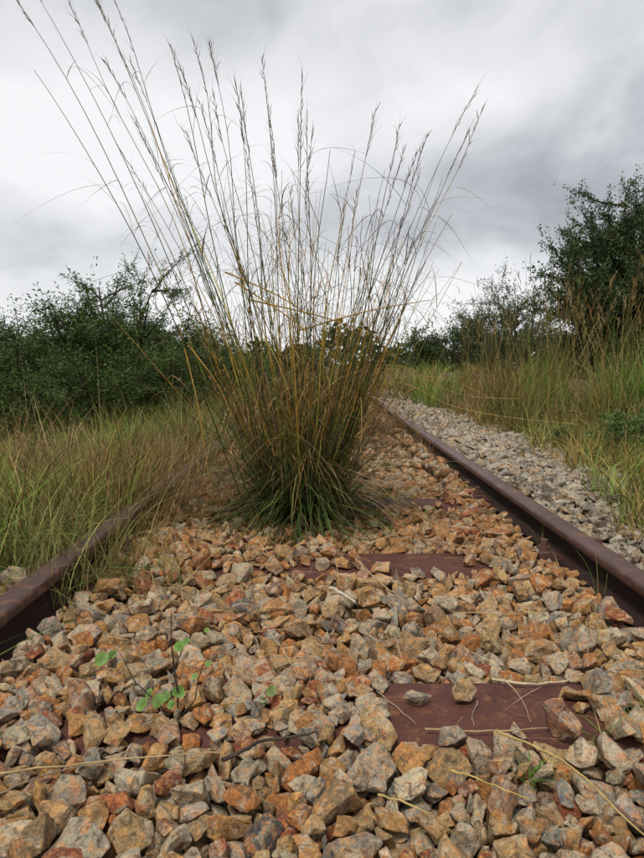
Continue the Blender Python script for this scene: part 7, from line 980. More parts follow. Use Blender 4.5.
34,35,-113,1572,-38,11,-15,-20,26,61,-402,1870,-27,6,1,37,8,37,-75,1590,-40,4,0,25,4,42,1,1587,-36,18,-22,-38,14,31,97,1583,-38,-11,20,-23,10,17,147,1579,-41,-11,-6,-8,
19,39,225,1580,-37,-9,-26,-23,15,32,259,1591,-38,14,4,-15,24,32,304,1592,-41,28,-34,14,29,31,-50,1579,-42,43,6,2,33,36,-363,1879,-40,-2,-2,-19,14,46,-281,1880,-37,-5,5,-6,
28,37,256,1901,-40,-15,-26,23,33,42,287,1901,-39,2,2,-5,4,49,369,1936,-40,-19,23,-21,27,72,369,1895,-37,-18,-41,1,10,36,417,1905,-37,-7,-10,-3,9,42,500,1910,-1,-13,20,-12,
1,35,532,1927,-6,-1,-4,-5,39,40,-494,1962,2,34,-5,-7,30,47,-415,1955,-25,-12,3,8,5,37,-396,1951,-41,1,5,2,17,26,-347,1943,-43,2,-13,-38,27,66,-302,1939,-38,4,-11,-35,
22,28,-270,1951,-40,4,-30,30,3,28,-233,1960,-41,-18,2,-14,21,23,-148,1965,-42,-9,-19,30,22,43,-119,1914,-32,2,16,-24,12,46,66,1938,-33,-24,12,6,20,38,107,1958,-40,2,1,-25,
2,40,338,1977,-35,0,0,9,15,66,463,1950,-32,20,9,10,30,34,509,1997,-4,-2,-2,-35,28,41,217,1942,-39,28,6,8,19,38,90,1915,-38,-12,-24,-22,27,45,51,1918,-30,-20,29,20,
33,48,-257,1862,-38,1,-8,-41,15,45,-234,1876,-27,22,31,4,28,76,-162,1865,-30,-2,-2,-31,20,26,-129,1875,-42,10,-6,28,38,37,-75,1878,-38,14,-14,42,11,46,-26,1880,-33,0,-3,39,
30,40,67,1895,-39,34,10,-4,15,30,173,1868,-41,-6,-7,5,37,21,384,1868,-41,-5,-7,27,21,31,378,1851,-34,36,-15,15,9,41,459,1873,-37,6,-39,17,25,26,560,1866,-6,0,0,-6,23,50,-447,1936,-3,7,3,23,
15,32,-358,1914,-41,-6,36,28,17,40,-237,1899,-41,7,8,25,21,42,-199,1922,-38,-16,-44,0,16,56,-156,1913,-30,28,-22,30,26,26,-104,1918,-37,-13,-23,7,16,19,-55,1899,-42,26,-12,-23,
5,60,-32,1916,-37,-2,4,-4,9,43,477,1893,-29,15,-20,17,32,53,131,1528,-38,7,6,35,20,38,40,1560,-39,-3,14,-28,2,26,534,1356,-6,42,3,-6,23,19,529,1309,-7,-4,-10,-44,29,45,-315,1384,-40,42,-13,0,
17,57,-269,1395,-40,-36,21,2,5,38,-249,1378,-39,17,-30,24,29,45,-196,1390,-39,47,5,1,26,39,-41,1377,-37,-5,4,-32,38,29,37,1378,-39,-5,8,-7,33,28,84,1366,-41,-24,-7,13,
29,31,131,1375,-40,-28,23,3,16,66,182,1377,-39,0,-37,20,10,35,214,1383,-39,0,4,-24,38,30,416,1374,-41,22,24,17,23,23,538,1392,-7,7,3,26,20,23,-476,1427,-6,-8,-15,40,
6,29,-446,1418,-5,16,18,26,39,34,-396,1414,-40,36,-25,8,23,27,-377,1413,-42,3,-7,-21,20,55,411,1345,-37,10,40,7,1,35,361,1350,-38,14,24,-8,29,24,302,1342,-42,-8,-5,33,
38,38,240,1360,-36,1,13,-24,17,37,-360,1292,-41,7,-8,-23,19,48,-283,1288,-37,-10,-6,28,20,48,-239,1300,-37,-5,40,14,20,27,-120,1318,-43,-1,-46,-2,21,39,-28,1296,-39,31,33,1,
33,30,0,1293,-41,3,-3,27,25,44,102,1304,-39,0,0,45,18,42,163,1306,-33,-9,36,-14,14,60,221,1291,-34,-8,-1,20,35,42,344,1283,-38,-4,37,-9,8,45,433,1317,-35,9,-2,38,
31,32,-286,1436,-41,-4,-9,-45,15,68,463,1338,-35,-8,-2,-13,37,34,-360,1320,-37,27,12,6,18,41,-307,1350,-31,-4,-29,0,39,41,-247,1326,-35,10,-14,30,25,23,-143,1336,-42,2,-1,-31,
17,43,-121,1355,-41,-24,-39,10,33,37,-27,1336,-39,21,-41,-2,28,22,29,1319,-42,-20,-19,17,19,38,98,1329,-35,7,45,2,29,40,122,1344,-39,5,13,36,13,50,178,1336,-36,9,29,34,
19,36,217,1361,-32,-8,20,16,31,48,524,1272,-3,7,-1,10,22,57,-241,1422,-34,-19,-42,2,31,48,-182,1423,-39,9,1,24,38,18,524,1465,-7,-2,-7,13,6,43,-363,1500,-38,-8,-7,-43,
3,44,-289,1487,-37,6,21,24,24,36,-261,1497,-41,-22,-33,-1,25,43,-212,1511,-40,20,-42,-7,19,52,-164,1490,-33,15,-39,6,38,38,-121,1518,-40,-8,3,-38,35,28,-43,1502,-41,-18,30,-6,
37,47,-4,1507,-35,-16,-6,23,22,45,222,1494,-36,21,-5,-1,21,52,464,1461,-37,-5,23,-36,29,37,259,1509,-40,-7,2,9,39,31,390,1503,-40,-37,26,5,23,26,445,1481,-41,23,36,13,
12,33,452,1494,-36,-28,-6,18,23,30,-492,1559,-4,20,-34,-9,4,34,-376,1558,-42,-21,20,-19,20,29,-321,1530,-41,3,43,7,21,33,-284,1546,-31,11,-13,1,6,29,-232,1550,-40,12,-28,-29,
33,33,-193,1540,-41,5,14,29,24,42,-143,1543,-41,-41,19,-11,7,41,-37,1541,-43,39,22,-2,23,41,291,1515,-40,4,0,-4,34,43,415,1459,-43,-3,-46,-2,39,54,351,1473,-36,-6,-41,0,
8,46,-38,1428,-39,-30,29,6,18,39,122,1450,-33,11,-17,-4,26,15,267,1452,-43,-7,0,-6,8,45,307,1364,-40,-11,0,-20,28,37,374,1438,-40,-8,-31,28,25,35,419,1403,-42,0,45,7,
38,46,-407,1462,-37,-4,-3,15,36,40,384,1474,-40,-15,-21,16,4,32,-358,1454,-42,3,-35,30,11,30,-297,1465,-37,-28,-6,-33,19,31,-226,1481,-37,-37,15,-6,5,31,-234,1497,-39,23,8,5,
15,44,-194,1486,-37,-9,1,-5,6,21,-47,1453,-42,26,-31,-19,15,26,85,1493,-38,-21,4,21,32,34,73,1417,-38,35,-25,0,29,66,138,1481,-34,2,-5,9,8,41,172,1472,-39,6,1,10,10,35,196,1464,-38,-2,-3,16,
2,40,237,1441,-36,2,-5,-35,25,70,288,1476,-37,43,-4,-3,21,33,-323,1461,-40,1,-47,0,19,26,-364,1156,-32,-32,11,10,21,43,-340,1176,-33,-1,-5,-42,38,51,468,788,-35,4,-2,18,
11,35,476,781,-14,-2,-29,-23,18,40,554,826,9,31,-1,34,3,38,-435,800,-1,19,21,35,3,30,-400,855,-28,36,-4,17,36,15,-66,831,-44,8,-25,-38,13,30,-18,831,-29,20,-7,18,0,38,412,848,-22,22,-29,-5,
7,60,439,841,-14,1,2,-7,9,19,483,864,-41,9,-10,-8,6,28,564,855,-5,14,4,18,19,19,-203,898,-26,14,-22,-3,24,32,-96,864,-42,3,-1,13,0,23,17,892,-25,19,-2,43,32,27,116,864,-19,-12,-8,43,
0,41,418,881,-23,-20,8,-12,38,47,522,900,1,2,-10,12,38,53,554,859,12,34,24,12,7,45,112,918,-29,35,-19,-8,3,50,486,917,-4,-22,-20,14,33,42,535,940,2,6,40,-6,3,66,-486,987,17,-2,-17,-27,
6,29,66,965,7,-2,-11,-32,8,18,373,934,-22,5,11,-19,32,39,404,795,-27,-16,-14,8,19,38,-326,817,-34,30,6,18,11,41,-409,825,-33,39,-21,10,27,38,-232,674,-16,-15,-10,-36,
32,36,-185,709,-22,17,38,-11,5,50,-169,698,-31,16,21,10,9,38,-136,705,-37,-10,7,-26,13,51,12,722,-28,-1,43,-4,20,37,79,738,-41,46,2,2,37,45,117,724,-37,-4,-3,26,37,23,207,705,-39,-30,11,-16,
32,28,267,747,-41,-28,20,-17,28,19,331,712,-41,-6,-39,-13,14,38,330,724,-27,-3,29,-1,36,34,420,726,-28,-3,36,-2,1,42,505,974,20,-12,16,-12,10,37,468,711,-34,12,4,-32,
5,62,-477,782,16,-17,-16,-33,21,36,-439,757,-3,1,-44,3,33,57,-400,726,-24,9,-4,-25,10,27,-282,772,-38,-18,10,-13,7,31,-28,757,-43,-42,17,1,23,33,207,721,-34,-25,31,-17,
10,47,400,765,-30,-9,-30,0,31,68,455,744,-20,-41,-21,-2,15,36,486,764,-3,-6,15,18,36,16,516,747,-8,18,-2,-10,24,22,-498,840,-6,-33,-33,-4,20,35,-442,773,-5,-5,-8,-16,
13,35,537,724,11,-29,18,-5,9,43,-280,726,-30,-30,-2,14,39,45,531,970,8,8,-7,-40,10,35,484,1015,10,-7,-7,-9,22,43,551,1158,1,27,-18,-19,16,23,-299,1217,-21,11,1,18,34,23,-162,1204,-41,45,1,13,
2,24,-60,1209,-38,29,20,16,28,38,47,1191,-31,38,-12,16,29,56,99,1187,-38,42,12,3,6,50,421,1219,-31,15,-4,9,13,30,-498,1283,2,18,-27,-15,39,19,-345,1248,-13,29,-9,-34,
23,37,-269,1239,-37,-3,-11,26,38,32,-140,1260,-37,-19,-7,-5,7,32,-124,1248,-35,-7,13,15,34,29,-17,1248,-28,7,-27,34,29,19,31,1245,-43,7,-4,-7,34,29,281,1256,-30,-10,36,3,
29,36,395,1257,-20,-1,-10,35,13,30,521,1249,-3,-7,-18,-36,14,22,-492,1302,-6,-3,7,-18,17,26,-355,1305,-31,28,29,-5,6,22,-14,1303,-39,-32,20,14,24,41,129,1191,-40,-1,10,-21,
38,46,533,1013,10,31,-6,-4,21,22,-342,1070,7,8,-14,-43,8,35,-120,1047,8,0,-4,10,17,18,419,1066,5,7,-5,-1,22,23,481,1036,11,4,-9,8,17,77,520,1030,20,-2,6,12,1,36,-415,1110,-19,-18,-12,-13,
12,43,-331,1116,-10,19,33,6,7,29,540,1073,5,-4,-4,7,8,21,-499,1108,-4,-16,-36,5,39,31,-401,1135,-27,-3,5,-33,13,19,-390,1126,-41,24,-1,13,6,22,-464,1016,6,-25,14,-8,
25,41,-377,1120,-20,-15,-15,3,11,34,12,1158,-31,-19,-28,24,34,23,65,1124,-40,16,-9,39,32,47,443,1134,-30,-21,-31,11,20,34,462,1148,-29,-3,-5,-28,27,55,548,1114,0,-42,12,10,
0,17,-402,1147,-14,20,-30,28,13,51,-315,1183,-18,-10,-37,1,31,36,-223,1172,-19,4,43,-10,11,47,-148,1162,-30,15,-4,13,37,25,-109,1153,-33,4,9,-43,30,28,-89,1175,-22,-30,15,21,
13,62,-47,1181,-21,17,39,-6,25,16,7,1294,-29,-35,22,4,4,38,-306,716,-19,-41,4,-5,1,32,-439,732,-2,10,-15,5,27,47,-82,2765,-39,-35,30,-1,39,49,-51,2753,-33,-42,0,-18,23,36,4,2745,-41,5,-5,-12,
4,52,16,2728,-30,-5,-39,14,0,59,100,2755,-36,0,9,34,29,38,89,2788,-39,7,26,31,8,53,254,2727,-39,-9,-4,-10,25,32,284,2744,-40,2,-4,-4,3,64,315,2741,-38,-24,5,-10,35,52,362,2771,-34,-1,-4,1,
24,44,463,2727,-36,17,39,-2,23,31,481,2717,-37,-9,4,30,17,43,531,2744,-4,-5,-43,15,26,29,-453,572,2,6,27,-17,30,36,-353,579,2,4,-3,3,9,78,-371,602,-27,-9,-8,34,24,66,-333,592,-38,7,-1,15,
25,33,-314,613,-37,-5,-10,-22,13,38,-190,608,-20,6,-24,-31,14,36,-184,571,-39,4,40,8,10,43,-107,574,-14,2,6,46,9,36,-77,573,-32,-19,-18,-15,33,18,-23,567,-40,0,19,-3,16,26,-7,580,-22,23,1,3,
39,56,53,581,-13,-10,-9,-21,20,63,-139,2770,-35,-4,7,26,3,43,-178,2722,-12,15,8,-27,0,29,-207,2725,-36,-3,-29,12,7,26,-251,2698,-40,-29,-22,12,16,39,-262,2710,-22,5,-1,10,
31,29,-253,2722,-40,-31,25,-9,18,52,-195,2694,-36,38,-22,-8,31,51,-146,2680,-34,18,3,26,14,49,-121,2699,-28,21,33,23,9,15,-89,2722,-29,28,33,16,10,48,-12,2699,-33,19,-14,-19,
29,47,8,2686,-22,30,-26,-12,28,24,46,2694,-20,6,-36,-6,3,47,118,2725,-35,-1,2,47,9,48,102,627,-16,-7,-9,35,38,47,226,2705,-35,45,6,4,4,32,275,2670,-38,16,9,-2,27,22,334,2680,-43,-40,24,-3,
13,50,353,2676,-34,7,-40,-4,12,43,406,2702,-31,14,-27,-22,29,42,448,2758,-38,39,2,-3,7,53,479,2691,-30,-21,-26,21,3,34,543,2710,-2,19,37,-1,37,37,-446,2734,-2,-4,3,-11,
6,30,-393,2783,-41,-24,-18,15,14,44,-384,2746,-35,13,-16,-36,39,57,-317,2771,-36,4,6,-35,24,28,-260,2724,-31,13,4,-42,16,44,182,2661,-35,22,-26,28,13,37,-387,706,-18,14,12,-2,
10,63,125,582,-14,15,13,-34,20,36,189,603,-29,-1,10,11,3,23,502,647,-5,-4,-23,-32,35,19,561,652,-4,18,41,-3,38,47,-487,704,15,21,6,17,14,57,-454,709,0,24,-26,-15,37,56,-388,682,-18,-15,11,-9,
15,58,-327,676,-17,-10,8,8,37,50,-300,671,-28,-29,-26,-10,27,28,-275,686,-18,6,42,6,6,25,-241,700,-14,19,11,14,25,33,-197,680,-25,-4,32,20,39,26,-147,684,-41,-31,-19,8,
20,32,-93,722,-40,-12,-4,21,18,47,-74,661,-21,34,22,10,38,23,-17,679,-17,20,9,-10,23,45,30,703,-39,2,2,10,37,53,46,678,-31,5,-5,47,17,50,104,702,-25,-13,-23,21,14,23,134,736,-34,19,-10,-20,
29,34,193,698,-40,9,30,32,16,43,245,672,-30,-12,-3,-11,31,61,284,694,-24,22,-28,12,2,39,355,710,-34,-10,7,-31,12,47,421,712,-9,34,2,-8,3,37,440,675,-16,-7,17,-38,13,50,463,690,1,-9,31,28,
16,42,505,662,5,-5,-30,17,4,39,-497,720,5,-2,6,-34,37,31,463,656,-39,7,-35,17,6,70,431,639,-13,1,-10,-24,27,29,386,626,-25,-36,-23,-10,31,76,350,630,-20,-21,-14,10,
5,41,257,625,-19,-18,13,-35,17,34,276,583,-10,6,-19,-27,36,18,321,607,-40,27,14,-9,26,30,347,600,-18,7,-27,5,33,46,438,569,-26,3,-41,-18,37,46,457,601,-30,-16,-17,13,
37,43,475,576,-14,-26,1,-30,39,52,559,595,1,14,-7,-22,4,61,-490,659,18,-1,-17,-38,1,48,-415,635,4,5,0,3,17,57,-410,619,-30,-3,20,-33,34,34,-381,645,-17,-2,19,6,14,28,-315,651,-16,-8,6,29,
2,40,182,572,-29,35,-8,19,15,24,-263,620,-42,-3,-8,16,1,74,-176,638,-17,-20,-12,13,29,38,-166,625,-38,-6,21,-21,23,70,-108,647,-21,-2,-8,-23,31,19,-81,623,-43,-7,-11,-40,
11,33,-66,625,-24,37,-23,5,34,78,27,624,-26,-21,32,-17,0,36,58,623,-28,-31,1,-17,39,40,91,634,-35,9,-9,26,14,38,108,652,-39,23,22,12,9,34,177,656,-22,29,27,14,26,58,203,644,-24,7,-35,-4,
28,46,239,629,-28,-28,-10,29,13,30,322,660,-27,6,32,15,10,30,-229,625,-12,9,38,9,25,27,85,1308,-28,17,-14,-20,18,39,311,1316,-39,-4,43,8,14,19,329,1303,-42,36,-25,-12,
16,42,-365,1993,-22,42,-12,8,31,37,-329,2001,-24,8,-10,24,9,25,-186,1985,-23,-5,-18,-41,7,78,-155,1982,-19,-7,4,-28,19,20,33,2000,-42,-13,-1,13,2,15,224,1998,-43,-17,1,3,
16,18,436,2011,-15,4,14,-34,23,23,497,2010,-5,-38,2,-8,27,18,-448,2027,-5,9,-31,4,24,43,-380,2035,-18,-36,-9,-2,29,27,-363,2041,-19,17,-35,-17,25,31,-300,2026,-39,2,-3,39,
22,21,-205,2032,-40,-26,-23,5,30,53,-87,2066,-31,-9,-31,11,33,68,5,2034,-28,13,35,14,39,35,134,2030,-31,-3,18,18,8,34,220,2008,-33,20,-17,14,14,41,255,2033,-39,1,28,31,
34,24,-501,2003,3,7,15,-2,31,40,373,1966,-30,7,28,-3,27,41,356,1951,-34,3,-41,16,37,20,294,1942,-40,-1,21,-21,36,31,-305,1917,-18,-16,2,-35,22,35,-244,1920,-25,-16,-31,7,
20,52,-195,1891,-25,-14,8,-25,15,36,-172,1893,-38,5,14,10,21,26,-108,1889,-35,8,10,-26,8,44,-74,1904,-32,-11,17,-26,4,33,-56,1931,-31,30,-1,18,33,42,14,1904,-29,6,4,31,
9,25,52,1903,-28,-17,-32,10,27,26,107,1915,-30,19,-23,27,28,41,211,1960,-29,19,-27,8,27,56,240,1897,-33,-10,-2,36,39,37,393,1904,-38,-28,25,-1,14,26,-482,1975,-3,12,-8,6,
4,38,-410,1958,-9,-34,21,-10,1,56,-338,1935,-13,-8,-6,9,35,46,-232,1946,-20,-32,13,12,23,36,-186,1968,-38,-15,30,-17,32,66,-186,1942,-25,-17,-9,-8,16,34,-93,1903,-29,19,31,-19,
31,20,233,1967,-29,1,-17,-33,32,41,263,1970,-15,4,-14,34,14,41,395,2025,-38,22,16,10,5,37,534,2034,-1,35,-27,0,23,38,-393,2174,-24,7,5,20,7,36,-337,2149,-35,-37,4,-19,
20,33,-284,2149,-39,22,10,-3,27,32,-202,2158,-30,3,19,-11,27,36,-137,2174,-33,11,-28,-17,16,24,-134,2133,-41,12,-14,-30,36,20,-6,2176,-25,1,20,24,9,47,63,2151,-32,27,-38,-5,
29,55,102,2169,-33,-7,5,42,3,49,144,2163,-32,12,43,-2,28,22,172,2145,-41,-1,-2,-12,15,33,234,2162,-36,-19,-24,7,15,22,244,2147,-41,11,39,-11,15,35,337,2161,-29,-34,-2,24,
16,35,502,2174,-4,15,-8,-44,8,26,-315,2188,-25,11,-15,20,27,25,-327,2135,-15,-2,8,-35,29,58,-210,2205,-19,17,-23,5,32,31,-103,2149,-28,32,21,-28,4,34,63,2196,-42,1,-35,29,
12,40,111,2178,-13,-29,-5,30,35,28,241,2187,-16,7,1,29,22,22,330,2191,-21,-41,12,7,32,38,391,2229,-32,-21,22,21,13,35,-498,2149,-1,28,21,4,11,31,479,2123,-17,-14,16,-22,
13,32,-360,2066,-38,22,39,4,8,49,-329,2104,-34,32,-19,-4,15,31,-243,2108,-33,-11,26,-26,22,44,-214,2071,-32,-12,2,26,37,53,-145,2080,-29,-25,15,-18,5,40,-115,2076,-35,-35,10,16,
16,33,-3,2068,-32,-39,17,9,39,27,67,2089,-23,-21,-25,23,28,42,132,2084,-29,5,-11,5,12,29,286,2066,-25,13,5,8,15,34,515,2029,0,25,-15,-37,16,48,312,2037,-38,9,-6,-40,
32,48,395,2084,-34,5,-8,-5,36,27,451,2074,-20,11,18,30,32,44,-437,2123,1,37,-16,2,10,41,-398,2096,-31,13,-28,17,1,30,-326,2131,-33,-18,6,2,2,32,30,2120,-36,-23,31,-2,
32,34,67,2112,-21,-17,-19,0,6,26,247,2131,-40,-30,-13,0,38,46,371,2070,-20,6,0,-20,5,63,-419,1918,-25,8,24,15,31,63,402,1875,-27,42,-4,-4,7,24,-38,1462,-41,-8,-15,17,
23,26,565,1500,-3,-12,27,0,38,38,-381,1486,-28,-11,38,10,25,33,-333,1501,-33,-22,3,20,22,27,-55,1479,-41,-14,-18,16,20,41,14,1488,-28,8,5,20,1,33,92,1529,-26,-8,4,32,
7,41,179,1554,-33,-5,-33,-21,25,21,269,1503,-27,6,-20,20,38,32,300,1500,-29,13,-6,-10,34,30,375,1517,-39,-10,-5,-15,21,54,-382,1525,-27,-23,-38,-10,22,38,-246,1541,-31,15,-28,-22,
6,30,-181,1557,-37,27,25,-21,10,52,-96,1571,-28,-24,-29,22,11,25,109,1524,-14,19,33,28,0,33,-353,1564,-28,-2,38,22,24,36,-257,1586,-28,-7,17,30,3,34,-68,1462,-39,17,-3,-18,
3,50,-102,1443,-24,28,4,32,36,31,-177,1464,-34,8,37,-7,12,15,-206,1479,-24,-34,3,-27,18,23,416,1355,-19,-3,-2,32,15,45,405,1303,-22,-11,-9,23,30,39,-378,1331,-27,14,-21,-18,
12,45,-320,1317,-23,-13,1,20,13,29,408,1370,-28,-22,-3,-18,21,18,455,1319,-34,-6,-10,-1,15,27,-500,1382,0,14,-24,-13,15,28,-408,1355,-40,-11,31,-10,36,46,-362,1403,-17,3,37,-19,
29,54,-132,1385,-36,16,-18,-17,29,34,87,1401,-40,-9,-5,29,7,56,454,1368,-32,13,-34,22,39,52,556,1389,5,-4,-15,-1,22,24,-500,1401,2,-22,14,32,18,28,-307,1415,-37,15,-13,2,
26,28,-142,1440,-34,-16,-24,-12,15,46,-134,1420,-28,-11,13,-32,22,39,268,1432,-38,-41,12,4,30,30,318,1444,-41,2,-7,4,4,27,424,1431,-24,11,-4,-38,12,23,-498,1441,-5,24,32,-9,
17,27,-251,1490,-35,-9,35,15,5,39,-78,1600,-26,20,27,4,5,27,116,1599,-35,13,-22,16,1,34,443,1732,6,4,-3,32,29,29,493,1798,7,7,11,31,32,24,-492,1869,0,4,-29,22,34,45,-262,1832,-30,2,-33,12,
29,21,-244,1832,-39,30,10,-5,3,25,-101,1862,-39,6,-5,15,5,31,23,1821,-9,2,40,-3,35,25,37,1827,-25,11,20,-31,3,42,404,1844,-24,24,23,-32,22,21,412,1804,6,16,16,16,21,40,-347,1861,-27,7,35,21,
19,38,-243,1843,-20,1,22,5,2,28,-210,1861,-34,16,0,-6,39,26,-185,1872,-16,3,6,36,3,31,-67,1890,-31,24,18,-20,20,44,-54,1880,-27,28,35,7,30,31,3,1879,-17,-3,1,-9,36,37,25,1883,-13,6,17,18,
27,40,92,1862,-20,4,3,-16,3,22,152,1858,-36,-32,-12,-22,12,23,233,1883,-20,13,-12,24,34,30,286,1862,-31,17,26,-26,25,31,384,1884,-19,3,35,-7,19,33,-375,2731,-37,2,38,-10,
34,31,-23,1789,4,40,-21,1,32,34,-181,1790,7,3,-4,-1,25,27,155,1534,-39,-8,8,-3,23,41,-227,1587,-26,4,-5,22,25,26,-188,1603,-18,-16,40,-5,20,35,182,1639,-28,39,14,9,4,41,207,1633,-33,9,-15,-7,
30,39,367,1633,-24,-16,-8,13,24,48,499,1601,-4,21,-37,9,37,26,-159,1637,-32,32,-12,-29,28,16,-94,1771,5,16,30,24,10,32,390,1644,-22,-23,2,9,24,28,-342,1700,5,4,3,39,34,28,-311,1705,5,4,47,-5,
16,28,-291,1697,8,20,6,-13,17,24,-113,1679,5,9,-5,-13,34,21,34,1714,4,-4,-3,13,26,18,-330,1714,6,37,6,3,20,30,-239,1762,6,5,-45,-1,25,28,-183,1752,7,40,22,0,13,20,-83,1760,6,-18,-27,15,
20,21,-6,1751,5,3,5,-16,2,41,-347,1825,-18,17,-30,4,31,25,-232,1781,7,-4,-41,19,8,28,402,1647,-10,-16,-14,-39,30,27,536,2198,-5,32,-16,-17,11,29,393,2620,-37,-2,-2,45,
25,41,359,1599,-33,-30,25,4,25,42,556,1577,0,-8,-7,40,0,41,-424,1643,-5,-21,-33,4,9,23,-415,1627,-42,-38,17,-11,39,53,-332,1632,-34,-10,-8,45,10,50,-300,1627,-24,31,31,-18,
32,63,-136,1624,-32,-40,2,16,20,30,-33,1620,-32,-26,5,34,25,30,13,1632,-26,5,-15,-21,27,58,103,1619,-36,42,18,-6,8,23,297,1620,-39,-12,12,-39,23,52,321,1626,-28,-4,-1,17,
1,44,406,1632,-32,7,-11,-25,21,25,531,1593,-1,-3,-19,-5,15,33,-496,1827,-3,-13,-43,-4,4,20,-478,1872,-6,-17,23,27,13,45,-394,1840,-22,11,1,-29,20,35,-350,1842,-40,24,29,4,
13,33,173,1571,-40,6,-19,-35,16,37,133,1585,-37,23,0,3,17,43,72,1581,-40,2,14,41,1,41,-59,1583,-30,0,-4,-20,27,25,506,1513,-7,-41,-19,-2,29,26,-424,1579,-41,15,-14,-19,
10,41,-407,1557,-38,-2,3,-5,31,24,-239,1528,-41,-33,13,-6,28,27,-178,1542,-35,3,-32,-4,32,27,-126,1532,-39,38,19,9,19,21,-57,1535,-38,8,17,7,6,51,-31,1564,-35,9,-24,-20,
11,47,-282,1847,-29,-19,29,4,15,39,64,1555,-39,4,-4,11,32,38,236,1562,-36,-25,12,-3,25,30,265,1566,-38,-12,36,7,4,43,371,1544,-35,17,29,6,24,28,544,1508,-3,-38,9,23,
30,45,-387,1596,-29,-5,-10,21,10,20,-366,1578,-18,-37,-20,0,29,40,-326,1571,-40,43,-5,1,12,22,-289,1582,-40,-17,14,-6,5,51,-263,1570,-35,2,4,44,31,58,-207,1582,-34,-36,3,-2,
30,29,107,1550,-37,-8,42,-2,9,44,470,1499,-30,1,-28,6,0,26,-122,1835,-40,0,3,-43,4,26,-33,1936,-41,-6,25,19,22,32,33,1908,-36,-19,-16,-3,21,31,70,1906,-27,-24,2,-22,
23,36,99,1901,-34,-13,-13,10,2,38,220,1921,-25,18,26,20,11,38,242,1931,-34,1,-20,-21,25,31,364,1894,-21,42,-10,0,19,41,399,1930,-36,-3,-3,21,37,33,441,1896,-35,-13,9,-36,
23,33,482,1911,-32,16,23,-11,1,33,528,1907,-3,-12,-15,-28,13,36,-465,1961,-2,1,41,-23,16,40,-444,1980,-5,-11,-32,15,23,56,-393,1980,-27,-41,10,3,25,60,-331,1924,-25,-10,3,34,
1,60,-249,1938,-37,2,-1,-15,9,32,-178,1927,-39,6,4,-45,9,50,-157,1953,-34,12,-6,2,1,32,-107,1938,-36,23,5,24,20,41,-86,1930,-37,20,11,-2,16,22,-19,1965,-20,-43,2,14,
13,72,24,1939,-32,14,-1,-6,6,42,99,1974,-19,25,8,24,27,32,-79,1917,-42,6,-11,-33,34,35,-124,1889,-43,-4,-3,7,19,38,-132,1894,-28,-25,10,-12,8,32,-227,1897,-30,-9,7,-6,
0,30,500,1879,-4,-3,1,10,29,53,541,1835,0,37,-1,6,11,32,-499,1887,-1,-36,29,-8,9,34,-368,1854,-29,5,34,-13,13,51,-309,1869,-29,-26,-28,22,1,28,-287,1862,-41,-12,30,9,
27,56,-201,1879,-39,-46,3,-3,21,28,-128,1834,-27,-20,-9,17,27,63,-126,1863,-34,17,-3,40,3,30,-218,1848,-21,13,-21,-37,11,38,111,1879,-32,-10,-3,-38,20,44,199,1923,-29,15,-24,-19,
10,31,325,1922,-34,-14,4,9,9,20,354,1861,-41,1,-4,-20,36,33,475,1873,-13,-8,32,6,35,32,-342,1900,-37,-10,2,-1,22,59,-305,1904,-29,13,-39,-10,4,47,353,1510,-36,14,19,-1,
24,53,311,1523,-33,-10,5,30,38,57,154,1272,-22,2,10,-16,39,26,240,1233,-37,-26,-2,-26,22,35,256,1241,-36,29,-6,-7,6,28,296,1258,-29,16,-9,-4,1,31,450,1271,-42,-2,-3,-20,
22,37,500,1254,0,-28,18,-1,18,22,558,1234,-2,-15,-2,-10,28,41,-449,1297,0,32,27,4,35,30,-362,1276,-36,-23,5,5,3,48,-261,1290,-28,31,16,12,31,26,-102,1309,-42,10,0,22,
29,45,-57,1308,-32,-5,28,-31,15,38,15,1300,-40,26,-8,-13,1,28,172,1292,-34,-16,-20,13,13,37,368,1304,-37,-34,2,-7,36,31,478,1293,-42,11,18,19,3,46,471,1303,-29,-18,-12,-8,
28,46,-302,1315,-36,-2,-3,-26,6,17,-150,1350,-43,-26,-13,12,17,18,-138,1355,-36,-11,16,33,7,23,-103,1330,-42,-12,0,-12,9,30,-88,1281,-36,17,-35,-5,26,20,-139,1245,-42,36,-9,-2,
26,48,-303,1230,-35,3,-11,46,12,48,-333,1237,-30,23,9,6,23,40,-215,1171,-34,2,7,-30,19,25,-140,1209,-34,-23,7,19,35,25,-111,1205,-21,-17,-22,22,16,31,-75,1168,-41,-6,-37,17,
23,43,65,1179,-36,25,32,-4,20,34,81,1158,-29,18,35,-2,3,44,241,1177,-32,25,-27,-25,6,32,275,1191,-32,-4,-16,8,31,32,523,1156,-4,-12,-40,11,33,26,-459,1210,-5,-13,-41,2,
18,32,-18,1321,-33,-15,-2,-14,0,41,-243,1197,-31,-20,-30,9,38,59,-85,1198,-33,13,-2,41,8,26,-59,1182,-41,-42,-9,7,28,31,61,1206,-37,0,-24,-32,30,30,141,1219,-40,-5,-2,-41,
17,41,168,1227,-41,7,9,29,24,24,225,1213,-42,3,12,-31,18,39,444,1172,-37,42,20,2,19,36,560,1184,2,6,16,0,2,30,-469,1256,-3,-20,13,-10,20,40,-335,1262,-39,3,-12,3,
36,34,357,1481,-22,16,-11,-22,10,34,37,1350,-40,-4,-2,35,34,36,219,1336,-39,13,-36,-12,15,28,-377,1477,-40,-15,34,-4,0,37,-327,1449,-28,-45,2,-10,28,31,-277,1465,-39,-1,-2,-25,
17,37,-201,1466,-39,-32,2,-2,24,33,-120,1438,-42,1,-2,2,4,28,-28,1420,-27,32,25,0,29,44,-18,1455,-40,23,-38,-4,28,31,5,1465,-41,28,2,5,38,35,49,1469,-40,-1,-6,25,6,31,195,1484,-37,-38,-1,4,
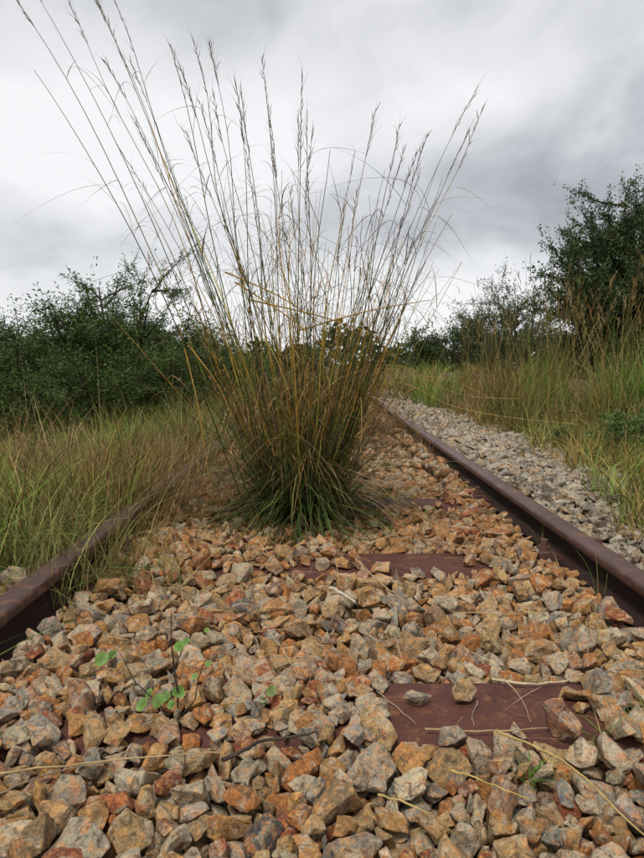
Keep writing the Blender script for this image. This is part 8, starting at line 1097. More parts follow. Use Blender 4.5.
29,24,219,1452,-42,-8,-1,19,5,32,389,1450,-39,35,2,-3,32,32,408,1476,-40,5,-38,22,33,32,-486,1486,-5,4,-9,-39,20,51,-410,1499,-39,-6,-8,-20,7,49,-352,1530,-42,-25,38,1,
5,32,-258,1517,-39,-29,6,-19,25,43,-157,1525,-37,9,3,-19,33,51,-101,1515,-26,-22,-28,6,12,35,-34,1481,-36,16,-27,-3,3,54,103,1516,-35,-20,-29,22,3,43,550,1444,-2,20,-5,-16,
22,54,446,1436,-31,8,21,29,15,58,407,1432,-37,24,14,6,39,67,276,1337,-34,2,-4,-44,17,15,392,1343,-44,8,7,29,16,30,482,1321,-12,-30,-21,-13,34,39,-378,1353,-39,6,20,29,
21,45,-278,1352,-38,-42,22,-2,20,30,-187,1374,-34,-44,4,15,38,30,-34,1358,-26,6,-13,18,27,26,72,1367,-43,7,-9,-28,1,24,100,1400,-42,4,31,0,38,48,144,1352,-34,-5,-45,-4,
37,38,115,1406,-37,29,-31,21,34,41,270,1383,-43,-1,-2,-13,8,42,333,1376,-32,10,18,22,34,48,413,1393,-30,10,-10,-13,11,41,444,1387,-35,-25,-6,-2,4,29,-493,1419,-3,-12,23,-27,
38,63,-413,1427,-23,26,14,-29,25,63,-344,1417,-34,-2,-3,-33,11,37,-263,1413,-21,-40,-9,19,20,23,-30,1403,-36,-32,-20,4,11,27,242,1393,-38,29,0,35,16,26,230,1976,-40,-32,-21,1,
29,35,267,1966,-40,3,18,42,12,24,299,1979,-17,-12,3,22,4,28,-205,2338,-37,43,10,6,3,28,-189,2333,-23,21,32,22,9,33,-171,2344,-40,-33,-17,-2,36,24,-109,2332,-39,43,-10,3,
10,29,-19,2322,-19,-8,3,18,13,28,29,2310,-41,-7,-34,22,35,46,95,2322,-19,19,4,22,30,52,140,2314,-36,31,16,-1,27,27,267,2306,-36,14,-21,-15,6,35,310,2307,-34,-32,24,1,
14,36,367,2301,-38,32,2,9,8,50,544,2308,0,25,38,-10,33,33,-372,2372,7,-24,-11,9,37,30,-195,2350,-36,-21,7,-8,4,18,-100,2359,-25,18,4,-42,4,74,41,2351,-24,25,-4,-12,
16,35,171,2345,-34,15,-10,-2,26,41,222,2347,-32,3,-38,-10,36,29,-415,2301,-2,2,-1,32,13,37,-486,2338,-2,44,-8,-9,23,30,509,2271,-4,-25,-29,1,32,19,387,2307,-32,-25,-23,-3,
1,25,1,2218,-40,-33,-26,-14,25,43,158,2254,-26,-19,7,3,28,32,168,2208,-39,32,-19,-7,7,30,212,2249,-41,-25,34,-10,3,46,270,2248,-33,-10,-10,27,26,37,288,2221,-26,-18,-12,-36,
19,53,325,2245,-22,-7,-13,0,17,21,376,2257,-39,5,32,-26,20,48,-487,2271,7,-11,34,11,22,52,-372,2290,-22,-19,-28,-22,16,44,414,2346,-36,16,-15,-39,12,53,-84,2224,-32,14,-13,-30,
20,55,-76,2304,-30,38,9,-7,24,33,-9,2269,-36,11,7,2,29,54,159,2285,-28,-10,35,-16,2,35,232,2261,-36,33,-7,3,23,44,280,2297,-39,2,-7,-21,28,34,291,2267,-37,-31,-31,4,
10,40,334,2296,-35,4,-2,32,20,45,-218,2299,-36,-3,-11,-14,17,31,-5,2251,-37,15,9,13,22,43,-225,2594,-10,-24,25,-12,27,39,262,2611,-33,-22,-10,-34,6,50,289,2614,-29,-6,20,-41,
23,54,342,2613,-31,-19,15,-16,36,53,461,2618,-35,-26,-2,-9,10,43,521,2631,-1,-7,42,-4,35,31,-493,2654,-3,10,8,29,15,31,-440,2664,-4,15,15,4,7,74,-390,2649,-23,-12,-7,-28,
21,44,-298,2646,-37,8,-5,-34,21,49,-233,2645,-32,-41,0,6,24,48,-213,2626,-36,8,21,-18,26,31,-157,2629,-39,16,-41,-5,38,37,-124,2675,-37,11,1,9,30,50,-90,2659,-37,25,21,2,
30,48,-46,2653,-29,-9,4,18,11,59,-19,2668,-32,-4,-31,-33,7,27,79,2626,-35,4,26,-28,19,46,130,2637,-37,-10,-6,29,13,20,161,2654,-42,12,7,21,9,38,238,2658,-38,-3,28,-18,
11,45,326,2664,-33,-31,-17,-24,24,37,189,2626,-36,-30,-29,8,5,40,132,2591,-35,-23,25,11,1,29,87,2599,-36,-26,-19,-2,38,23,101,2542,-18,42,-8,9,10,27,-498,2566,-5,0,4,-25,
2,29,-446,2597,-1,28,-14,3,19,37,-322,2591,-38,27,-1,23,22,37,-242,2572,-30,24,2,-5,10,46,-186,2600,-14,27,-12,-20,
]).reshape(-1, 8); NB = len(REST)
INDIV = 300
acc = Acc()
tints = pick(TINTS, NB, .16, .02)
RUSTY = [((.33, .17, .06), 4), ((.30, .115, .035), 3), ((.33, .24, .13), 2.5), ((.22, .10, .045), 2)]      # the ballast is rust stained towards the tussock
for k in range(NB):
    if rnd.random() < .75*min(1, max(0, (REST[k, 3]/1000 - 1.35)/.5)): tints[k] = pick(RUSTY, 1, .16, .02)[0]
for k in range(NB):
    vi = int(REST[k, 0]); s, *p = [float(c)/1000 for c in REST[k, 1:5]]; rv = Vector([float(c)/15 for c in REST[k, 5:8]]); q = Quaternion(rv.normalized(), rv.length)
    if k < INDIV:
        o = obj('stone', STONES[vi], None, BED, p); o.rotation_mode = 'QUATERNION'; o.rotation_quaternion = q; o.scale = (s, s, s); o.color = (*tints[k], 1)
    else:
        V, Fc = (MED if k < 2900 else LOW)[vi]; acc.add(V*s @ q_mat(q).T + np.array(p), [Fc], tints[k])
me = acc.mesh('stones', M_STONEJ, True); me.set_sharp_from_angle(angle=R(24))
tag(obj('stones', me, None, BED), kind='stuff')

acc = Acc(); dice = random.Random(8)
def lay(x, y, size):
    V, Fc = MED[dice.randrange(NV)]
    turn = Matrix.Rotation(dice.uniform(0, 6.28), 3, 'Z') @ Matrix.Rotation(dice.gauss(0, .3), 3, 'X')
    acc.add(V*size @ np.array(turn).T + np.array((x, y, size*.28)), [Fc], pick(TINTS, 1, .16, .02)[0])
for count in range(64): lay(dice.uniform(-.47, .06), dice.uniform(.925, 1.09), dice.uniform(.028, .050))
for count in range(18): lay(dice.uniform(-.02, .072), dice.uniform(.93, 1.10), dice.uniform(.028, .046))
for count in range(30): lay(dice.uniform(.385, .53), dice.uniform(.93, 1.10), dice.uniform(.028, .050))
me = acc.mesh('stones', M_STONEJ, True); me.set_sharp_from_angle(angle=R(24)); tag(obj('stones', me, None, BED), kind='stuff')
def scatter(n, fx, fy, sz, pal, zoff=.1, low=True):
    a = Acc(); xs = fx(n); ys = fy(n); tt = pick(pal, n, .16, .02); ss = np.clip(rng.lognormal(math.log(sz), .3, n), .02, .085)
    for k in range(n):
        x, y, s = xs[k], ys[k], ss[k]
        if abs(x-RX[0]) < .036 or abs(x-RX[1]) < .036: continue
        V, Fc = (LOW if low or y > 1.9 else MED)[rnd.randrange(NV)]
        e = Matrix.Rotation(rnd.uniform(0, 6.28), 3, 'Z') @ Matrix.Rotation(rnd.gauss(0, .5), 3, 'X') @ Matrix.Rotation(rnd.gauss(0, .5), 3, 'Y')
        if y > 8 and k % 2: continue
        a.add(V*s @ np.array(e).T + np.array((x, y, bed_z(x, y) + s*zoff + rnd.uniform(0, .018))), [Fc], tt[k])
    return a
U = lambda a, b: (lambda n: rng.uniform(a, b, n))
far_y = lambda n: 2.74 + 11*rng.uniform(0, 1, n)**1.6
a = scatter(10500, U(-.50, .57), far_y, .040, RUSTY + TINTS[3:4], .45)
tag(obj('stones', a.mesh('stones', M_STONEJ), None, BED), kind='stuff')
ry = lambda n: .3 + 4.2*rng.uniform(0, 1, n)**.9
a = scatter(7000, U(.655, 1.5), ry, .036, TINTS_PALE, .35, False)
me = a.mesh('stones', M_STONEG, True); me.set_sharp_from_angle(angle=R(24)); tag(obj('stones', me, None, BED), kind='stuff')
a = scatter(3800, U(.65, 1.6), lambda n: 4.4 + 10*rng.uniform(0, 1, n)**1.5, .05, TINTS_PALE, .3)
tag(obj('stones', a.mesh('stones', M_STONEG), None, BED), kind='stuff')
a = scatter(2300, U(-1.05, -.60), U(.3, 3.4), .038, TINTS, .45, False)
me = a.mesh('stones', M_STONEJ, True); me.set_sharp_from_angle(angle=R(24)); tag(obj('stones', me, None, BED), kind='stuff')

def loose(px, py, z, s, vi, rot, tint, label, squash=(1, 1.15, 1.15)):
    o = obj('loose_stone', STONES[vi]); o.rotation_euler = rot; o.scale = (s*squash[0], s*squash[1], s*squash[2]); o.color = (*tint, 1)
    low = min((Matrix.LocRotScale(None, o.rotation_euler, o.scale) @ v.co).z for v in STONES[vi].vertices)
    p = gp(px, py, z); o.location = (p.x, p.y, .0004 - low)              # rests on the steel
    tag(o, label, 'stone', 'loose stones lying on the bare sleeper'); return o
loose(417, 697, .012, .048, 3, (0, 0, .15), (.27, .26, .23), 'flat grey stone lying alone on the bare steel sleeper', (1, .8, .8))
loose(464, 687, .020, .050, 12, (.5, .3, .9), (.38, .27, .14), 'chunky tan stone at the back edge of the bare sleeper, beside the flat grey one', (1, 1, 1.1))
loose(566, 722, .026, .066, 20, (.3, 4.5, .4), (.30, .15, .11), 'tall pinkish brown stone standing on the right end of the bare sleeper')

# ------------------------------------------------------------------ grass tussock
GREEN = [((.038, .085, .018), 4), ((.062, .12, .024), 3), ((.020, .045, .012), 3), ((.12, .15, .04), 1.2)]
DRY = [((.22, .15, .06), 3), ((.15, .085, .04), 3), ((.30, .22, .10), 2), ((.10, .055, .03), 2)]
GOLD = [((.70, .46, .08), 3.2), ((.48, .27, .045), 2.4), ((.20, .22, .04), 2), ((.10, .055, .02), 2), ((.05, .095, .02), 3.2)]
TC = gp(303, 517, 0.0)
tus = thing('grass_tussock', 'tall wild grass tussock with yellow stems growing between the rails', 'grass tussock', TC)
def rel(p): return Vector(p) - TC
def leaf_set(n, rad, len0, len1, tilt, pal, w0=.004, w1=.009, dmin=.3, dmax=1.2, z0=0.):
    a = rng.uniform(0, 2*np.pi, n); r = rad*np.sqrt(rng.uniform(0, 1, n))
    root = np.stack([r*np.cos(a), r*np.sin(a)*.8, np.full(n, z0)], 1)
    a2 = a + rng.normal(0, .5, n); tl = np.abs(rng.normal(0, 1, n))*tilt*(.35 + r/rad)
    d = np.stack([np.cos(a2)*np.sin(tl), np.sin(a2)*np.sin(tl), np.cos(tl)], 1)
    L_ = rng.uniform(len0, len1, n); c = pick(pal, n)
    tip = c*.75 + np.array([.18, .12, .05])*.25
    ac = Acc(); blades(ac, root, d, L_, rng.uniform(w0, w1, n), rng.uniform(dmin, dmax, n), c, tip, 6, rng.normal(0, .08, (n, 1, 2)).reshape(n, 2)); return ac
ac = leaf_set(950, .085, .22, .62, .32, GREEN, dmin=.3, dmax=1.1, z0=-.02)
ac2 = leaf_set(620, .10, .22, .56, 1.05, GREEN, w0=.004, w1=.008, dmin=.6, dmax=2.0, z0=-.02)
tag(obj('leaf_blades', ac.mesh('leaf_blades', M_GRASS), None, tus), kind='stuff')
tag(obj('leaf_blades', ac2.mesh('leaf_blades', M_GRASS), None, tus), kind='stuff')
ac3 = leaf_set(420, .10, .25, .80, .40, DRY, .002, .004, .1, 1.3, z0=0.0)
tag(obj('dead_leaves', ac3.mesh('dead_leaves', M_STRAW), None, tus, None), kind='stuff')

ALLP = []; ft = Acc(); n = 130
fx_ = np.clip(rng.normal(0, .25, n), -.34, .27); fy_ = rng.normal(0, .14, n); hh = rng.uniform(.35, 1.02, n)
for k in range(n):
    rt = Vector((fx_[k]*.22, fy_[k]*.4, 0)); tp = Vector((fx_[k]*(.5+hh[k]*.9) + rnd.gauss(0, .04), fy_[k]*1.3, hh[k])); md = rt.lerp(tp, .5) + Vector((rnd.gauss(0, .03), rnd.gauss(0, .03), .02))
    ALLP += [rt.lerp(tp, q) + (md-(rt+tp)/2)*4*q*(1-q)*.5 for q in (.3, .45, .6, .75, .9)]
    tube(ft, [rt, rt.lerp(md, .6), md.lerp(tp, .25), tp.lerp(md, .3), tp + Vector((rnd.gauss(0, .02), 0, 0))], [.0014, .0013, .0011, .0008, .0004], 3, pick(GOLD, 1)[0]*rnd.uniform(.5, 1.1))
tag(obj('fine_stems', ft.mesh('fine_stems', M_STRAW), None, tus), kind='stuff')
def stalk_curve(root, tip, bow, n=14):
    root = Vector(root); tip = Vector(tip); mid = root.lerp(tip, .55) + bow
    pts = []; w = Vector((rnd.gauss(0, .07), rnd.gauss(0, .05), 0)); ph = rnd.uniform(4, 11); p0 = rnd.uniform(0, 6)
    for k in range(n+1):
        t = k/n; pts.append(root*(1-t)**2 + mid*2*t*(1-t) + tip*t*t + w*(math.sin(t*ph+p0)*t*(1-t)))
    return pts
def make_stalk(parent, root, tip, r0=.0019, head=True, leaves=2, bow=None, pal=GOLD, tipdark=.75):
    root = Vector(root); tip = Vector(tip); L_ = (tip-root).length
    if bow is None: bow = Vector((rnd.gauss(0, .03), rnd.gauss(0, .03), .03))*L_
    pts = stalk_curve(root, tip, bow); n = len(pts)
    base = pick(pal, 1)[0]; grey = np.array([.12, .095, .06])*rnd.uniform(.6, 1.3)
    nodes = sorted(rnd.uniform(.2, .85) for _ in range(4)); seg = [base*rnd.uniform(.6, 1.25) for _ in range(5)]
    if rnd.random() < .5: seg[rnd.randrange(2)] = np.array([.07, .095, .03])
    cols = []
    for k in range(n):
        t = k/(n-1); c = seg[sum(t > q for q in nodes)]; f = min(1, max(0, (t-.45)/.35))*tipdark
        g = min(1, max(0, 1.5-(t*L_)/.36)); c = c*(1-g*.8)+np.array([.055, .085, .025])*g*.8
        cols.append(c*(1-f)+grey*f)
    a_ = Acc(); rad = [r0*(1-.72*(k/(n-1))) for k in range(n)]
    tube(a_, pts, rad, 4, np.array(cols))
    # sheath leaves drooping from the nodes
    if leaves:
        ks = [int(q*(n-1)) for q in rnd.sample(nodes, min(leaves, 4))]
        rt = np.array([pts[k][:] for k in ks]); ax = np.array([(pts[k+1]-pts[k]).normalized()[:] for k in ks])
        d = ax + rng.normal(0, .38, ax.shape); c = pick(DRY, len(ks))*.8
        blades(a_, rt, d, rng.uniform(.12, .32, len(ks)), rng.uniform(.002, .0038, len(ks)), rng.uniform(.3, 1.9, len(ks)), c, c*.7, 7, rng.normal(0, .18, (len(ks), 2)))
    o = obj('stalk', a_.mesh('stalk', M_STRAW), None, parent); ALLP.extend(p for p in pts[4:12] if p.z < rnd.uniform(.6, 1.7))
    if head:
        h = Acc(); m = rnd.randint(9, 19); hl = rnd.uniform(.16, .30)/L_; bc = np.array([.16, .135, .10])*rnd.uniform(.8, 1.5)
        for k in range(m):
            t = 1 - hl*(1 - k/m)*1.0; u = t*(n-1); i0 = min(n-2, int(u)); p = pts[i0].lerp(pts[i0+1], u-i0); ax = (pts[i0+1]-pts[i0]).normalized()
            d = (ax + Vector((rnd.gauss(0, .22), rnd.gauss(0, .22), rnd.gauss(0, .1)))).normalized(); l = rnd.uniform(.018, .036)
            q = [p, p+d*l*.35, p+d*l*.75, p+d*l]; tube(h, q, [.0004, .0014, .0009, .0003], 3, bc*rnd.uniform(.8, 1.4))
            if rnd.random() < .6:
                d2 = (d + Vector((rnd.gauss(0, .3), rnd.gauss(0, .3), rnd.gauss(0, .2)))).normalized(); e = p+d*l
                tube(h, [e, e+d2*rnd.uniform(.015, .04)], [.0004, .0002], 3, bc*1.2)
        obj('seed_head', h.mesh('seed_head', M_STRAW), None, o)
    return o
TIPS = [(8, -12), (22, -30), (34, 70, 0), (68, 2), (86, -20), (96, -4), (104, 60), (112, -6), (133, 118), (150, 130, 0), (158, 165, 0), (170, 44), (180, 66), (193, 40), (199, 100), (209, 42), (213, 92), (226, 160, 0), (236, 84), (241, 88), (262, 56), (268, 104), (270, 120),
        (302, 72), (298, 116), (307, 110), (313, 128), (330, 150, 0), (355, 150), (357, 190), (376, 108), (385, 170, 0), (400, 124), (405, 148), (417, 152), (428, 134), (420, 172), (442, 180, 0), (478, 86), (484, 106), (470, 130), (452, 214, 0), (345, 205), (290, 190), (282, 170, 0), (246, 150), (220, 190, 0), (130, 60), (185, 130), (120, 150)]
for t in TIPS:
    px, py = t[:2]; y = TC.y + rnd.uniform(-.22, .3); tip = rel(dp(px, py, y))
    fx = (px-300)/300; root = Vector((fx*.12 + rnd.gauss(0, .04), (y-TC.y)*.35, 0))
    sag = Vector((-fx*.02, 0, .10*abs(fx)))*2
    make_stalk(tus, root, tip, rnd.uniform(.0018, .0025), len(t) < 3, rnd.choice((1, 2, 3)), sag)
for k in range(128):
    px = min(462, max(110, rnd.gauss(308, 66))); hi = 205 + abs(px-305)*.15
    py = rnd.uniform(hi-20, 385)**1.0; y = TC.y + rnd.uniform(-.3, .32)
    if px > 420 or px < 170: py = max(py, 262)
    tip = rel(dp(px, py, y)); fx = (px-300)/300
    make_stalk(tus, Vector((fx*.12 + rnd.gauss(0, .04), (y-TC.y)*.3, 0)), tip, rnd.uniform(.0013, .0023), False, rnd.choice((1, 2, 3)), None, GOLD, .35)
n = 1700; ALLP += [p for p in ALLP if p.z > .75]
BP = np.array([p[:] for p in ALLP])[rng.integers(0, len(ALLP), n)]
az = rng.uniform(0, 2*np.pi, n); tl = np.abs(rng.normal(.3, .45, n)); dd = np.stack([np.cos(az)*np.sin(tl), np.sin(az)*np.sin(tl), np.cos(tl)], 1)
cl = Acc(); blades(cl, BP, dd, rng.uniform(.07, .30, n), rng.uniform(.0014, .0042, n), rng.uniform(.5, 2.4, n), pick([((.24, .13, .05), 3), ((.10, .055, .03), 3), ((.38, .25, .09), 2.5), ((.07, .05, .035), 1.5), ((.08, .12, .03), 1)], n), None, 8, rng.normal(0, .3, (n, 2)))
tag(obj('curled_leaves', cl.mesh('curled_leaves', M_STRAW), None, tus), kind='stuff')
# fallen culms: across the upper half of the tussock and out over the right rail
def path_stalk(pts, r0, c, name='stalk', parent=tus):
    a_ = Acc(); P = [Vector(p) for p in pts]; Q = []
    for i in range(len(P)-1):
        for s in range(4):
            t = s/4; p0 = P[max(0, i-1)]; p1 = P[i]; p2 = P[i+1]; p3 = P[min(len(P)-1, i+2)]
            Q.append(.5*((2*p1)+(-p0+p2)*t+(2*p0-5*p1+4*p2-p3)*t*t+(-p0+3*p1-3*p2+p3)*t**3))
    Q.append(P[-1]); tube(a_, Q, np.linspace(r0, r0*.4, len(Q)), 5, c); return obj(name, a_.mesh(name, M_STRAW), None, parent)
yel = (.42, .29, .10)
for line, r0 in (([(330, 470), (352, 400), (400, 383), (449, 405), (506, 417), (575, 424)], .0022), ([(325, 460), (345, 380), (400, 366), (457, 394), (520, 399)], .002), ([(335, 480), (380, 388), (440, 378), (500, 402)], .0018)):
    ys = np.linspace(TC.y, TC.y+.55, len(line)); path_stalk([rel(dp(px, py, y)) for (px, py), y in zip(line, ys)], r0, yel)
for (a0, b0) in (((235, 282), (352, 372)), ((225, 272), (330, 330)), ((180, 330), (212, 500)), ((188, 345), (240, 430)), ((250, 300), (400, 345)), ((300, 330), (430, 300))):
    path_stalk([rel(dp(*a0, TC.y-.1)), rel(dp((a0[0]+b0[0])/2+3, (a0[1]+b0[1])/2-4, TC.y-.12)), rel(dp(*b0, TC.y-.1))], .0026, (.40, .24, .055))

# ------------------------------------------------------------------ verge grasses (stuff)
def field(name, n, fx, fy, h0, h1, pal, w=(.0022, .005), tilt=.22, clump=.0, segs=4, mat=None, keep=None, zf=None, seeds=0., droop=(.1, .9)):
    if clump > 0:
        m = max(4, int(n*clump)); cx, cy = fx(m), fy(m); id_ = rng.integers(0, m, n)
        x = cx[id_] + rng.normal(0, .045, n)*(1+cy[id_]*.08); y = cy[id_] + rng.normal(0, .045, n)*(1+cy[id_]*.08)
        hm = rng.uniform(.45, 1.25, m)[id_]; cm = pick(pal, m, .15)[id_]; c = cm*rng.normal(1, .25, (n, 1))*.7 + pick(pal, n, .3)*.3
    else: x, y = fx(n), fy(n); hm = 1; c = pick(pal, n)
    if keep is not None:
        k = keep(x, y); x, y, c = x[k], y[k], c[k]; hm = hm[k] if np.ndim(hm) else hm; n = len(x)
    z = bank_h(x, y) if zf is None else zf(x, y)
    pt = np.array([noise.noise(Vector((a*.9, b*.9, 2.0))) + .6*noise.noise(Vector((a*2.6, b*2.6, 5.0))) for a, b in zip(x, y)])   # green and dry patches
    c = c*(1+np.clip(pt+.04, -.38, .8)[:, None]*np.array([-.35, .20, -.25])); hm = hm*(1+.35*np.array([noise.noise(Vector((a*1.7, b*1.7, 9.0))) for a, b in zip(x, y)]))
    c = c*rng.normal(1, .28, (n, 1)); c = np.clip(c, .006, .9); az = rng.uniform(0, 2*np.pi, n); tl = np.abs(rng.normal(0, tilt, n))*np.where(rng.uniform(0, 1, n) < .22, 2.4, 1)
    d = np.stack([np.cos(az)*np.sin(tl), np.sin(az)*np.sin(tl), np.cos(tl)], 1)
    a_ = Acc(); H = rng.uniform(h0*.7, h1, n)*hm*np.where(rng.uniform(0, 1, n) < .04, 1.35, 1)
    blades(a_, np.stack([x, y, z-.01], 1), d, H, rng.uniform(*w, n)*(1+y*.06), rng.uniform(*droop, n), c*.85, c*.78+np.array([.26, .17, .065])*.22, segs, rng.normal(0, .2, (n, 2)))
    return a_
bzf = lambda x, y: np.array([bed_z(a, b) for a, b in zip(x, y)])
LG = [((.12, .19, .028), 4.0), ((.07, .14, .022), 3.5), ((.27, .185, .055), 3.2), ((.15, .095, .040), 1.8), ((.38, .30, .14), 1.6)]
RB = [((.15, .070, .030), 3), ((.20, .115, .05), 3), ((.085, .045, .025), 2.5), ((.32, .24, .12), 1.2)]
RG = [((.11, .175, .030), 4.5), ((.16, .20, .045), 2.5), ((.29, .20, .07), 2.6), ((.20, .115, .045), 1.5)]
GB = [((.31, .20, .065), 3), ((.19, .115, .045), 3), ((.12, .16, .035), 4), ((.42, .31, .14), 1.5)]
gz0 = lambda x, y: float(bank_h(np.float64(x), np.float64(y)))
def put(name, a_, parent=None): tag(obj(name, a_.mesh(name, M_GRASS), None, parent), None, None, None, 'stuff')
left_keep = lambda x, y: (x < -.60 - .05*np.sin(y*5)) & (x > -.62*y-1.2)
put('grass', field('grass', 7500, lambda n: -.62-1.3*rng.uniform(0, 1, n)**1.2, U(1.0, 3.2), .18, .42, LG, w=(.003, .0075), clump=.02, segs=5, keep=left_keep, tilt=.3))
put('grass', field('grass', 18000, lambda n: -.62-5.4*rng.uniform(0, 1, n), lambda n: 2.8+6*rng.uniform(0, 1, n)**1.2, .20, .46, LG, clump=.012, w=(.003, .006), tilt=.3))
put('grass', field('grass', 5500, lambda n: rng.uniform(-1.0, -.56, n), lambda n: 1.45+2.2*rng.uniform(0, 1, n), .16, .40, LG+RB[:3], w=(.0028, .0062), clump=.02, segs=6, tilt=.45, zf=bzf, keep=lambda x, y: x < -.63+.07*np.sin(y*7)+.10*np.clip(y-1.8, 0, 1.2)))
put('grass', field('grass', 2600, U(-2.6, -.60), U(1.3, 4.0), .38, .66, [((.36, .27, .12), 3), ((.24, .15, .06), 2)], w=(.0012, .0022), clump=.05, segs=6, keep=left_keep, tilt=.3))
put('grass', field('grass', 9000, U(-6.5, -1.6), U(6.5, 8.6), .25, .50, LG+GB[:1], w=(.003, .006), clump=.012, segs=5, tilt=.3))
# dry wiry growth between the rails behind the tussock and along the left rail
put('dry_grass', field('dry_grass', 6500, U(-.60, -.12), lambda n: 2.05+2.3*rng.uniform(0, 1, n), .08, .30, RB, w=(.0014, .0034), tilt=.6, clump=.03, segs=5, zf=bzf))
put('dry_grass', field('dry_grass', 9000, U(-.95, -.60), lambda n: 1.95+2.2*rng.uniform(0, 1, n), .12, .36, RB+LG[:3], w=(.0018, .0042), tilt=.5, clump=.02, segs=5, zf=bzf))
put('dry_grass', field('dry_grass', 10000, U(-.80, .60), lambda n: 4.0+6*rng.uniform(0, 1, n)**1.2, .14, .46, RB, w=(.0018, .0045), tilt=.5, clump=.015, zf=bzf))
put('dry_grass', field('dry_grass', 2200, U(.38, .58), lambda n: 3.3+2.*rng.uniform(0, 1, n), .08, .24, RB, w=(.0012, .003), tilt=.6, clump=.03, zf=bzf))
put('dry_grass', field('dry_grass', 6500, lambda n: rng.normal(-.585, .07, n), lambda n: 1.45+1.5*rng.uniform(0, 1, n), .10, .32, [((.30, .21, .09), 3), ((.20, .12, .05), 3), ((.11, .15, .04), 1.5)], w=(.0014, .0030), tilt=.6, clump=.016, segs=6, zf=bzf))
put('tangled_grass', field('tangled_grass', 5200, lambda n: -.62-2.6*rng.uniform(0, 1, n), lambda n: 1.5+4*rng.uniform(0, 1, n), .20, .55, [((.40, .30, .14), 2), ((.24, .17, .07), 2), ((.09, .055, .03), 2), ((.30, .23, .10), 1)], w=(.0016, .0034), tilt=.75, clump=.03, segs=8, keep=left_keep, droop=(.8, 2.2)))
put('tangled_grass', field('tangled_grass', 7000, lambda n: 1.05+4.5*rng.uniform(0, 1, n)**1.2, lambda n: 2.6+5*rng.uniform(0, 1, n), .20, .60, [((.40, .30, .14), 2), ((.24, .17, .07), 2), ((.09, .055, .03), 2), ((.30, .23, .10), 1)], w=(.0020, .0045), tilt=.75, clump=.03, segs=8, keep=lambda x, y: x > 1.02+(y-2.2)*.14, droop=(.8, 2.2)))
# right bank
edge = lambda x, y: x > np.clip(.90 + (y-2.2)*.17, .84, 1.38) + .09*np.sin(y*4+1) + .05*np.sin(y*11)
put('grass', field('grass', 11000, lambda n: .9+2.2*rng.uniform(0, 1, n)**1.2, U(1.6, 4.8), .12, .34, RG, clump=.02, segs=5, keep=edge, tilt=.4))
put('grass', field('grass', 17000, lambda n: 1.25+5.5*rng.uniform(0, 1, n)**1.2, lambda n: 4+4.5*rng.uniform(0, 1, n), .16, .44, RG+GB[:2], w=(.003, .006), clump=.012, keep=edge, tilt=.3))
put('tall_grass', field('tall_grass', 15000, lambda n: 1.0+5.8*rng.uniform(0, 1, n), lambda n: 5.2+3.4*rng.uniform(0, 1, n), .40, 1.02, GB+RG[:2], w=(.003, .006), clump=.010, segs=5, tilt=.22, keep=lambda x, y: x > 1.1+.08*(9-y)))
put('tall_grass', field('tall_grass', 9000, lambda n: -2.2+5.5*rng.uniform(0, 1, n), lambda n: 9+7*rng.uniform(0, 1, n), .3, .7, GB+RG, w=(.005, .009), clump=.015, segs=4, tilt=.25))
put('grass', field('grass', 16000, lambda n: rng.uniform(-22, 22, n), lambda n: 9+22*rng.uniform(0, 1, n)**1.2, .3, .65, RG+GB, w=(.012, .022), clump=.03, segs=3))
put('grass', field('grass', 1500, U(.70, 1.45), U(1.5, 6.5), .05, .20, RG+RB[:2], clump=.02, segs=5, tilt=.7, zf=bzf))
put('grass', field('grass', 12000, lambda n: .80+1.6*rng.uniform(0, 1, n)**1.1, U(1.5, 5.0), .10, .32, RG+GB[:1], w=(.003, .007), clump=.02, segs=5, tilt=.45, zf=lambda x, y: np.maximum(bank_h(x, y), bzf(x, y))+.01, keep=lambda x, y: (x > .76+(y-1.5)*.25+.06*np.sin(y*9)) & (x < 2.3)))
# tall thin flowering stems standing above the right bank
a_ = Acc()
for k in range(260):
    y = rnd.uniform(5.0, 8.5); x = 1.3 + (y-5)*.1 + abs(rnd.gauss(0, 1.9)); z = gz0(x, y); h = rnd.uniform(.8, 1.4); c = pick(GB, 1)[0]*.9
    ln = Vector((rnd.gauss(0, .16), rnd.gauss(0, .16), 1))*h; tube(a_, [Vector((x, y, z)), Vector((x, y, z))+ln*.5, Vector((x, y, z))+ln+Vector((rnd.gauss(0, .06), 0, -.02))], [.0022, .0018, .0008], 3, c)
    e = Vector((x, y, z))+ln*.80
    for q in range(6):
        d = (ln.normalized() + Vector((rnd.gauss(0, .22), rnd.gauss(0, .22), 0))).normalized()*rnd.uniform(.04, .09); o_ = e + ln*.19*rnd.random()
        tube(a_, [o_, o_+d*.5, o_+d], [.0008, .0026, .0005], 3, c*.9)
put('flowering_stems', a_)

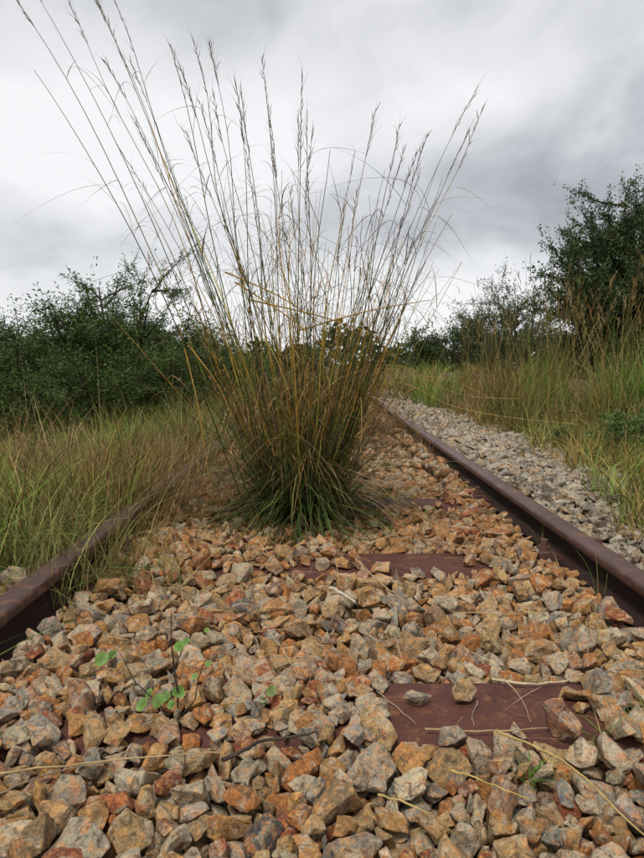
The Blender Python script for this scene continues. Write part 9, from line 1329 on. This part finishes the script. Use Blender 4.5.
# ------------------------------------------------------------------ trees and bushes
def grow(seedp, stems, L1, spread, up, lv2, lv3, twig, height, rad0, r):
    """returns limbs [(pts, radii)] and twigs [(p0, dir, len)]"""
    limbs, twigs = [], []
    def walk(p, d, L_, k, wander, lift):
        pts = [p.copy()]; st = L_/k
        for _ in range(k):
            d = (d + Vector((r.gauss(0, wander), r.gauss(0, wander), r.gauss(0, wander) + lift))).normalized(); p = p + d*st; pts.append(p.copy())
        return pts
    for s in range(stems):
        a = 2*math.pi*(s + r.uniform(-.35, .35))/stems; tl = r.uniform(.25, 1)*spread
        d = Vector((math.cos(a)*math.sin(tl), math.sin(a)*math.sin(tl), math.cos(tl)))
        L_ = L1*r.uniform(.7, 1.1); pts = walk(Vector(seedp) + Vector((r.gauss(0, .08), r.gauss(0, .08), 0)), d, L_, 8, .13, up)
        limbs.append((pts, np.linspace(rad0, rad0*.25, 9)))
        for _ in range(lv2):
            u = r.uniform(.18, 1.0)*8; i0 = min(7, int(u)); p = pts[i0].lerp(pts[i0+1], u-i0); ax = (pts[i0+1]-pts[i0]).normalized()
            d2 = (ax*.5 + Vector((r.gauss(0, .7), r.gauss(0, .7), r.gauss(.12, .45)))).normalized(); l2 = L_*r.uniform(.28, .55)*(1.15-.5*u/8)
            p2 = walk(p, d2, l2, 5, .16, up); limbs.append((p2, np.linspace(rad0*.32, rad0*.10, 6)))
            for _ in range(lv3):
                v = r.uniform(.1, 1.0)*5; j0 = min(4, int(v)); q = p2[j0].lerp(p2[j0+1], v-j0); ax2 = (p2[j0+1]-p2[j0]).normalized()
                d3 = (ax2*.8 + Vector((r.gauss(0, .6), r.gauss(0, .6), r.gauss(.1, .45)))).normalized(); twigs.append((q, d3, twig*r.uniform(.5, 1.3)))
            twigs.append((p2[-1], (p2[-1]-p2[-2]).normalized(), twig*1.2))
    return limbs, twigs
def plant(name, label, cat, loc, seed, pal, leaf=(.045, .015), per=20, group=None, sq=None, **kw):
    r = random.Random(seed); limbs, twigs = grow((0, 0, 0), r=r, **kw)
    t = thing(name, label, cat, loc, group)
    tr, br = Acc(), Acc()
    for i, (pts, rad) in enumerate(limbs): tube(tr if rad[0] > kw['rad0']*.5 else br, pts, rad, 5 if rad[0] > .02 else 4, (1, 1, 1))
    P0 = np.array([q[0][:] for q in twigs]); D = np.array([q[1][:] for q in twigs]); LL = np.array([q[2] for q in twigs])
    tr_ = min(.005, kw['rad0']*.18)
    for p, d, l in twigs[::4]: tube(br, [p, p+d*l*.5, p+d*l], [tr_, tr_*.8, tr_*.4], 3)
    obj('trunk', tr.mesh('trunk', M_BARK, True), None, t); obj('branches', br.mesh('branches', M_BARK), None, t)['kind'] = 'stuff'
    n = len(twigs)*per; id_ = np.repeat(np.arange(len(twigs)), per); u = rng.uniform(.0, 1.05, n)[:, None]
    c = P0[id_] + D[id_]*LL[id_][:, None]*u + rng.normal(0, 1, (n, 3))*leaf[0]*.55
    ax = D[id_]*.7 + rng.normal(0, .75, (n, 3)); ax /= np.linalg.norm(ax, axis=1)[:, None]
    sd_ = np.cross(ax, rng.normal(0, 1, (n, 3))); sd_ /= np.linalg.norm(sd_, axis=1)[:, None]
    ll = leaf[0]*rng.uniform(.6, 1.3, (n, 1))*.5; ww = leaf[1]*rng.uniform(.6, 1.2, (n, 1))*.5
    V = np.stack([c-ax*ll, c+sd_*ww, c+ax*ll, c-sd_*ww], 1).reshape(-1, 3)
    tw = pick(pal, len(twigs), .2)[id_]*.7 + pick(pal, n, .2)*.3
    cr = obj('crown', np_mesh('crown', V, [np.arange(n*4).reshape(-1, 4)], np.repeat(tw, 4, 0), mat=M_LEAF), None, t)
    cr['kind'] = 'stuff'
    return t
FOL = [((.046, .090, .016), 4), ((.074, .125, .024), 2.5), ((.026, .048, .011), 3), ((.11, .15, .03), 1.2)]
FOLD = [((.030, .052, .015), 4), ((.046, .072, .019), 3), ((.070, .092, .024), 1.5)]
bsh = dict(stems=10, L1=1.45, spread=1.2, up=.04, lv2=10, lv3=17, twig=.30, height=2, rad0=.03)
def gz(x, y): return float(bank_h(np.float64(x), np.float64(y)))
def at(px, y): return (px-PW/2)/F*y
G1 = 'thorn bushes along the left side'
for i, (px, y, sc_, lab) in enumerate([
        (-10, 9.4, 1.06, 'broad dark green thorn bush at the left edge of the view'),
        (62, 9.0, 1.00, 'low rounded thorn bush second from the left edge, with upright shoots'),
        (118, 9.8, 1.02, 'bushy green thorn bush just left of the leaning thorn tree'),
        (178, 11.5, .92, 'thorn bush behind the leaning thorn tree, near the tussock'),
        (-130, 10.5, 1.1, 'thorn bush beyond the left edge bush, mostly cut off by the frame'),
        (20, 7.9, .66, 'small low thorn bush in front of the big left bushes, near the left edge'),
        (92, 8.1, .64, 'small low thorn bush standing in front of the leaning thorn tree'),
        (160, 8.8, .66, 'small low thorn bush at the right end of the left bush row'),
        (212, 15.5, .9, 'smaller dark bush farther back, seen through the left stalks of the tussock')]):
    x = at(px, y); t = plant('thorn_bush', lab, 'bush', (x, y, gz(x, y)-.02), 40+i, FOL, (.044, .017), 20 if px > -100 and y < 15 else 10, G1, **bsh); t.scale = (sc_*1.38, sc_*1.25, sc_*1.08); t.rotation_euler.z = i*1.3
# leaning thorn tree
x = at(122, 9.9)
t = plant('thorn_tree', 'slender dark thorn tree leaning right behind the left stalks of the tussock', 'tree', (x, 9.9, gz(x, 9.9)-.02), 83, FOL, (.036, .013), 34, None,
          stems=6, L1=1.60, spread=.75, up=.03, lv2=11, lv3=10, twig=.22, height=2, rad0=.035); t.rotation_euler = (0, R(12), 0); t.scale = (1.15, 1.1, 1.36)
# right side
x = at(637, 13.0); t = plant('thorn_tree', 'large dark feathery tree at the right edge of the view', 'tree', (x, 13.0, gz(x, 13)-.05), 97, FOLD, (.062, .025), 26, None,
          stems=22, L1=2.9, spread=1.0, up=.035, lv2=19, lv3=17, twig=.30, height=4, rad0=.07); t.scale = (1.04, 1.05, 1.16)
x = at(514, 12.0); t = plant('thorn_bush', 'airy bush with thin upright twigs, left of the large right tree', 'bush', (x, 12.0, gz(x, 12)-.05), 93, FOLD, (.05, .016), 15, 'bushes right of the track',
          stems=9, L1=1.85, spread=.52, up=.02, lv2=8, lv3=8, twig=.24, height=2, rad0=.028)
x = at(565, 13.5); t = plant('thorn_bush', 'low dark bush filling the gap beside the large right tree', 'bush', (x, 13.5, gz(x, 13)-.05), 94, FOLD, (.055, .018), 20, 'bushes right of the track',
          stems=8, L1=.85, spread=1.0, up=.02, lv2=9, lv3=11, twig=.26, height=2, rad0=.028)
x = at(488, 15.5); t = plant('thorn_bush', 'dark low bush behind the tall golden grass, left of the airy bush', 'bush', (x, 15.5, gz(x, 15)-.05), 95, FOLD, (.06, .02), 20, 'bushes right of the track',
          stems=8, L1=1.45, spread=1.0, up=.02, lv2=9, lv3=9, twig=.3, height=2, rad0=.028)
for px, y, s_, lab, sd_ in ((425, 27, 1.12, 'small round distant tree just right of the tussock', 61), (466, 25, 1.22, 'second small distant tree, between the round one and the airy bush', 62)):
    x = at(px, y); t = plant('round_tree', lab, 'tree', (x, y, -.2), sd_, FOLD, (.12, .05), 12, 'small distant trees', stems=7, L1=1.7, spread=.85, up=.05, lv2=9, lv3=9, twig=.34, height=3, rad0=.05); t.scale = (.8*s_, .8*s_, s_)
WEED = [((.070, .135, .028), 3), ((.12, .17, .04), 2), ((.045, .09, .022), 3)]
for i, (px, py, sc_, lab) in enumerate([(486, 407, .65, 'low leafy green weed at the far edge of the pale gravel, below the airy bush'), (522, 428, .6, 'bright leafy weed at the gravel edge, right of the far one'),
        (560, 446, .55, 'broad leafy green weed halfway along the edge of the pale gravel'), (596, 466, .42, 'small leafy weed leaning over the pale gravel near the right edge'), (628, 452, .85, 'tallest leafy weed in the grass at the right edge of the view'), (538, 405, .8, 'leafy green weed standing in the grass behind the gravel edge weeds')]):
    p = gp(px, py, -.05)
    t = plant('leafy_weed', lab, 'weed', (p.x, p.y, gz(p.x, p.y)+.02), 200+i, WEED, (.034, .018), 9, 'leafy weeds along the gravel edge', stems=9, L1=.30, spread=.75, up=.06, lv2=4, lv3=3, twig=.07, height=.3, rad0=.004); t.scale = (sc_, sc_, sc_)
# far wood that reads as one mass
n = 24000; xx = rng.uniform(-90, 90, n); yy = rng.uniform(48, 60, n)
top = 2.3 + .9*np.sin(xx*.35+1)+.6*np.sin(xx*.9)+.4*np.sin(xx*2.3)
zz = -.3 + rng.uniform(0, 1, n)**.8*top + rng.normal(0, .12, n)
c = np.stack([xx, yy, zz], 1); ax = rng.normal(0, 1, (n, 3)); ax /= np.linalg.norm(ax, axis=1)[:, None]; s_ = np.cross(ax, rng.normal(0, 1, (n, 3))); s_ /= np.linalg.norm(s_, axis=1)[:, None]
V = np.stack([c-ax*.34, c+s_*.18, c+ax*.34, c-s_*.18], 1).reshape(-1, 3)
tag(obj('distant_woods', np_mesh('distant_woods', V, [np.arange(n*4).reshape(-1, 4)], np.repeat(pick(FOLD, n, .25), 4, 0), mat=M_LEAF)), kind='stuff')

# ------------------------------------------------------------------ small plants, straws and twigs on the stones
def straw(name, label, cat, line, r0, c, group=None, z=.045, mat=None):
    pts = [gp(px, py, z if len(q) == 0 else q[0]) for px, py, *q in line]
    o0 = pts[0].copy(); a_ = Acc(); P = [p-o0 for p in pts]; Q = []
    for i in range(len(P)-1):
        for s in range(5):
            t_ = s/5; p0 = P[max(0, i-1)]; p1 = P[i]; p2 = P[i+1]; p3 = P[min(len(P)-1, i+2)]
            Q.append(.5*((2*p1)+(-p0+p2)*t_+(2*p0-5*p1+4*p2-p3)*t_*t_+(-p0+3*p1-3*p2+p3)*t_**3))
    Q.append(P[-1]); Q = [Q[0]] + [q + Vector((rnd.gauss(0, 1), rnd.gauss(0, 1), rnd.gauss(0, .6)))*.0009 for q in Q[1:-1]] + [Q[-1]]; cc = np.array([np.array(c)*rnd.uniform(.8, 1.2) for _ in Q])
    tube(a_, Q, np.linspace(r0, r0*.5, len(Q)), 6, cc); o = obj(name, a_.mesh(name, mat or M_STRAW, True), None, None, o0); return tag(o, label, cat, group)
SG = 'fallen straws on the stones'
straw('straw', 'long yellow straw curving across the stones in the bottom right corner', 'straw', [(496, 730), (534, 746, .035), (569, 765, .045), (610, 803, .05), (650, 842, .05)], .0017, (.42, .31, .12), SG)
straw('straw', 'short yellow straw on the stones just left of the long curving one', 'straw', [(451, 770), (496, 786), (530, 800, .03)], .0011, (.46, .32, .10), SG)
straw('straw', 'stubby yellow straw near the bottom middle of the view', 'straw', [(378, 795), (404, 803), (432, 813)], .0014, (.42, .31, .12), SG)
straw('straw', 'long thin tan straw lying across the stones from the left edge', 'straw', [(-8, 774), (69, 765), (139, 758), (222, 753)], .0013, (.38, .27, .13), SG)
straw('straw', 'grey brown curved straw at the left edge, below the long tan one', 'straw', [(-6, 796), (30, 780), (60, 771), (110, 762)], .0012, (.20, .15, .10), SG)
straw('twig', 'dark bent twig lying on the stones beside the grey and tan boulders', 'twig', [(222, 760), (245, 750, .05), (262, 741, .05), (290, 737), (318, 732)], .0026, (.055, .042, .036), None, .05, M_BARK)
straw('stick', 'short pale bare stick on the stones left of the second sleeper', 'stick', [(330, 588), (344, 595), (356, 603)], .0045, (.42, .37, .28), None, .035)
straw('straw', 'straight straw lying along the front edge of the bare sleeper', 'straw', [(425, 729), (490, 731), (550, 728)], .0016, (.38, .27, .15), SG, .008)
straw('straw', 'bleached straw along the back edge of the bare sleeper', 'straw', [(492, 679), (530, 684), (570, 680)], .0026, (.46, .38, .25), SG, .008)
straw('straw', 'thin straw slanting over the left half of the bare sleeper', 'straw', [(371, 686), (392, 703), (416, 724)], .0008, (.40, .33, .23), SG, .004)
straw('straw', 'thin bent straw crossing the middle of the bare sleeper', 'straw', [(503, 678, .02), (521, 697), (531, 722)], .0009, (.44, .34, .22), SG, .004)
straw('straw', 'short faint straw at the middle of the bare sleeper, left of the bent one', 'straw', [(477, 700), (474, 712), (474, 726)], .0007, (.38, .30, .22), SG, .004)
straw('straw', 'thin straw over the stones behind the bare sleeper', 'straw', [(452, 612), (500, 614), (545, 612)], .0010, (.44, .32, .14), SG)
straw('straw', 'long straw on the stones below the tussock, slanting to the right', 'straw', [(357, 560), (383, 585), (410, 604)], .0014, (.40, .30, .16), SG)
straw('straw', 'upright reddish straw leaning in the stones near the right rail', 'straw', [(586, 610, .1), (590, 640, .05), (584, 668, .03)], .0010, (.30, .17, .09), SG)
# litter of fine straws (nobody could count it)
a_ = Acc(); n = 900; x = rng.uniform(-.5, .55, n); y = .8+2.9*rng.uniform(0, 1, n)**.9; az = rng.uniform(0, 6.28, n)
keep = rng.uniform(0, 1, n) < np.clip((y-.8)/1.6, .12, 1); x, y, az = x[keep], y[keep], az[keep]; n = len(x)
d = np.stack([np.cos(az), np.sin(az), rng.normal(.1, .15, n)], 1)
blades(a_, np.stack([x, y, rng.uniform(.015, .04, n)], 1), d, rng.uniform(.04, .16, n), rng.uniform(.0010, .0022, n), rng.uniform(0, .2, n), pick([((.34, .24, .12), 2), ((.22, .12, .06), 2), ((.42, .34, .22), 1)], n), None, 4)
tag(obj('straw_litter', a_.mesh('straw_litter', M_STRAW)), kind='stuff')

def sprout(name, label, px, py, n, h, spread, pal, w=(.0015, .003), z=.0, group='small grass sprouts among the stones', seedtip=0, droop=(.2, 1.)):
    p = gp(px, py, z); t = thing(name, label, 'grass', p, group)
    az = rng.uniform(0, 6.28, n); tl = np.abs(rng.normal(0, spread, n)); d = np.stack([np.cos(az)*np.sin(tl), np.sin(az)*np.sin(tl), np.cos(tl)], 1)
    L_ = h*rng.uniform(.5, 1.15, n); W_ = rng.uniform(*w, n); dr = rng.uniform(*droop, n); cc = pick(pal, n)
    for k in range(n):
        ac_ = Acc(); blades(ac_, np.array([[rnd.gauss(0, .006), rnd.gauss(0, .006), -.015]]), d[k:k+1], L_[k:k+1], W_[k:k+1], dr[k:k+1], cc[k:k+1], None, 6)
        obj('leaf', ac_.mesh('leaf', M_GRASS), None, t)
    return t
SPG = [((.12, .22, .04), 3), ((.09, .17, .03), 2)]; SPY = [((.30, .26, .08), 2), ((.20, .21, .06), 2)]
sprout('grass_sprout', 'small bright green grass sprout in front of the bare sleeper', 530, 772, 18, .065, .8, SPG, z=.0)
sprout('grass_sprout', 'yellow green sprout beside the right end of the bare sleeper', 604, 738, 18, .10, .6, SPY+SPG)
sprout('grass_sprout', 'little green tuft at the right edge, right of the yellow sprout', 640, 722, 12, .08, .6, SPG)
sprout('grass_sprout', 'thin upright green shoot among the stones near the left rail', 180, 585, 5, .13, .2, SPG+SPY, droop=(.0, .3))
sprout('grass_sprout', 'thin pale shoot just left of the upright green shoot', 168, 560, 6, .10, .25, SPY, droop=(.0, .3))
sprout('grass_sprout', 'dry straggly tuft growing against the inside of the left rail', 90, 600, 16, .22, .35, SPY+RB, (.0012, .0022))
sprout('grass_sprout', 'dry pale tuft by the left rail, left of the straggly one', 58, 612, 14, .20, .35, SPY+RB, (.0012, .0022))
sprout('grass_sprout', 'green and straw coloured tuft inside the left rail, nearer the tussock', 128, 585, 16, .22, .3, SPG+SPY+RB, (.0012, .0022))
sprout('grass_sprout', 'thin wiry sprout with long blades against the right rail', 604, 600, 9, .17, .4, SPY+SPG, (.0010, .0020))
sprout('grass_sprout', 'brown and green weed beside the right rail, halfway along', 540, 545, 12, .15, .35, RB+SPG, (.0012, .0024))
sprout('grass_sprout', 'small dark weed at the right rail, level with the tussock foot', 493, 503, 14, .10, .6, GREEN)
sprout('grass_sprout', 'fresh green leaves lying near the third sleeper, right of the tussock', 422, 515, 12, .07, 1.1, SPG, (.003, .005))
sprout('grass_sprout', 'lone stems rising over the edge of the pale gravel beyond the right rail', 545, 455, 8, .16, .25, RB+SPY, (.0012, .0022), z=-.03)

def round_leaf(acc_, c, nrm, r_, tint):
    nrm = Vector(nrm).normalized(); u = nrm.orthogonal().normalized(); v = nrm.cross(u); V = [Vector(c) + nrm*(-.12*r_)]
    for k in range(10):
        a0 = k*.628; rr = r_*(1 - .14*math.cos(a0))*(1+.05*math.sin(3*a0)); V.append(Vector(c) + u*math.cos(a0)*rr + v*math.sin(a0)*rr*.85 + nrm*r_*(.30*abs(math.sin(a0))+rnd.uniform(-.06, .06)))
    acc_.add([p[:] for p in V], [np.array([[0, k+1, (k+1) % 10+1] for k in range(10)])], np.array([np.array(tint)*q for q in [.55]+[rnd.uniform(.85, 1.2) for _ in range(10)]]))
b0 = gp(176, 722, .0)
sdl = thing('seedling', 'young seedling with round bright green leaves and a thin dark stem', 'seedling', b0)
Yp = b0.y
def lp(px, py, dy=0): return dp(px, py, Yp+dy) - b0
br = Acc(); tube(br, [(0, 0, -.02), lp(178, 695), lp(174, 668), lp(171, 642), lp(171, 612)], [.0017, .0015, .0013, .0010, .0006], 5, (1, 1, 1))
tube(br, [lp(171, 645), lp(160, 638, .01), lp(150, 630, .02)], [.0009, .0007, .0004], 4); tube(br, [lp(174, 668), lp(180, 655), lp(184, 645)], [.0009, .0007, .0004], 4)
tube(br, [(0, 0, -.01), lp(160, 705), lp(135, 682), lp(118, 650), lp(104, 664, .01)], [.0013, .0011, .0009, .0007, .0005], 4)
tube(br, [(0, 0, 0), lp(195, 700), lp(198, 680), lp(205, 660)], [.0011, .0009, .0007, .0004], 4)
obj('stem', br.mesh('stem', M_BARK), None, sdl)
for px, py, r_, dy, bright in ((101, 660, .0125, 0, 1), (112, 655, .008, .01, .9), (179, 647, .010, 0, 1.15), (186, 642, .007, .01, 1.1), (143, 704, .0115, -.02, 1), (150, 693, .0085, .01, 1.1), (158, 702, .0125, -.01, .95), (166, 696, .0105, .02, 1), (179, 692, .0125, 0, 1.05), (172, 704, .008, -.03, .9), (195, 676, .006, 0, 1.3), (208, 664, .006, .01, 1.2), (207, 630, .005, .02, 1.3)):
    la = Acc(); round_leaf(la, lp(px, py, dy), (rnd.gauss(0, .3), -.75+rnd.gauss(0, .2), .7), r_*.82, np.array([.13, .24, .045])*bright); obj('leaf', la.mesh('leaf', M_LEAF, True), None, sdl)
b1 = gp(243, 716, 0)
sd2 = thing('seedling', 'tiny seedling with two small dull green leaves, right of the larger seedling', 'seedling', b1)
Yp2 = b1.y; br = Acc(); tube(br, [(0, 0, -.02), dp(240, 708, Yp2)-b1, dp(238, 704, Yp2)-b1], [.0009, .0007, .0005], 4); tube(br, [(0, 0, -.01), dp(258, 704, Yp2)-b1, dp(272, 692, Yp2)-b1], [.0009, .0007, .0005], 4)
obj('stem', br.mesh('stem', M_BARK), None, sd2)
for px, py, r_ in ((238, 705, .008), (272, 691, .0085), (263, 700, .005)):
    la = Acc(); round_leaf(la, dp(px, py, Yp2)-b1, (rnd.gauss(0, .3), -.7, .7), r_, (.15, .20, .05)); obj('leaf', la.mesh('leaf', M_LEAF, True), None, sd2)
